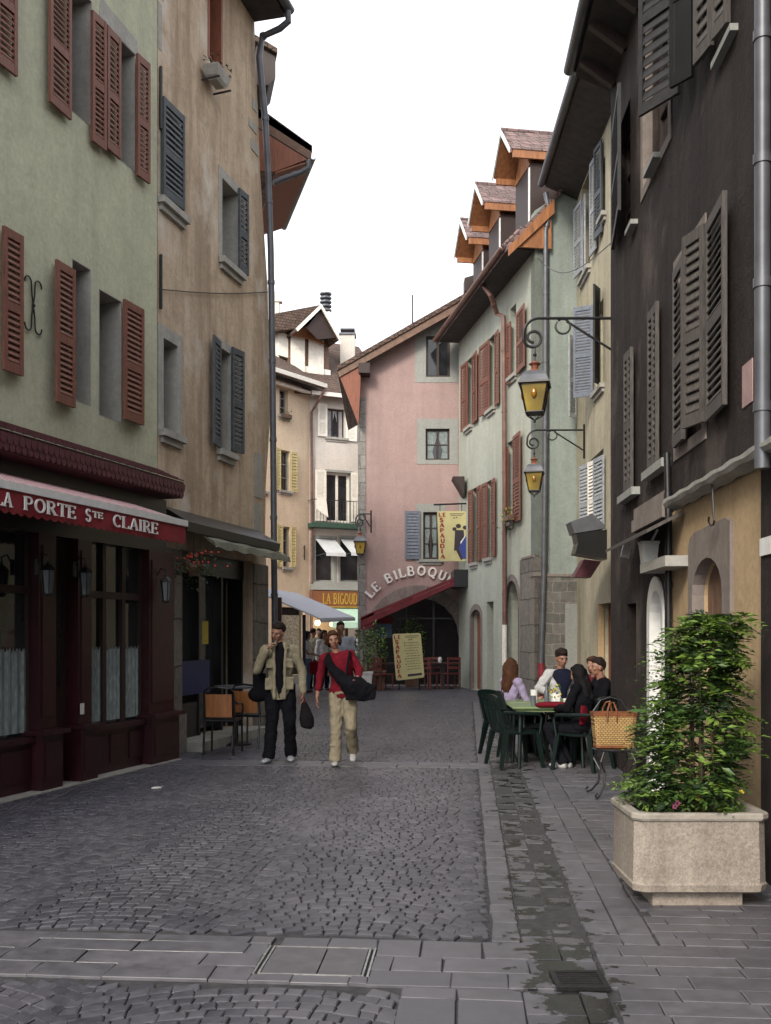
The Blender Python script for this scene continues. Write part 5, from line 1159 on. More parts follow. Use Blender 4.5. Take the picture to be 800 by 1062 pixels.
def stone_mat(name, c_lo, c_hi, rough=(.35,.7), bump=.25, nscale=14):
    m, nt, b = _nt(name)
    at_ = nt.nodes.new('ShaderNodeAttribute'); at_.attribute_name = 'stone'
    r = _ramp(nt, at_.outputs['Fac'], 0, 1, c_lo, c_hi); n = _noise(nt, nscale, 6, .65); big = _noise(nt, .8, 5, .6)
    c = _mix(nt, 1.0, r.outputs['Color'], _ramp(nt, n.outputs['Fac'], .3, .75, (.72,)*3, (1.22,)*3).outputs['Color'], 'MULTIPLY')
    c = _mix(nt, 1.0, c, _ramp(nt, big.outputs['Fac'], .35, .65, (.8,.8,.82), (1.12,1.1,1.1)).outputs['Color'], 'MULTIPLY')
    nt.links.new(c, b.inputs['Base Color'])
    rr = _ramp(nt, n.outputs['Fac'], .25, .75, (rough[0],)*3, (rough[1],)*3); nt.links.new(rr.outputs['Color'], b.inputs['Roughness'])
    b.inputs['Specular IOR Level'].default_value = .5
    _bump(nt, b, n.outputs['Fac'], bump, .008); MATS[name] = m; return m

TH = R(4.63)
def fr(a, b, z=0): return (a*math.cos(TH)+b*math.sin(TH), -a*math.sin(TH)+b*math.cos(TH), z)

def stones_mesh(name, cells, mat, mat_side, zt=0.0, cham=.009, zvar=.004, depth=.03):
    """cells: list of quads (four plan points in the street frame); each becomes a chamfered stone"""
    rnd = np.random.default_rng(5); C = np.array(cells)          # n,4,2
    n = len(C); cen = C.mean(axis=1, keepdims=True)
    z = rnd.uniform(-zvar, zvar, (n,1)); tilt = rnd.normal(0, .35*zvar, (n,4))
    d = C-cen; l = np.linalg.norm(d, axis=2, keepdims=True); inner = cen+d*(1-cham*1.6/l)
    ct, st = math.cos(TH), math.sin(TH)
    def tow(P, zz): return np.stack([P[...,0]*ct+P[...,1]*st, -P[...,0]*st+P[...,1]*ct, zz], axis=-1)
    lift = rnd.uniform(-.002,.002,(n,4))
    v0 = tow(C, np.full((n,4), -depth)+zt); v1 = tow(C, z+tilt-cham*.9+zt); v2 = tow(inner, z+tilt+zt)
    v3 = tow(cen, z+zt+cham*.22)
    verts = np.concatenate([v0,v1,v2,v3], axis=1).reshape(-1,3); faces = []
    base = np.arange(n)*13; fl = []
    for i in range(4):
        j = (i+1)%4
        fl.append(np.stack([base+i, base+j, base+4+j, base+4+i],1)); fl.append(np.stack([base+4+i, base+4+j, base+8+j, base+8+i],1))
    quads = np.concatenate(fl); tris = np.concatenate([np.stack([base+8+i, base+8+(i+1)%4, base+12],1) for i in range(4)])
    me = bpy.data.meshes.new(name); nq, ntr = len(quads), len(tris)
    me.vertices.add(len(verts)); me.vertices.foreach_set('co', verts.ravel())
    me.loops.add(nq*4+ntr*3); me.loops.foreach_set('vertex_index', np.concatenate([quads.ravel(), tris.ravel()]))
    me.polygons.add(nq+ntr); ls = np.concatenate([np.arange(nq)*4, nq*4+np.arange(ntr)*3]); me.polygons.foreach_set('loop_start', ls)
    me.materials.append(mat)
    val = rnd.beta(2,2,n); at_ = me.attributes.new('stone', 'FLOAT', 'FACE')
    arr = np.concatenate([np.tile(val, 8), np.tile(val, 4)]); at_.data.foreach_set('value', arr)
    me.update(calc_edges=True); me.validate()
    sm = np.zeros(nq+ntr, dtype=bool); me.polygons.foreach_set('use_smooth', sm)
    o = bpy.data.objects.new(name, me); COL.objects.link(o); structure(o); return o

def ground():
    sett = stone_mat('sett_stone', (.052,.052,.064), (.112,.108,.126), (.28,.60)); flag = stone_mat('flag_stone', (.088,.086,.098), (.128,.123,.137), (.35,.65), .3, 9)
    mort = plain('joint', (.042,.040,.043), .8, .4, 20, bump=.5); wet = stone_mat('wet_stone', (.080,.078,.088), (.125,.12,.132), (.2,.5), .9, 11)
    for m_ in (wet, flag):      # the water lies in streaks: a mask in object space drops the roughness and darkens the stone
        nt = m_.node_tree; b = nt.nodes['Principled BSDF']; wn = _noise(nt, 2.6, 6, .6, mapping=(2.2,2.6,1))
        fac = _ramp(nt, wn.outputs['Fac'], .49, .53).outputs['Color'] if m_ is wet else None
        if m_ is flag:
            tc = nt.nodes.new('ShaderNodeTexCoord'); sp = nt.nodes.new('ShaderNodeSeparateXYZ'); nt.links.new(tc.outputs['Object'], sp.inputs[0])
            d = nt.nodes.new('ShaderNodeMath'); d.operation = 'MULTIPLY_ADD'; d.inputs[1].default_value = -.081; nt.links.new(sp.outputs[1], d.inputs[0]); nt.links.new(sp.outputs[0], d.inputs[2])   # distance across from the gutter line
            e = nt.nodes.new('ShaderNodeMath'); e.operation = 'SUBTRACT'; nt.links.new(d.outputs[0], e.inputs[0]); e.inputs[1].default_value = .47
            ab = nt.nodes.new('ShaderNodeMath'); ab.operation = 'ABSOLUTE'; nt.links.new(e.outputs[0], ab.inputs[0])
            sm = nt.nodes.new('ShaderNodeMath'); sm.operation = 'MULTIPLY_ADD'; sm.inputs[1].default_value = -.9; nt.links.new(ab.outputs[0], sm.inputs[0]); nt.links.new(wn.outputs['Fac'], sm.inputs[2])
            fac = _ramp(nt, sm.outputs[0], .36, .40).outputs['Color']
        old = b.inputs['Roughness'].links[0].from_socket; nt.links.new(_mix(nt, fac, old, (.15,.15,.15)), b.inputs['Roughness'])
        oc = b.inputs['Base Color'].links[0].from_socket; nt.links.new(_mix(nt, fac, oc, (.020,.020,.022)), b.inputs['Base Color']); b.inputs['Specular IOR Level'].default_value = .75
    m = MB().mat(plain('earth', (.07,.068,.066), .9, .3, 1.5)); S = 900
    m.add([(-S,-S,-.06),(S,-S,-.06),(S,S,-.06),(-S,S,-.06)], [(0,1,2,3)]); structure(m.obj('ground'))
    m = MB().mat(mort); m.add([(-14,-8,-.015),(14,-8,-.015),(14,60,-.015),(-14,60,-.015)], [(0,1,2,3)]); structure(m.obj('street_bed'))
    rnd = random.Random(11); cells = []
    def sett_zone(a_lo, a_hi, b_lo, b_hi, pit=.082, bay=1.30, h=.27, off=0.0, inside=None):
        rows = int((b_hi-b_lo+h)/pit)+2
        for r in range(-4, rows):
            b0 = b_lo+r*pit-h*.5; a = a_lo+rnd.uniform(-.1,0)
            jr = rnd.uniform(-.006,.006)
            f = lambda x: b0+jr+h*(1-(2*(((x-off)/bay)%1)-1)**2)+.02*noise.noise((x*1.3,b0*1.1,1))
            while a < a_hi:
                w = rnd.uniform(.085,.155)*pit/.112; g = .004; a0, a1 = a+g/2, min(a+w-g/2, a_hi)
                a += w
                if a1-a0 < .035: continue
                c = (a0+a1)/2; bc = f(c)
                if not (b_lo < bc < b_hi-pit*.8): continue
                if inside and not inside(c, bc): continue
                s = f(a1)-f(a0); j = lambda: rnd.uniform(-.006,.006); p = pit-.0045
                sk = -s*.35
                cells.append([(a0+j(),f(a0)+j()), (a1+j(),f(a1)+j()), (a1+sk+j(),f(a1)+p+j()), (a0+sk+j(),f(a0)+p+j())])
    def lim(a, b):
        x, y, _ = fr(a, b)
        return x > -2.75-.306*(12.9-y)-.02 if y < 13 else x > -2.9
    sett_zone(-6.5, .12, 5.32, 12.1, inside=lim); sett_zone(-6.5, .12, 12.62, 24, inside=lim, pit=.092, bay=1.4); sett_zone(-6.5, .9, 24, 31.5, pit=.13, bay=1.6, inside=lim)
    sett_zone(-6.5, -.3, 1.0, 4.55, pit=.086, bay=1.7, h=.36, inside=lim)
    stones_mesh('sett_paving', cells, sett, mort, zvar=.0022, cham=.0055)
    cells = []
    def flags(a_lo, a_hi, b_lo, b_hi, along, wr, lr, g=.0055, inside=None, wob=.006):
        """rows of rectangular slabs; along: 'a' or 'b' is the direction of the rows"""
        p_lo, p_hi, q_lo, q_hi = (a_lo,a_hi,b_lo,b_hi) if along == 'a' else (b_lo,b_hi,a_lo,a_hi)
        q = q_lo
        while q < q_hi-.02:
            w = rnd.uniform(*wr); w = w if q+w < q_hi-.1 else q_hi-q; p = p_lo-rnd.uniform(0,.2)
            while p < p_hi:
                l = rnd.uniform(*lr); p0, p1 = max(p, p_lo)+g/2, min(p+l, p_hi)-g/2; p += l
                if p1-p0 < .06: continue
                j = lambda: rnd.uniform(-wob,wob)
                c = [(p0+j(),q+g/2+j()),(p1+j(),q+g/2+j()),(p1+j(),q+w-g/2+j()),(p0+j(),q+w-g/2+j())]
                if along == 'b': c = [(y,x) for x,y in c][::-1]
                if inside and not inside(sum(x for x,_ in c)/4, sum(y for _,y in c)/4): continue
                cells.append(c)
            q += w
    # band of slabs across the street, broken by the cover
    cov = (-1.01,-.46, 4.70,5.12)
    ins = lambda a,b: lim(a,b) and not (cov[0]-.03<a<cov[1]+.03 and cov[2]-.03<b<cov[3]+.03)
    flags(-6, cov[0]-.0, 4.6, 5.28, 'a', (.15,.2), (.28,.62), inside=lim); flags(cov[1], .62, 4.6, 5.28, 'a', (.2,.25), (.22,.42))
    flags(cov[0], cov[1], 4.6, cov[2], 'a', (.1,.14), (.25,.4)); flags(cov[0], cov[1], cov[3], 5.28, 'a', (.14,.17), (.2,.3))
    flags(-6, .28, 12.12, 12.6, 'a', (.22,.26), (.35,.7), inside=lim)
    flags(-.3, .62, 1.0, 4.58, 'b', (.22,.3), (.35,.75))
    flags(.64, 3.2, .8, 5.28, 'a', (.12,.19), (.2,.5))
    flags(.13, .275, 5.3, 24, 'b', (.145,.145), (.12,.3))
    flags(.63, .98, 5.3, 24, 'b', (.17,.18), (.22,.55))
    flags(.99, 4.6, 5.3, 24, 'a', (.10,.15), (.14,.34)); flags(.92, 4.6, 24, 31, 'a', (.25,.3), (.3,.6))
    stones_mesh('flag_paving', cells, flag, mort, zvar=.0016, cham=.0035)
    cells = []; b = 5.3
    while b < 23.5:
        l = rnd.uniform(.12,.3); j = lambda: rnd.uniform(-.006,.006); cells.append([(.283+j(),b+.003),(.45+j(),b+.003),(.45+j(),b+l-.003),(.283+j(),b+l-.003)]); cells.append([(.456+j(),b+.003),(.617+j(),b+.003),(.617+j(),b+l-.003),(.456+j(),b+l-.003)]); b += l
    stones_mesh('gutter', cells, wet, mort, zt=-.014, zvar=.005, cham=.006)
    # metal framed inspection cover filled with slabs
    a0,a1,b0,b1 = cov; c = fr((a0+a1)/2,(b0+b1)/2)
    T_ = thing('inspection_cover', 'metal framed inspection cover filled with paving slabs in the foreground band', 'cover', c)
    m = MB().mat(plain('worn_metal', (.36,.36,.35), .4, .35, 20, metal=.6))
    def strip(x0,x1,y0,y1,z0,z1): m.box8([fr(x,y,z) for z in (z0,z1) for x,y in ((x0,y0),(x1,y0),(x1,y1),(x0,y1))])
    for x in (a0,a0+.024,a1-.034,a1-.01): strip(x,x+.010,b0,b1,-.014,.004)
    for y in (b0,b1-.008): strip(a0+.034,a1-.036,y,y+.008,-.014,.003)
    m.obj('frame', T_)
    m = MB().mat(plain('cover_slab', (.105,.10,.11), .55, .2, 9, bump=.3)); x0,x1 = a0+.038,a1-.04; y0,y1 = b0+.012,b1-.012; xm = (x0+x1)/2+.03
    for q in ((x0,xm-.005,y0,y0+.18),(xm+.003,x1,y0,y0+.22),(x0,xm-.005,y0+.188,y1),(xm+.003,x1,y0+.228,y1)): strip(*q,-.014,.001)
    m.obj('infill', T_)
    # drain grate
    q0, q1 = at(575,1010,1), at(634,1027,1); Yn = EYE*F/(1027-HZ); Yf = EYE*F/(1009-HZ)
    xl, xr = (578-CX)/F*Yn, (634-CX)/F*Yn; T_ = thing('drain_grate', 'dark cast iron drain grate at the lower end of the wet gutter', 'drain', ((xl+xr)/2,(Yn+Yf)/2,0))
    iron = plain('cast_iron', (.022,.021,.022), .42, .4, 20, bump=.3, metal=.4); m = MB().mat(iron)
    for x0,x1,y0,y1 in ((xl,xr,Yn,Yn+.025),(xl,xr,Yf-.025,Yf),(xl,xl+.025,Yn+.025,Yf-.025),(xr-.025,xr,Yn+.025,Yf-.025)): m.box(((x0+x1)/2,(y0+y1)/2,.004), x1-x0, y1-y0, .02)
    m.obj('frame', T_); m = MB().mat(iron); n = 7
    for i in range(n): y = Yn+.045+(Yf-Yn-.09)*i/(n-1); m.box(((xl+xr)/2,y,.003), xr-xl-.05, .013, .016)
    m.obj('bars', T_); m = MB().mat(MATS['black_paint']); m.box(((xl+xr)/2,(Yn+Yf)/2,-.002), xr-xl-.02, Yf-Yn-.02, .004); m.obj('pit', T_)
    m = MB().mat(MATS['white_paint'])
    q = at(163,818,EYE*F/(818-HZ)); m.prism([(q.x-.05,q.y-.03,.006),(q.x+.045,q.y-.02,.006),(q.x+.05,q.y+.03,.006),(q.x-.03,q.y+.035,.006)], (0,0,.012)); tag(m.obj('paper_scrap', None, base=(q.x,q.y,0)), 'small white scrap of paper lying on the setts', 'litter')

def world_cam():
    cam = bpy.data.cameras.new('camera'); co = bpy.data.objects.new('camera', cam); COL.objects.link(co); scene.camera = co
    co.location = (0,0,EYE); co.rotation_euler = (R(90),0,0); cam.sensor_fit = 'VERTICAL'; cam.sensor_height = 36; cam.lens = F/1062*36
    cam.shift_y = (HZ-531)/1062; cam.clip_end = 3000; cam.clip_start = .05
    w = bpy.data.worlds.new('World'); scene.world = w; w.use_nodes = True; nt = w.node_tree; bg = nt.nodes['Background']
    sky = nt.nodes.new('ShaderNodeTexSky'); sky.sky_type = 'NISHITA'; sky.sun_disc = False; el, az = SUN
    sky.sun_elevation = R(el); sky.sun_rotation = R(az); sky.air_density = 1.0; sky.dust_density = 4.0; sky.ozone_density = 1
    hs = nt.nodes.new('ShaderNodeHueSaturation'); hs.inputs['Saturation'].default_value = .22; hs.inputs['Value'].default_value = 1.0
    nt.links.new(sky.outputs[0], hs.inputs['Color'])
    mx = nt.nodes.new('ShaderNodeMix'); mx.data_type = 'RGBA'; mx.inputs[0].default_value = .6; mx.inputs[7].default_value = OVERCAST
    nt.links.new(hs.outputs[0], mx.inputs[6]); nt.links.new(mx.outputs[2], bg.inputs['Color']); bg.inputs['Strength'].default_value = SKY
    L = bpy.data.lights.new('sun', 'SUN'); L.energy = SUNE; L.angle = R(SUNA); L.color = (1,.90,.76); lo = bpy.data.objects.new('sun', L); COL.objects.link(lo)
    d = V((math.sin(R(az))*math.cos(R(el)), math.cos(R(az))*math.cos(R(el)), math.sin(R(el))))
    lo.rotation_euler = d.to_track_quat('Z','Y').to_euler(); lo.location = (0,0,30)
    vs = scene.view_settings; vs.view_transform = 'Standard'; vs.look = 'None'; vs.gamma = 1; vs.use_curve_mapping = False; vs.exposure = EXPO
    scene.render.engine = 'CYCLES'; scene.cycles.max_bounces = 4; scene.cycles.use_denoising = True
SUN = (32, 205); SKY = .12; SUNE = 1.5; SUNA = 14; EXPO = 1.0; OVERCAST = (9,9.2,9.8,1)
def etube(m, path, rad, xd=(1,0,0), n=14):
    path = [V(p) for p in path]; rings = []
    for i, p in enumerate(path):
        t = (path[min(i+1,len(path)-1)]-path[max(i-1,0)]).normalized(); x = V(xd); x = (x-t*x.dot(t)).normalized(); y = t.cross(x)
        rx, ry = rad[i] if isinstance(rad[i], tuple) else (rad[i], rad[i])
        rings.append([p+x*rx*math.cos(2*math.pi*k/n)+y*ry*math.sin(2*math.pi*k/n) for k in range(n)])
    m.loft(rings)
def limb(m, pts, rr, n=10):
    """tapered limb with rounded joints"""
    pts = [V(p) for p in pts]
    for i in range(len(pts)-1):
        a, b = pts[i], pts[i+1]; m.tube([a, a.lerp(b,.33), a.lerp(b,.66), b], [rr[i], rr[i]+(rr[i+1]-rr[i])*.25, rr[i]+(rr[i+1]-rr[i])*.66, rr[i+1]], n)
    for p, r in zip(pts, rr): m.ball(p, r*.995, 5)
def fuse(m, name, mat, parent, voxel=.012, smooth=4, M=None, extra=None, fold=0):
    """one continuous skin over the rough volumes in m"""
    if M is not None: m.v = [M @ p for p in m.v]
    me = bpy.data.meshes.new('tmp'); me.from_pydata([tuple(p) for p in m.v], [], m.f)
    bm = bmesh.new(); bm.from_mesh(me); bmesh.ops.recalc_face_normals(bm, faces=bm.faces); bm.to_mesh(me); bm.free()
    o = bpy.data.objects.new('tmp', me); COL.objects.link(o)
    r = o.modifiers.new('r','REMESH'); r.mode = 'VOXEL'; r.voxel_size = voxel; r.adaptivity = 0
    s = o.modifiers.new('s','SMOOTH'); s.factor = .5; s.iterations = smooth
    dg = bpy.context.evaluated_depsgraph_get(); dg.update(); me2 = bpy.data.meshes.new_from_object(o.evaluated_get(dg)); me2.name = name
    bpy.data.objects.remove(o); me2.materials.clear(); me2.materials.append(mat)
    L = parent_world(parent)
    if extra:
        bm = bmesh.new(); bm.from_mesh(me2)
        for mm, mt in extra:
            if mt not in list(me2.materials): me2.materials.append(mt)
            idx = list(me2.materials).index(mt); vs = [bm.verts.new((M @ p) if M is not None else p) for p in mm.v]
            for f in mm.f:
                try: nf = bm.faces.new([vs[i] for i in f]); nf.material_index = idx
                except ValueError: pass
        bm.to_mesh(me2); bm.free()
    if fold:      # creases in cloth and hair
        n = len(me2.vertices); P = np.empty(n*3); N = np.empty(n*3); me2.vertices.foreach_get('co', P); me2.vertex_normals.foreach_get('vector', N); P = P.reshape(-1,3); N = N.reshape(-1,3)
        x, y, z = P[:,0]*11, P[:,1]*11, P[:,2]*26
        d = np.sin(z+2.3*np.sin(x*1.3+1)+1.7*np.sin(y*1.7))*np.sin(x*1.1+.7*z*.3+y)*.0042+np.sin(z*2.3+3*np.sin(x*2.1+y))*np.sin(y*2.7-x*1.9)*.0022
        me2.vertices.foreach_set('co', (P+N*(d*fold)[:,None]).ravel()); me2.update()
    me2.polygons.foreach_set('use_smooth', [True]*len(me2.polygons))
    me2.transform(Matrix.Translation(-L)); ob = bpy.data.objects.new(name, me2); COL.objects.link(ob); ob.parent = parent
    return ob

STAND = dict(pel=(0,0,.95), che=(0,.0,1.25), neck=(0,.01,1.46), head=(0,-.015,1.63), look=(0,-1,0), tilt=0,
    shL=(-.175,0,1.41), elL=(-.22,.03,1.13), wrL=(-.23,-.03,.88), shR=(.175,0,1.41), elR=(.22,.03,1.13), wrR=(.23,-.03,.88),
    hipL=(-.09,0,.93), knL=(-.10,-.03,.51), anL=(-.10,.02,.09), hipR=(.09,0,.93), knR=(.10,-.03,.51), anR=(.10,.02,.09), toeL=(-.02,-1,0), toeR=(.02,-1,0))
SIT = dict(STAND, pel=(0,.0,.52), che=(0,.02,.84), neck=(0,.0,1.05), head=(0,-.03,1.22), shL=(-.175,0,1.0), shR=(.175,0,1.0), elL=(-.24,-.08,.76), elR=(.24,-.08,.76), wrL=(-.15,-.30,.76), wrR=(.15,-.30,.76),
    hipL=(-.09,-.02,.50), hipR=(.09,-.02,.50), knL=(-.12,-.42,.50), knR=(.12,-.42,.50), anL=(-.12,-.38,.09), anR=(.12,-.38,.09))

def hand(m, w, d, side, k=1.0, curl=.5):
    """palm, four bent fingers of different length, thumb from the side of the palm"""
    w = V(w); d = V(d).normalized(); s = V((side,0,0)); s = (s-d*s.dot(d)).normalized() if abs(d.x) < .95 else V((0,-1,0)); nrm = d.cross(s).normalized()
    f = s.cross(d)          # width direction of the palm roughly front to back
    wd = V((0,-1,0)); wd = (wd-d*wd.dot(d)); wd = wd.normalized() if wd.length > .2 else f
    th = d.cross(wd).normalized(); inw = th if th.x*side < 0 else -th
    for q in (-.026,-.009,.009,.026): m.tube([w+wd*q*.6, w+d*.05*k+wd*q, w+d*.085*k+wd*q], [.016*k,.017*k,.014*k], 8)
    for q, L in ((-.030,.055),(-.0105,.070),(.0105,.074),(.030,.066)):
        a = w+d*.085*k+wd*q; b = a+(d+inw*curl*.5).normalized()*L*.5*k; c = b+(d*.6+inw*curl*1.3).normalized()*L*.5*k
        limb(m, [a,b,c], [.0105*k,.0098*k,.008*k], 7)
    a = w+d*.02*k+wd*.03; b = a+(d+wd*1.1+inw*.3).normalized()*.035*k; c = b+(d+wd*.2+inw*.6).normalized()*.035*k; limb(m, [a,b,c], [.013*k,.0115*k,.009*k], 7)

def person(label, loc, yaw, k=1.0, J=None, base=STAND, skin='skin', top=None, bottom=None, shoes=None, hair=None, fem=False, detail=True, group=None, floor=0):
    J = dict(base, **(J or {})); P = lambda key: V(J[key])
    T_ = thing('person', label, 'person', loc, group)
    M = Matrix.Translation(V(loc)) @ Matrix.Rotation(R(yaw), 4, 'Z') @ Matrix.Scale(k, 4); vox = (.010 if detail else .018)
    wid = .93 if fem else 1.0; xd = (P('shR')-P('shL')).normalized(); hx = (P('hipR')-P('hipL')).normalized()
    m = MB(); pel, che, nk = P('pel'), P('che'), P('neck')
    def torso(m, g, hem=None, shoulder=True, bulge=1.0):
        w = wid; waist = pel.lerp(che,.45)
        pts = [pel-(che-pel).normalized()*(.07 if hem is None else hem), pel, waist, che, che.lerp(nk,.6), nk-(nk-che).normalized()*.02]
        rr = [(.145*w+g*1.3,.105+g*1.3),(.165*(1.04 if fem else w)+g*1.1,.115+g),(.128*w+g*bulge,.092+g*bulge),(.16*w+g,.112+g),(.15*w+g*.8,.095+g*.8),(.062+g*.4,.058+g*.4)]
        etube(m, pts, rr, xd); 
        if shoulder:
            for s_ in ('shL','shR'): q = P(s_); limb(m, [nk.lerp(che,.22), q], [.055+g*.6, .052+g])
    torso(m, 0)
    # arms and legs of the body
    for s_, sd in (('L',-1),('R',1)):
        sh, el, wr = P('sh'+s_), P('el'+s_), P('wr'+s_); limb(m, [sh, el, wr], [.048*wid,.038*wid,.025])
        hd = J.get('hd'+s_, (wr-el)); (hand(m, wr, hd, sd, .98, J.get('curl',.5)) if detail else limb(m, [wr, wr+V(hd).normalized()*.14], [.026,.02]))
        hp, kn, an = P('hip'+s_), P('kn'+s_), P('an'+s_); limb(m, [hp, kn, an], [.082,.054,.036])
        to = V(J['toe'+s_]).normalized(); limb(m, [an, an+to*.03-V((0,0,.03))], [.034,.026])
    # neck, head
    hd = P('head'); lk = V(J['look']).normalized(); up = V((0,0,1)); up = Matrix.Rotation(R(J['tilt']),3,lk) @ up; sx = lk.cross(up).normalized()*-1; up = sx.cross(lk)*-1 if sx.cross(lk).z < 0 else sx.cross(lk)
    h = lambda x, y, z: hd+sx*x+lk*y+up*z
    HM = Matrix((sx, lk, up)).transposed()
    limb(m, [nk-V((0,0,.03)), h(0,-.02,-.06)], [.056*wid,.052*wid])
    m.ball(h(0,-.012,.022), (.075,.094,.092), 8, HM); m.ball(h(0,.022,-.045), (.056,.062,.068), 7, HM); m.ball(h(0,.045,-.088), (.028,.028,.024), 5, HM)
    limb(m, [h(0,.082,.018), h(0,.103,-.022)], [.009,.0155]); m.ball(h(0,.082,-.026), (.021,.014,.011), 5, HM); m.ball(h(0,.066,.03), (.055,.02,.014), 5, HM); m.ball(h(0,.073,-.056), (.024,.014,.013), 5, HM)
    for sd in (-1,1): m.ball(h(.074*sd,-.012,-.008), (.012,.02,.031), 5, HM); m.ball(h(.042*sd,.055,-.022), (.022,.02,.022), 5, HM)
    ex = []
    if detail:
        e = MB(); w_ = MB(); mo = MB()
        for sd in (-1,1): w_.ball(h(.031*sd,.073,.004), (.011,.007,.005), 5, HM); e.ball(h(.031*sd,.0785,.004), (.0068,.004,.0055), 4, HM); e.ball(h(.032*sd,.083,.0225), (.0185,.006,.0038), 4, HM)
        mo.ball(h(0,.0845,-.056), (.022,.0065,.0065), 5, HM)
        ex = [(w_, MATS['eye_white']), (e, MATS['eye_dark']), (mo, MATS['lips'])]
    fuse(m, 'body', MATS[skin], T_, vox*.8 if detail else vox, 2, M, ex)
    if top:
        mt, sleeve, g, hem = top; m = MB(); torso(m, g, hem)
        for s_ in 'LR':
            sh, el, wr = P('sh'+s_), P('el'+s_), P('wr'+s_)
            end = {'long': [sh, el, el.lerp(wr,.93)], 'mid': [sh, el, el.lerp(wr,.55)], 'short': [sh, sh.lerp(el,.6)]}[sleeve]
            limb(m, end, [.049*wid+g*.8, .041+g*.75, .031+g*.75][:len(end)])
        fuse(m, 'top', MATS[mt], T_, vox, 3, M, fold=1.3)
    if bottom:
        mt, g, flare = bottom; m = MB(); etube(m, [pel+(che-pel).normalized()*.045, pel, (P('hipL')+P('hipR'))/2-V((0,0,.02))], [(.130*wid+g,.09+g),(.166*(1 if not fem else .97)+g,.116+g),(.15+g,.11+g)], hx)
        for s_ in 'LR':
            hp, kn, an = P('hip'+s_), P('kn'+s_), P('an'+s_); a2 = an+(an-kn).normalized()*.035
            limb(m, [hp, hp.lerp(kn,.5)+V((0,0,.0)), kn], [.088+g,.076+g,.062+g]); etube(m, [kn, kn.lerp(a2,.35), kn.lerp(a2,.8), a2], [.060+g, .057+g, .048+flare, (.050+flare,.060+flare)], (1,0,0), 12)
            if detail:
                for q in (.2,.55,.78,.9): m.ball(kn.lerp(a2,q)+V((.012*math.sin(q*20),-.010,0)), (.051+flare,.050+flare,.016), 5)
        fuse(m, 'trousers', MATS[mt], T_, vox, 2, M, fold=1.5)
    if shoes:
        for s_ in 'LR':
            m = MB(); an = P('an'+s_); to = V(J['toe'+s_]).normalized(); dn = V(J.get('sole'+s_,(0,0,-1))); f = an+dn*.055
            etube(m, [f-to*.055, f-to*.02, f+to*.06, f+to*.14, f+to*.175], [(.034,.032),(.043,.042),(.046,.038),(.044,.028),(.028,.018)], to.cross(dn)); limb(m, [an-dn*.01, f], [.046,.044]); fuse(m, 'shoe', MATS[shoes], T_, .009, 1, M)
    if hair:
        mt, style = hair; m = MB(); m.ball(h(0,-.028,.042), (.083,.092,.088), 8, HM); m.ball(h(0,.03,.085), (.062,.06,.036), 6, HM)
        if detail and style == 'short':
            rnd = random.Random(3)
            for i in range(26): t = rnd.uniform(0,6.28); q = rnd.uniform(.2,1); m.ball(h(.07*q*math.cos(t),-.02+.08*q*math.sin(t),.075+.05*math.sqrt(max(0,1-q*q))), (.018,.018,.016), 4)
        if style in ('bob','long','short_f'):
            L = {'bob':.17,'long':.36,'short_f':.10}[style]
            for i in range(13):
                t = R(-15+i*17.5-0)+math.pi; a = h(.078*math.cos(t),-.022+.085*math.sin(t)*1,.03); b = h(.086*math.cos(t),-.03+.088*math.sin(t),.03-L*.6); c = h(.075*math.cos(t),-.05+.075*math.sin(t),.03-L); b += V((.012*math.sin(i*5),.008*math.cos(i*3),0)); c += V((.02*math.sin(i*7),.012,.03*math.sin(i*2.3))); limb(m, [a,b,c], [.024,.028,.012])
            if style == 'bob' or style == 'short_f':
                for sd in (-1,1): limb(m, [h(.05*sd,.06,.085), h(.078*sd,.03,.02), h(.078*sd,.01,-.06)], [.018,.018,.012])
        fuse(m, 'hair', MATS[mt], T_, .011, 1, M, fold=1.6)
    return T_, M, P, h

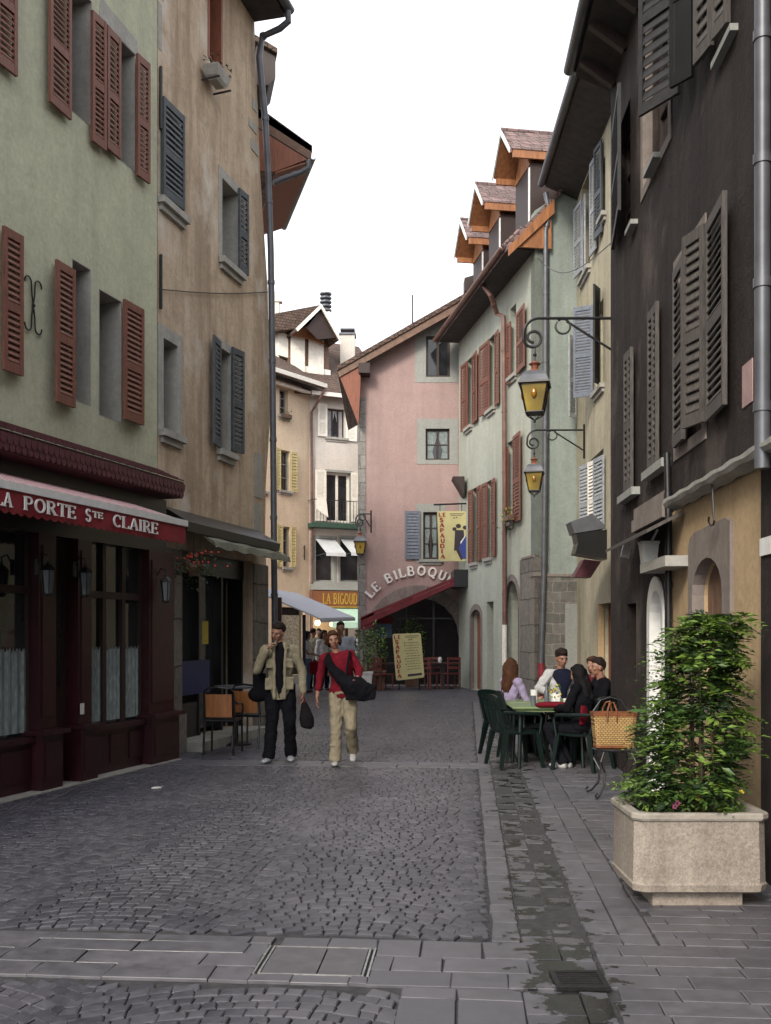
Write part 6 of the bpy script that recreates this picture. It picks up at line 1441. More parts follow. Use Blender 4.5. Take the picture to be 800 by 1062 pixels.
def people():
    plain('skin', (.27,.135,.09), .5, .1, 20); plain('skin_dark', (.18,.09,.06), .5, .1, 20); plain('eye_white', (.55,.52,.5), .3, .02, 5); plain('eye_dark', (.02,.012,.01), .4, .1, 5); plain('lips', (.30,.09,.08), .5, .1, 9)
    for n, c, r in (('khaki',(.22,.195,.135),.9),('black_cloth',(.005,.005,.007),.9),('trouser_black',(.006,.006,.009),.9),('red_knit',(.13,.008,.016),.9),('beige',(.25,.215,.15),.9),('denim',(.11,.19,.33),.9),('white_cloth',(.40,.40,.40),.9),
                    ('grey_tee',(.22,.24,.28),.9),('lilac',(.27,.225,.34),.9),('bright_cloth',(.68,.67,.66),.9),('navy',(.008,.010,.024),.8),('olive',(.12,.10,.055),.85),('hair_dark',(.018,.012,.010),.75),('hair_brown',(.05,.026,.015),.75),('hair_red',(.055,.024,.013),.75),('hair_black',(.008,.007,.008),.75),
                    ('shoe_white',(.38,.38,.37),.6),('shoe_grey',(.3,.31,.33),.5),('shoe_black',(.012,.012,.012),.4),('maroon',(.10,.012,.02),.8)):
        plain(n, c, r, .22, 14 if r > .6 else 40, bump=.35, spec=.12 if r > .6 else .4)
    pos = lambda px, Y: ((px-CX)/F*Y, Y, 0)
    # ---- the man in the khaki jacket
    Y = 12.63; J = dict(head=(-.03,-.03,1.625), look=(-.45,-.85,-.30), tilt=-12, elL=(-.28,-.14,1.16), wrL=(-.155,-.215,1.42), hdL=(.62,.18,.60), shL=(-.19,0,1.40), elR=(.27,.03,1.13), wrR=(.285,-.05,.86), hdR=(.02,-.05,-1),
        knL=(-.10,-.06,.50), anL=(-.135,-.10,.09), knR=(.12,-.07,.50), anR=(.125,.09,.10), toeL=(-.35,-1,0), toeR=(.05,-1,-.1), curl=.9)
    T_, M, P, h = person('man in an open khaki jacket and black trousers rubbing his nose as he walks', pos(291,Y), 2, .992, J, top=('khaki','long',.023,.165), bottom=('trouser_black',.020,.030), shoes='shoe_grey', hair=('hair_dark','short'))
    m = MB(); etube(m, [(0,-.10,.80),(0,-.115,.97),(-.005,-.125,1.15),(0,-.128,1.3),(0,-.085,1.44),(0,-.055,1.47)], [(.05,.03),(.058,.035),(.052,.03),(.056,.028),(.052,.04),(.055,.045)]); m.ball((0,0,1.47), (.066,.064,.05)); fuse(m, 'shirt', MATS['black_cloth'], T_, .009, 2, M)
    m = MB()
    for x in (.115,):
        m.box((x,-.145,1.24), .105, .014, .11); m.box((x,-.150,1.285), .11, .018, .03); m.box((x-.005,-.148,.99), .13, .016, .15); m.box((x,-.153,1.06), .135, .018, .03)
    m.box((-.125,-.143,1.24), .09, .014, .11); m.box((-.125,-.148,.99), .11, .016, .15); etube(m, [(.055,-.10,1.50),(.075,-.145,1.40),(.065,-.16,1.2),(.062,-.16,.8)], [(.02,.015)]*4); etube(m, [(-.055,-.10,1.50),(-.075,-.145,1.40),(-.066,-.16,1.2),(-.064,-.16,.8)], [(.02,.015)]*4)
    m.prism([(.03,-.10,1.53),(.10,-.06,1.51),(.125,-.13,1.42),(.07,-.16,1.40)], (0,.015,.01)); m.prism([(-.03,-.10,1.53),(-.10,-.06,1.51),(-.125,-.13,1.42),(-.07,-.16,1.40)], (0,.015,.01)); fuse(m, 'jacket_front', MATS['khaki'], T_, .008, 1, M, fold=1)
    b = thing('shoulder_bag', 'black shoulder bag hanging behind the man in the khaki jacket', 'bag', M @ V((-.28,.10,.95))); m = MB(); m.box((-.27,.10,.95), .16, .14, .32); m.ball((-.29,.10,.84), (.13,.09,.10)); fuse(m, 'bag_body', MATS['black_cloth'], b, .012, 4, M)
    m = MB().mat(MATS['black_cloth']); m.v = []; m.tube([M @ V(p) for p in ((-.25,.12,1.1),(-.17,.13,1.3),(-.12,.06,1.48),(-.13,-.02,1.46))], .014, 6); m.obj('strap', b)
    b = thing('handbag', 'small dark maroon bag carried in the walking man\'s hand', 'bag', M @ V((.32,-.06,.6))); m = MB(); etube(m, [(.30,-.06,.76),(.315,-.06,.66),(.33,-.06,.55),(.345,-.06,.45),(.34,-.06,.42)], [(.03,.02),(.065,.035),(.095,.045),(.085,.045),(.05,.03)], (1,0,0)); fuse(m, 'bag_body', MATS['hair_black'], b, .010, 2, M)
    m = MB().mat(MATS['maroon']); m.tube([M @ V(p) for p in ((.275,-.06,.71),(.275,-.07,.80),(.30,-.07,.80),(.345,-.06,.68),(.415,-.06,.55))], .010, 6); m.obj('handle', b)
    # ---- the woman in the red sweater
    Y = 12.35; J = dict(pel=(.05,0,.95), che=(.02,-.01,1.25), neck=(-.035,0,1.45), head=(-.075,-.03,1.615), look=(.12,-1,-.12), tilt=10, shL=(-.20,0,1.37), elL=(-.255,.03,1.12), wrL=(-.285,-.02,.87), hdL=(.02,-.08,-1), shR=(.145,0,1.42), elR=(.265,-.03,1.22), wrR=(.235,-.20,1.10), hdR=(-.5,-.25,-.25),
        hipL=(-.03,0,.93), hipR=(.13,0,.93), knL=(-.035,-.05,.51), anL=(-.045,-.10,.09), knR=(.155,-.14,.50), anR=(.17,.16,.19), toeL=(-.02,-1,0), toeR=(.02,-.75,-.65), soleR=(0,.65,-.75), curl=.4)
    T_, M, P, h = person('woman in a red sweater and beige trousers walking with a big black bag', pos(352,Y), 0, .945, J, fem=True, top=('red_knit','mid',.016,.075), bottom=('beige',.018,.028), shoes='shoe_white', hair=('hair_red','short_f'))
    b = thing('duffel_bag', 'large black duffel bag slung across the woman in the red sweater', 'bag', M @ V((.25,-.18,1.0))); m = MB(); m.ball((.24,-.20,.99), (.24,.12,.15), 8, Matrix.Rotation(R(22),3,'Y')); m.box((.28,-.2,.95), .38, .16, .2, Matrix.Rotation(0,4,'Y')); etube(m, [(-.14,-.02,1.44),(-.15,-.11,1.36),(-.08,-.155,1.24),(.04,-.17,1.12),(.15,-.19,1.05)], [(.03,.012),(.05,.014),(.07,.018),(.09,.03),(.09,.04)], (1,0,1)); fuse(m, 'bag_body', MATS['black_cloth'], b, .011, 4, M, fold=2)
    m = MB().mat(MATS['black_cloth']); m.tube([M @ V(p) for p in ((.10,-.19,1.12),(.12,-.17,1.32),(.14,-.09,1.46),(.13,.03,1.46),(.16,.12,1.3),(.24,.10,1.1))], .016, 6); m.obj('strap', b)
    # ---- the diners
    person('woman with long brown hair in a lilac top sitting at the green table', (1.66,13.35,0), 118, .96, dict(look=(.5,-.8,-.15), che=(.0,.05,.82), head=(0,.0,1.20)), SIT, top=('lilac','mid',.018,.03), bottom=('trouser_black',.01,.01), shoes='shoe_black', hair=('hair_red','long'), fem=True)
    T3, M3, P3, h3 = person('dark haired man in a white and navy track jacket sitting behind the green table', (2.43,14.0,0), 5, 1.03, dict(look=(.1,-1,-.25), elL=(-.34,-.12,.82), elR=(.30,-.12,.80), wrL=(-.30,-.35,.80)), SIT, top=('white_cloth','long',.026,.06), bottom=('navy',.01,.01), shoes='shoe_grey', hair=('hair_dark','short'))
    m = MB(); etube(m, [(0,-.115,.60),(0,-.135,.78),(0,-.130,.90),(0,-.10,.99),(0,-.05,1.05)], [(.035,.025),(.045,.025),(.10,.035),(.155,.045),(.12,.07)]); etube(m, [(0,.1,.88),(0,.09,1.02)], [(.17,.03),(.14,.04)]); fuse(m, 'jacket_yoke', MATS['navy'], T3, .012, 3, M3)
    T2, M2, P2, h2 = person('woman with long black hair in red and black seen from behind at the green table', (2.32,11.95,0), -128, .95, dict(look=(-.2,-1,-.3), head=(0,-.06,1.17), knL=(-.05,-.42,.50), anL=(.0,-.2,.09), anR=(.1,-.22,.09)), SIT, top=('black_cloth','long',.022,.05), bottom=('trouser_black',.01,.01), shoes='shoe_white', hair=('hair_black','long'), fem=True)
    m = MB(); etube(m, [(.10,.07,.56),(.10,.09,.70),(.10,.08,.80)], [(.10,.03),(.12,.03),(.08,.03)]); fuse(m, 'red_panel', MATS['red_knit'], T2, .012, 2, M2)
    person('diner in a dark top with a pale collar in profile beside the dark house corner', (2.78,13.05,0), -82, .97, dict(look=(0,-1,0), head=(0,-.05,1.20)), SIT, top=('black_cloth','long',.022,.05), bottom=('trouser_black',.01,.01), shoes='shoe_black', hair=('hair_dark','short'))
    person('diner with brown hair half hidden behind the man in the track jacket', (2.95,14.3,0), -60, .95, dict(), SIT, top=('maroon','long',.022,.05), bottom=('trouser_black',.01,.01), shoes='shoe_black', hair=('hair_brown','bob'), fem=True, detail=False)
    # ---- passers-by farther up the street
    g_ = 'passers-by at the far end of the street'
    def walker(lab, px, Y, yaw, k, top, bottom, hair, J=None, shoes='shoe_black', fem=False, skin='skin'):
        return person(lab, pos(px,Y), yaw, k, J, top=top, bottom=bottom, hair=hair, shoes=shoes, detail=False, group=g_, fem=fem, skin=skin)
    walker('woman in a white tee and blue jeans standing side-on holding a shopping bag', 318.5, 27.5, 80, .95, ('bright_cloth','short',.02,.0), ('denim',.02,.025), ('hair_black','bob'), dict(elR=(.2,-.05,1.12), wrR=(.12,-.30,1.06), elL=(-.2,-.05,1.12), wrL=(-.12,-.30,1.06)), 'maroon', True)
    walker('man in a grey T-shirt walking behind the woman in the red sweater', 354.5, 19.6, -8, 1.045, ('grey_tee','short',.024,.05), ('navy',.02,.02), ('hair_dark','short'), dict(head=(-.02,-.03,1.63)), skin='skin_dark')
    walker('person in an olive jacket standing behind the woman in blue jeans', 325, 29.0, 150, 1.0, ('khaki','long',.03,.12), ('trouser_black',.02,.02), ('hair_dark','short'))
    walker('person in a white shirt standing left of the man in grey', 336, 28.6, 30, .97, ('bright_cloth','long',.025,.10), ('navy',.02,.02), ('hair_brown','bob'), fem=True)
    walker('person in dark clothes standing under the blue-white awning', 331, 31, 10, 1.0, ('black_cloth','long',.025,.08), ('trouser_black',.02,.02), ('hair_dark','short'))
    walker('person in a pale shirt standing before the mint awning at right', 371, 33, -40, .98, ('white_cloth','long',.025,.05), ('denim',.02,.02), ('hair_dark','short'), skin='skin_dark')
    b = pos(327.5, 27.2); T_ = thing('shopping_bag', 'red carrier bag held by the woman in blue jeans', 'bag', (b[0],b[1],.45)); m = MB().mat(MATS['red_knit']); m.box((b[0],b[1],.68), .34, .16, .34, bev=.03); m.obj('bag_body', T_); m = MB().mat(MATS['white_cloth']); m.tube([(b[0]-.08,b[1],.85),(b[0]-.05,b[1],1.02),(b[0]+.03,b[1],1.04),(b[0]+.08,b[1],.85)], .012, 5); m.obj('handle', T_)
def plastic_chair(label, loc, yaw, k=1.0, proto=[None]):
    """green garden chair: seat, slatted back, arms, four legs; faces -Y before turning"""
    if proto[0] is None:
        m = 'chair_green'; plain(m, (.002,.009,.008), .4, .2, 6)
        T_ = thing('plastic_chair', label, 'chair', (0,0,0), 'dark green plastic chairs round the green tables')
        b = MB().mat(MATS[m]); b.loft([[V((x*w,y,z)) for x,y,z in ((-1,-.24,zz),(1,-.24,zz),(1,.0,zz-.012),(1,.22,zz),(-1,.22,zz),(-1,.0,zz-.012))] for w, zz in ((.21,.405),(.235,.415),(.235,.43),(.215,.44))]); b.obj('seat', T_)
        b = MB().mat(MATS[m])
        for x in (-.22,.22): b.bar((x,.20,.42), (x*.95,.31,.80), .045, .03, (0,1,0))
        n = 14
        b.loft([[V((.24*math.sin(t)*1.0, .315-.02*math.cos(t)+dy, .80+.035*math.cos(t)+dz)) for dy,dz in ((-.014,-.03),(.014,-.03),(.014,.035),(-.014,.035))] for t in [R(-80+160*i/n) for i in range(n+1)]])
        for i in range(5): x = -.14+.07*i; b.bar((x,.21,.43), (x*1.05,.30,.80), .026, .014, (0,1,0))
        b.obj('backrest', T_)
        for s_ in (-1,1):
            b = MB().mat(MATS[m]); b.tube([(s_*.25,-.22,.40),(s_*.28,-.235,.60),(s_*.285,-.20,.645),(s_*.285,.0,.655),(s_*.265,.24,.665)], [.018,.02,.024,.024,.02], 8); b.obj('armrest', T_)
            for y0,y1 in ((-.21,-.26),(.20,.27)): b = MB().mat(MATS[m]); b.loft([[V((s_*(.215+.055*t),y0+(y1-y0)*t,.42*(1-t)))+V((a*w,c*w,0)) for a,c in ((-1,-1),(1,-1),(1,1),(-1,1))] for t,w in ((0,.032),(.5,.024),(1,.019))]); b.obj('leg', T_)
        proto[0] = T_; o = T_
    else: o = copy_tree(proto[0])
    o['label'] = label; o.location = loc; o.rotation_euler.z = R(yaw); return o

def extras():
    people()
    P = lambda px, Y: (px-CX)/F*Y
    # green tables
    plain('table_green', (.16,.22,.10), .4, .12, 5); proto = None
    for lab, x, y in (('pale green plastic table nearest the camera with glasses on it',1.97,12.35),('pale green plastic table pushed against the back of the first one',1.99,13.2)):
        if proto is None:
            T_ = thing('garden_table', lab, 'table', (0,0,0), 'green plastic cafe tables'); m = MB().mat(MATS['table_green']); m.box((0,0,.715), .92, .78, .03, bev=.012); m.box((0,0,.685), .84, .70, .03); m.obj('tabletop', T_)
            for sx in (-1,1):
                for sy in (-1,1): m = MB().mat(MATS['chair_green'] if 'chair_green' in MATS else plain('chair_green', (.002,.009,.008), .4, .2, 6)); m.tube([(sx*.36,sy*.29,.67),(sx*.38,sy*.31,0)], [.03,.022], 8); m.obj('leg', T_)
            proto = T_; o = T_
        else: o = copy_tree(proto)
        o['label'] = lab; o.location = (x,y,0)
    for lab, x, y, yaw in (('empty dark green chair at the left end of the table, nearest the setts',1.56,12.25,104),('dark green chair tucked close behind the empty left one',1.75,12.9,96),('dark green chair under the woman in the lilac top',1.62,13.38,118),
                           ('dark green chair under the woman with long black hair',2.33,11.94,-128),('dark green chair under the man in the track jacket',2.43,14.02,5),('dark green chair under the diner by the house corner',2.80,13.05,-82),('dark green chair under the half hidden diner',2.97,14.3,-60)):
        plastic_chair(lab, (x,y,0), yaw)
    m_gl = MATS['lamp_glass']
    for i, (lab, x, y, r, hgt, mt) in enumerate((('clear drinking glass on the near edge of the green table',1.78,12.2,.033,.12,'lamp_glass'),('tall pale bottle standing in the middle of the green table',1.98,12.45,.032,.24,'lamp_glass'),('white cup near the woman with black hair on the green table',2.2,12.3,.04,.08,'white_paint'),('small white jug on the far green table',1.9,12.95,.045,.15,'white_paint'))):
        m = MB().mat(MATS[mt]); m.lathe((x,y,.7305), [(r*.75,0),(r,hgt*.3),(r,hgt*.62),(r*(.45 if hgt>.2 else 1.05),hgt*.8),(r*(.42 if hgt>.2 else 1.08),hgt)], 12); tag(m.obj(('bottle' if hgt>.2 else 'cup' if 'cup' in lab else 'jug' if 'jug' in lab else 'drinking_glass'), None, True, base=(x,y,.7305), angle=50), lab, 'tableware')
    plant_box(V((2.08,12.62,.80)), V((1,0,0)), .16, 'small potted plant standing on the green table', 'plant', 'white_paint', 'petal_yellow', 60, .16, .02, .1, .026)
    m = MB().mat(MATS['red_knit']); m.loft([[V((1.98+x*w,12.02+y*w*.5,.7305+z)) for x,y in ((-1,-1),(1,-1),(1.1,0),(1,1),(-1,1),(-1.1,0))] for z,w in ((0,.17),(.03,.19),(.05,.15),(.06,.08))]); tag(m.obj('red_bag', None, True, base=(1.98,12.02,.73)), 'small red bag lying on the edge of the green table', 'bag')
    # cafe chairs and table before the dark cafe front
    plain('orange_panel', (.34,.13,.04), .5, .3, 4, stretch=(5,5,.6)); proto = None
    for lab, x, y, yaw in (('orange backed cafe chair nearest the camera by the dark cafe front',-2.17,13.55,175),('orange backed cafe chair behind the walking man by the dark cafe front',-1.86,14.3,160)):
        if proto is None:
            T_ = thing('cafe_chair', lab, 'chair', (0,0,0), 'orange backed black framed cafe chairs'); K = MATS['black_paint']
            m = MB().mat(K); m.box((0,0,.45), .42, .42, .03, bev=.01); m.obj('seat', T_)
            m = MB().mat(MATS['orange_panel']); m.loft([[V((x,.215+.03*(1-(x/.19)**2)+d,z)) for d,z in ((0,.50),(.02,.50),(.045,.80),(.025,.80))] for x in [-.175+.35*i/8 for i in range(9)]]); m.obj('backrest', T_)
            for sx in (-1,1):
                m = MB().mat(K); m.tube([(sx*.21,-.20,0),(sx*.205,-.2,.45),(sx*.22,-.2,.62),(sx*.225,-.12,.66),(sx*.22,.12,.67),(sx*.20,.24,.72)], .014, 8); m.obj('front_leg', T_)
                m = MB().mat(K); m.tube([(sx*.20,.27,0),(sx*.20,.20,.45),(sx*.195,.25,.84)], .015, 8); m.obj('rear_leg', T_)
            m = MB().mat(K); m.tube([(-.195,.25,.83),(-.15,.275,.88),(0,.285,.895),(.15,.275,.88),(.195,.25,.83)], .015, 8); m.obj('top_rail', T_); proto = T_; o = T_
        else: o = copy_tree(proto)
        o['label'] = lab; o.location = (x,y,0); o.rotation_euler.z = R(yaw)
    T_ = thing('bistro_table', 'round cafe table with a pale metal rim behind the orange backed chairs', 'table', (-2.15,14.6,0)); m = MB().mat(MATS['black_paint']); m.lathe((-2.15,14.6,0), [(.22,0),(.22,.02),(.03,.05),(.03,.80),(.16,.815)], 16); m.obj('pedestal', T_, True, angle=40)
    m = MB().mat(MATS['zinc']); m.lathe((-2.15,14.6,.815), [(.30,0),(.315,.01),(.315,.03),(.30,.035),(.05,.036)], 24); m.obj('tabletop', T_)
    # hanging geraniums
    W = Wall((-2.93,13.02), (-1.80,17.40), (0,14)); a, z = W.sz(201,585,.35); q = W.p(a, z, .35)
    T_ = thing('hanging_basket', 'hanging basket of red geraniums beside the lettered awning', 'flower basket', q); m = MB().mat(MATS['leaf_mid']); m2 = MB().mat(MATS['leaf_dark']); rnd = random.Random(8)
    for i in range(420):
        c = q+V((rnd.gauss(0,.15),rnd.gauss(0,.15),rnd.gauss(-.02,.1)-.02)); (leafq(m, c, rnd.uniform(.02,.035), rnd) if i%2 else leafq(m2, c, rnd.uniform(.02,.035), rnd))
    m.obj('foliage', T_, recalc=False); m2.obj('dark_foliage', T_, recalc=False); m = MB().mat(MATS['petal_red'])
    for i in range(34): m.ball(q+V((rnd.gauss(0,.15),rnd.gauss(0,.15),rnd.uniform(-.05,.17))), .016, 3)
    m.obj('flowers', T_); m = MB().mat(MATS['brown_wood']); m.lathe(q, [(.06,-.16),(.13,-.05),(.14,.0)], 12); m.obj('pot', T_)
    m = MB().mat(MATS['black_iron']); m.tube([q+V((0,0,.0)), q+V((0,0,.42))], .006, 5); m.tube([q+V((0,0,.42)), W.p(a,z+.45,.02)], .01, 5); m.obj('hook', T_)
    # white flower box under the top window of the ochre house
    a, z = W.sz(222,72,.12); q = W.p(a, z-.12, .16); T_ = thing('window_box', 'whitish flower box on brackets under the top window of the ochre house', 'flower box', q); m = MB().mat(MATS['stone_trim'])
    m.loft([[W.p(a+x*w, z+dz, .16+y*w2) for x,y in ((-1,-.8),(1,-.8),(1,.8),(-1,.8))] for dz,w,w2 in ((-.22,.13,.08),(-.17,.18,.12),(-.05,.22,.15),(-.03,.22,.15))]); m.obj('box', T_)
    m = MB().mat(MATS['black_iron']); m.bar(W.p(a-.2,z-.24,.02), W.p(a-.2,z-.22,.3), .02, .02); m.obj('bracket', T_); m = MB().mat(MATS['black_iron']); m.bar(W.p(a+.2,z-.24,.02), W.p(a+.2,z-.22,.3), .02, .02); m.obj('bracket', T_)
    m = MB().mat(MATS['leaf_dark']); 
    for i in range(60): leafq(m, W.p(a+rnd.uniform(-.3,.3), z+rnd.uniform(-.05,.08), .16+rnd.uniform(-.12,.15)), .03, rnd)
    m.obj('foliage', T_, recalc=False)
    # concrete planter
    x0,x1,y0,y1 = 1.436,2.235,5.86,6.50; ch = .0; T_ = thing('concrete_planter', 'pale pebbled concrete planter box holding the green bush', 'planter', ((x0+x1)/2,(y0+y1)/2,0))
    def ring(ins, z, c=.05): return [V((x,y,z)) for x,y in ((x0+ins+c,y0+ins),(x1-ins-c,y0+ins),(x1-ins,y0+ins+c),(x1-ins,y1-ins-c),(x1-ins-c,y1-ins),(x0+ins+c,y1-ins),(x0+ins,y1-ins-c),(x0+ins,y0+ins+c))]
    m = MB().mat(MATS['planter_concrete']); m.loft([ring(.045,.085), ring(.012,.10), ring(.004,.14), ring(.012,.15), ring(.018,.508)]); m.obj('box', T_)
    m = MB().mat(MATS['planter_rim']); m.loft([ring(.02,.505), ring(.006,.513), ring(.0,.525), ring(.0,.548), ring(.008,.558), ring(.055,.556), ring(.07,.50), ring(.08,.44)], cap=False); m.obj('rim', T_)
    m = MB().mat(MATS['planter_concrete']); m.box(((x0+x1)/2,(y0+y1)/2,.042), (x1-x0)*.66, (y1-y0)*.7, .083); m.obj('foot', T_)
    m = MB().mat(plain('soil', (.03,.022,.016), .95, .4, 20, bump=.6)); m.box(((x0+x1)/2,(y0+y1)/2,.47), x1-x0-.15, y1-y0-.15, .08); m.obj('soil', T_)
    # bush: stems carrying feathery sprays of small leaves
    cx, cy = 1.93, 6.24; T_ = thing('bush', 'dense green bush with feathery layered leaves growing in the concrete planter', 'bush', (cx,cy,.51)); rnd = random.Random(21)
    m = MB().mat(MATS['brown_wood']); stems = []
    for i in range(9):
        t = i*.9+rnd.random(); r0 = rnd.uniform(.03,.12); tp = V((cx+.18*math.cos(t)*rnd.random(), cy+.14*math.sin(t)*rnd.random(), rnd.uniform(1.35,1.72))); m.tube([(cx+r0*math.cos(t),cy+r0*math.sin(t),.5), ((cx+tp.x)/2+.04*math.cos(t),(cy+tp.y)/2+.04*math.sin(t),1.05), tp], [.011,.007,.003], 6)
    m.obj('stems', T_); L = {k: MB().mat(MATS[k]) for k in ('leaf_light','leaf_mid','leaf_dark')}
    def crown(z): u = (z-.56)/1.18; return (.41*(1-.55*max(0,u-.3)/.7))*(.70+.30*min(1,u*4))
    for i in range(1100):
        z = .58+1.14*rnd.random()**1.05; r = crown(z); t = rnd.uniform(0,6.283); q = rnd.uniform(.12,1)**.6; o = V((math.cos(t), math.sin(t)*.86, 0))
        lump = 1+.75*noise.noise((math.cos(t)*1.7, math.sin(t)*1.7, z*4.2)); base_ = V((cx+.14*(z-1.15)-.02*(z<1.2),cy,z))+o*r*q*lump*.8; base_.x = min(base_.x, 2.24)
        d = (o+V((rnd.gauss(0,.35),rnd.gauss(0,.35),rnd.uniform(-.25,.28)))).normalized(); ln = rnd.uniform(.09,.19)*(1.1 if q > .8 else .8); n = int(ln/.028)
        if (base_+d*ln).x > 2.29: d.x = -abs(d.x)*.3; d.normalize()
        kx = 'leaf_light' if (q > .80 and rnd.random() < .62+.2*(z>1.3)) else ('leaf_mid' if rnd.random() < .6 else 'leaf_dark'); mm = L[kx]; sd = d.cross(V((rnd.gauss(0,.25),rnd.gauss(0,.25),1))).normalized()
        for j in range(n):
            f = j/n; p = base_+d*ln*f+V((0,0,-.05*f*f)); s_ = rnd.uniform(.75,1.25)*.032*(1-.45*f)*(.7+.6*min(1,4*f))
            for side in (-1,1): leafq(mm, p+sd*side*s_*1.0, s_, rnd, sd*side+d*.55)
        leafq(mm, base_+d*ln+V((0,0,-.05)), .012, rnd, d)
    # a few long separate fronds reaching out to the left
    for (bx,bz,ex,ez_) in ((1.72,1.47,1.50,1.50),(1.74,1.38,1.50,1.42),(1.72,1.30,1.47,1.335),(1.72,1.05,1.50,1.10),(1.70,1.0,1.48,1.02),(1.72,1.2,1.58,1.22),(1.76,1.58,1.66,1.60),(1.72,.9,1.56,.93),(1.95,1.66,1.88,1.76),(2.05,1.64,2.0,1.74)):
        for yy in (-.16,-.05):
            a = V((bx,cy+yy,bz+yy*.2)); b = V((ex+rnd.uniform(0,.05),cy+yy-.06,ez_+yy*.2-.015)); d = (b-a).normalized(); n = 15; sd = d.cross(V((0,.25,1))).normalized(); mm = L['leaf_light'] if yy < -.1 else L['leaf_mid']
            for j in range(n):
                f = j/n; p = a.lerp(b,f)+V((0,0,.02*math.sin(f*3))); s_ = .018*(1-.5*f)
                for side in (-1,1): leafq(mm, p+sd*side*s_, s_, rnd, sd*side+d*.5)
    for k_, mm in L.items(): mm.obj('foliage', T_, recalc=False)
    T_ = thing('flower_bedding', 'low leafy bedding plants with pink and yellow flowers at the planter\'s front edge', 'plant', (1.75,6.0,.51)); m = MB().mat(MATS['leaf_light']); m2 = MB().mat(MATS['leaf_mid'])
    for i in range(620):
        x = rnd.uniform(1.50,2.14); dn = max(.03, .15-.16*(x-1.5)); c = V((x, rnd.uniform(5.93,6.25), .53+rnd.uniform(0,dn))); leafq(m if rnd.random() < .45 else m2, c, rnd.uniform(.012,.022), rnd)
    m.obj('foliage', T_, recalc=False); m2.obj('foliage', T_, recalc=False)
    for mt, pts in (('petal_pink',((1.70,5.95,.585),(1.72,5.97,.60))),('petal_yellow',((1.84,5.97,.63),(2.1,5.98,.66)))):
        for p in pts:
            m = MB().mat(MATS[mt])
            for k_ in range(5): t = k_*1.257; m.ball(V(p)+V((.011*math.cos(t),-.004,.011*math.sin(t))), (.008,.004,.008), 3)
            m.obj('flower', T_)
    # wicker basket on a wrought iron chair
    bx, by = 2.20, 9.95; T_ = thing('iron_chair', 'wrought iron garden chair with curled legs under the wicker basket', 'chair', (bx,by,0)); I = MATS['black_iron']
    m = MB().mat(I); m.lathe((bx+.05,by,.455), [(.0,0),(.2,.0),(.215,.012),(.2,.024),(.0,.024)], 20); m.obj('seat', T_)
    for sx, sy in ((-1,-1),(1,-1),(-1,1),(1,1)):
        m = MB().mat(I); q = V((bx+.05,by,0)); m.tube([q+V((sx*a,sy*a,z)) for a,z in ((.13,.455),(.17,.36),(.12,.25),(.13,.12),(.19,.03),(.225,.012),(.235,.04),(.215,.06))], .010, 6); m.obj('leg', T_)
    m = MB().mat(I); m.tube([(bx-.10,by+.17,.46),(bx-.13,by+.21,.80),(bx-.04,by+.22,.93),(bx+.06,by+.225,.96),(bx+.16,by+.22,.93),(bx+.24,by+.21,.80),(bx+.2,by+.17,.46)], .011, 8)
    m.tube([(bx+.05+.08*math.cos(t),by+.21,.74+.09*math.sin(t)) for t in [i*.45 for i in range(15)]], .008, 6); m.obj('backrest', T_)
    T_ = thing('wicker_basket', 'woven straw basket with brown leather trim and handles standing on the iron chair', 'basket', (bx+.02,by-.02,.482)); wm = bpy.data.materials.new('wicker'); wm.use_nodes = True; nt = wm.node_tree; b_ = nt.nodes['Principled BSDF']
    tc = nt.nodes.new('ShaderNodeTexCoord'); ck = nt.nodes.new('ShaderNodeTexBrick'); mp = nt.nodes.new('ShaderNodeMapping'); mp.inputs['Rotation'].default_value = (R(90),0,0); nt.links.new(tc.outputs['Object'], mp.inputs[0]); nt.links.new(mp.outputs[0], ck.inputs['Vector'])
    ck.inputs['Scale'].default_value = 1; ck.inputs['Brick Width'].default_value = .034; ck.inputs['Row Height'].default_value = .02; ck.inputs['Mortar Size'].default_value = .0035; ck.inputs['Color1'].default_value = (.50,.33,.13,1); ck.inputs['Color2'].default_value = (.38,.24,.09,1); ck.inputs['Mortar'].default_value = (.13,.07,.025,1)
    nt.links.new(ck.outputs['Color'], b_.inputs['Base Color']); b_.inputs['Roughness'].default_value = .7; _bump(nt, b_, ck.outputs['Fac'], -.8, .01); MATS['wicker'] = wm
    def rr(z, sx, sy): return [V((bx+.02+x*sx+.03*(x>0), by-.02+y*sy, z)) for x,y in ((-1,-.8),(-.8,-1),(.8,-1),(1,-.8),(1,.8),(.8,1),(-.8,1),(-1,.8))]
    m = MB().mat(wm); m.loft([rr(.505,.165,.09), rr(.62,.178,.10), rr(.80,.192,.105)], cap=False); m.loft([rr(.505,.15,.08), rr(.80,.18,.095)], cap=False); m.obj('weave', T_)
    lt = plain('leather', (.18,.06,.02), .5, .25, 12); m = MB().mat(lt); m.loft([rr(.483,.15,.085), rr(.487,.17,.096), rr(.512,.17,.096)]); m.obj('base_trim', T_)
    m = MB().mat(lt); m.loft([rr(.795,.197,.11), rr(.83,.199,.112), rr(.83,.18,.095), rr(.795,.178,.093), rr(.795,.197,.11)], cap=False); m.obj('rim_trim', T_)
    for sy in (-1,1): m = MB().mat(lt); y = by-.02+sy*.112; m.tube([(bx-.05,y,.74),(bx-.045,y,.86),(bx-.02,y-sy*.03,.92),(bx+.02,y-sy*.03,.93),(bx+.04,y,.86),(bx+.045,y,.74)], .009, 6); m.obj('handle', T_)
    # blue-white awning of the shop on the left bend
    plain('pale_blue_cloth', (.46,.48,.55), .85, .08, 2); T_ = thing('awning', 'large pale blue-white shop awning sloping down beside the drainpipe', 'awning', at(300,616,26))
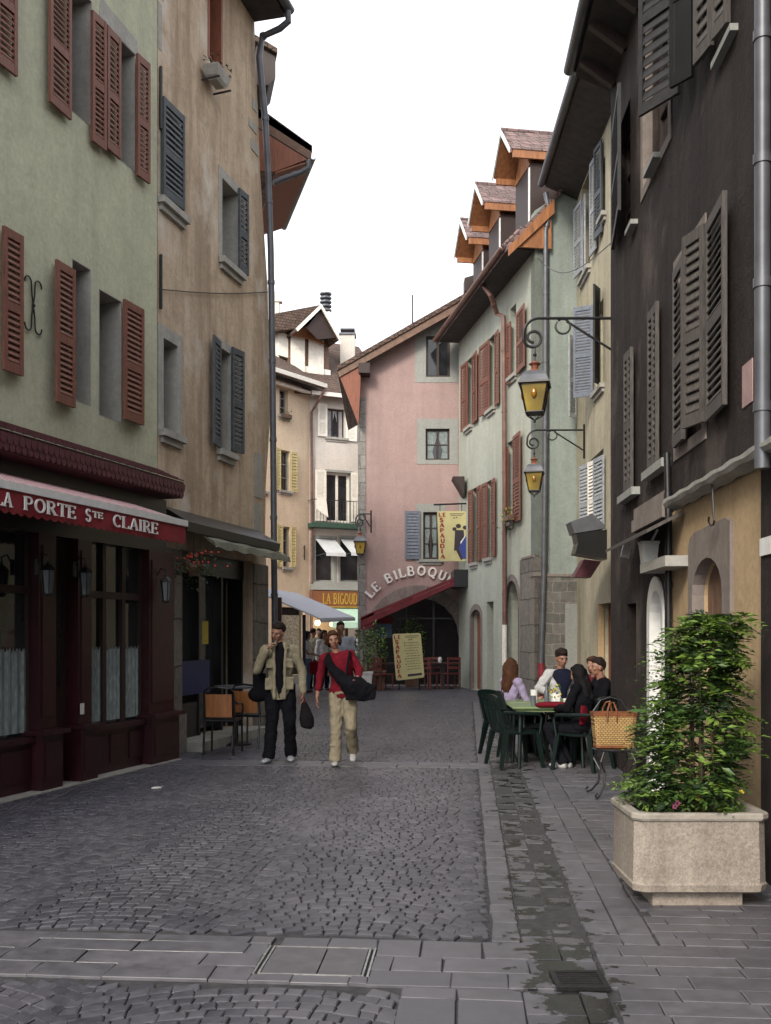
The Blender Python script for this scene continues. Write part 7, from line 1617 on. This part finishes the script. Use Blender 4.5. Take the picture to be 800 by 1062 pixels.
    p1, p2, p3, p4 = at(250,606,23.5), at(332,641,23.2), at(308,615,28.5), at(368,640,28.5); m = MB().mat(MATS['pale_blue_cloth']); dn = V((0,0,-.03)); m.box8([p1+dn,p2+dn,p4+dn,p3+dn,p1,p2,p4,p3]); m.obj('canopy', T_)
    m = MB().mat(MATS['pale_blue_cloth']); dn2 = V((0,0,-.10)); m.box8([p2+dn2,p2+dn2+V((.02,0,0)),p4+dn2+V((.02,0,0)),p4+dn2,p2+dn,p2+dn+V((.02,0,0)),p4+dn+V((.02,0,0)),p4+dn]); m.obj('valance', T_)
    plain('blue_post', (.02,.03,.07), .5, .2, 5); m = MB().mat(MATS['blue_post']); q = at(315.5,640,27); m.box((q.x,q.y,1.05), .09, .09, 2.1); m.obj('post', T_)
    m = MB().mat(MATS['burgundy']); q = at(289,640,22.5); m.box((q.x,q.y,1.2), .14, .14, 2.4); tag(m.obj('post', None, base=(q.x,q.y,0)), 'dark red timber post behind the drainpipe foot', 'post')
    m = MB().mat(MATS['black_iron']); a_, b_ = at(558,268,22.9), at(634,252,12.6); m.tube([a_.lerp(b_,k/12)+V((0,0,-.35*math.sin(math.pi*k/12))) for k in range(13)], .008, 5); tag(m.obj('overhead_cable', None, base=a_), 'thin dark cable sagging between the mint house and the dark house', 'cable')
    # wall lantern of the grey house
    q = at(318,570,39.0); street_lantern('dim distant lantern before the grey house windows', at(316,568,39.3), .72, .8) 
    # pink cafe terrace
    rnd = random.Random(9); g_ = 'potted shrubs at the pink cafe'
    for lab, px, Y, zt, rad in (('leafy shrub in a white tub at the left of the pink cafe',377,27.6,1.75,.34),('leafy shrub just right of the white tub at the pink cafe',391,28.8,1.85,.36),('climbing greenery inside the cafe arch behind the menu board',428,30.4,2.2,.4)):
        q = V((P(px,Y),Y,0)); T_ = thing('potted_shrub', lab, 'shrub', q, g_); m = MB().mat(MATS['leaf_mid']); m2 = MB().mat(MATS['leaf_light'])
        for i in range(520):
            c = V((rnd.gauss(0,1),rnd.gauss(0,1),rnd.gauss(0,1))).normalized()*rnd.uniform(.3,1)**.5; lump = 1+.4*noise.noise(c*2+q); c = q+V((c.x*rad*lump,c.y*rad*lump,(zt+.55)/2+c.z*(zt-.5)/2*lump)); leafq(m if rnd.random()<.6 else m2, c, rnd.uniform(.035,.065), rnd)
        m.obj('foliage', T_, recalc=False); m2.obj('foliage', T_, recalc=False); m = MB().mat(MATS['brown_wood']); m.tube([q+V((0,0,.4)), q+V((.02,0,.9)), q+V((-.02,.02,1.3))], [.03,.02,.01], 6); m.obj('stem', T_)
        m = MB().mat(MATS['white_paint' if px < 380 else 'brown_wood']); m.loft([[q+V((x*w,y*w,z)) for x,y in ((-1,-1),(1,-1),(1,1),(-1,1))] for z,w in ((0,.20),(.5,.25),(.52,.27),(.56,.27))]); m.obj('tub', T_)
    proto = None; plain('red_chair', (.13,.03,.025), .5, .3, 6)
    for lab, px, Y, yaw in (('red wooden chair nearest the right side of the cafe arch',468,29.2,200),('red wooden chair in the middle of the cafe arch',452,29.6,170),('red wooden chair just right of the menu board',444,28.9,150),('red wooden chair under the shrubs left of the menu board',398,28.6,30),('red wooden chair beside the white tub',386,28.2,200)):
        if proto is None:
            T_ = thing('wooden_chair', lab, 'chair', (0,0,0), 'red wooden chairs at the pink cafe'); K = MATS['red_chair']; m = MB().mat(K); m.box((0,0,.45), .42, .42, .035); m.obj('seat', T_)
            m = MB().mat(K); [m.box((0,.22,z), .40, .02, .07) for z in (.62,.75,.88)]; m.obj('backrest', T_)
            for sx in (-1,1):
                for y,zt in ((-.18,.43),(.2,.92)): m = MB().mat(K); m.bar((sx*.19,y,0),(sx*.19,y+.0,zt),.035,.035); m.obj('leg', T_)
            proto = T_; o = T_
        else: o = copy_tree(proto)
        o['label'] = lab; o.location = (P(px,Y),Y,0); o.rotation_euler.z = R(yaw)
    for lab, px, Y in (('dark cafe table left of the menu board',396,29.0),('dark cafe table on the right inside the cafe arch',460,29.3)):
        q = V((P(px,Y),Y,0)); T_ = thing('cafe_table', lab, 'table', q, 'dark tables at the pink cafe'); m = MB().mat(MATS['dark_wood']); m.box(q+V((0,0,.74)), .8, .7, .04); m.obj('tabletop', T_)
        m = MB().mat(MATS['black_iron']); m.box(q+V((0,0,.37)), .06, .06, .70); m.box(q+V((0,0,.01)), .5, .5, .02); m.obj('pedestal', T_)
        m = MB().mat(MATS['white_paint']); m.lathe(q+V((-.1,0,.761)), [(.05,0),(.06,.1),(.03,.16)], 10); tag(m.obj('vase', None, base=q+V((-.1,0,.761))), 'small white vase on the '+lab, 'vase')
    plain('sign_blue2', (.05,.10,.18), .5, .3, 20); q = at(399,650,30.6); T_ = thing('cafe_sign', 'square blue cafe sign with a red top hanging in the arch\'s left side', 'sign', q); m = MB().mat(MATS['sign_blue2']); m.box(q+V((0,0,-.12)), .44, .04, .42); m.obj('panel', T_); m = MB().mat(MATS['awning_red']); m.box(q+V((0,0,.2)), .5, .05, .2); m.obj('header', T_)
def main():
    build_mats()
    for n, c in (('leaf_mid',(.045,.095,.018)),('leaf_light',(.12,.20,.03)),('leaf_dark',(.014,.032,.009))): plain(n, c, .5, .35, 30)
    plain('petal_yellow', (.55,.42,.03), .6, .2, 20); plain('petal_red', (.45,.03,.03), .6, .2, 20); plain('petal_pink', (.5,.12,.25), .6, .2, 20)
    ground()
    W, H = L_green(); S, SF = L_hood(W); L_brown(); L_behind()
    WG = C_houses(); pink(); R_mint(); RY, _ = R_yellow(); RD, _ = R_dark()
    for px, py, lab in ((47,590,'black wall lantern nearest the left frame edge on the restaurant front'),(86,592,'black wall lantern on the middle pilaster of the restaurant front'),(170,600,'black wall lantern on the far end pilaster of the restaurant front')):
        a, z = S.sz(px, py+12, .2); wall_lantern(lab, S.p(a, z, .10), S.n, 1.0)
    # street lanterns
    street_lantern('large yellow paned lantern nearest the camera, hung from the dark house', RD.p(.02, 1.6+(657-328)/F*12.45, -.02), (634-541)/F*12.4, .92)
    street_lantern('smaller yellow paned lantern hung farther back from the yellow house', at(606,446,19.5), (606-547)/F*19.5, .92)
    street_lantern('distant lantern seen at the corner of the pink house', at(385,533,30.75), .02+.45, .95, tilt=-.0)
    extras()
    world_cam()
main()
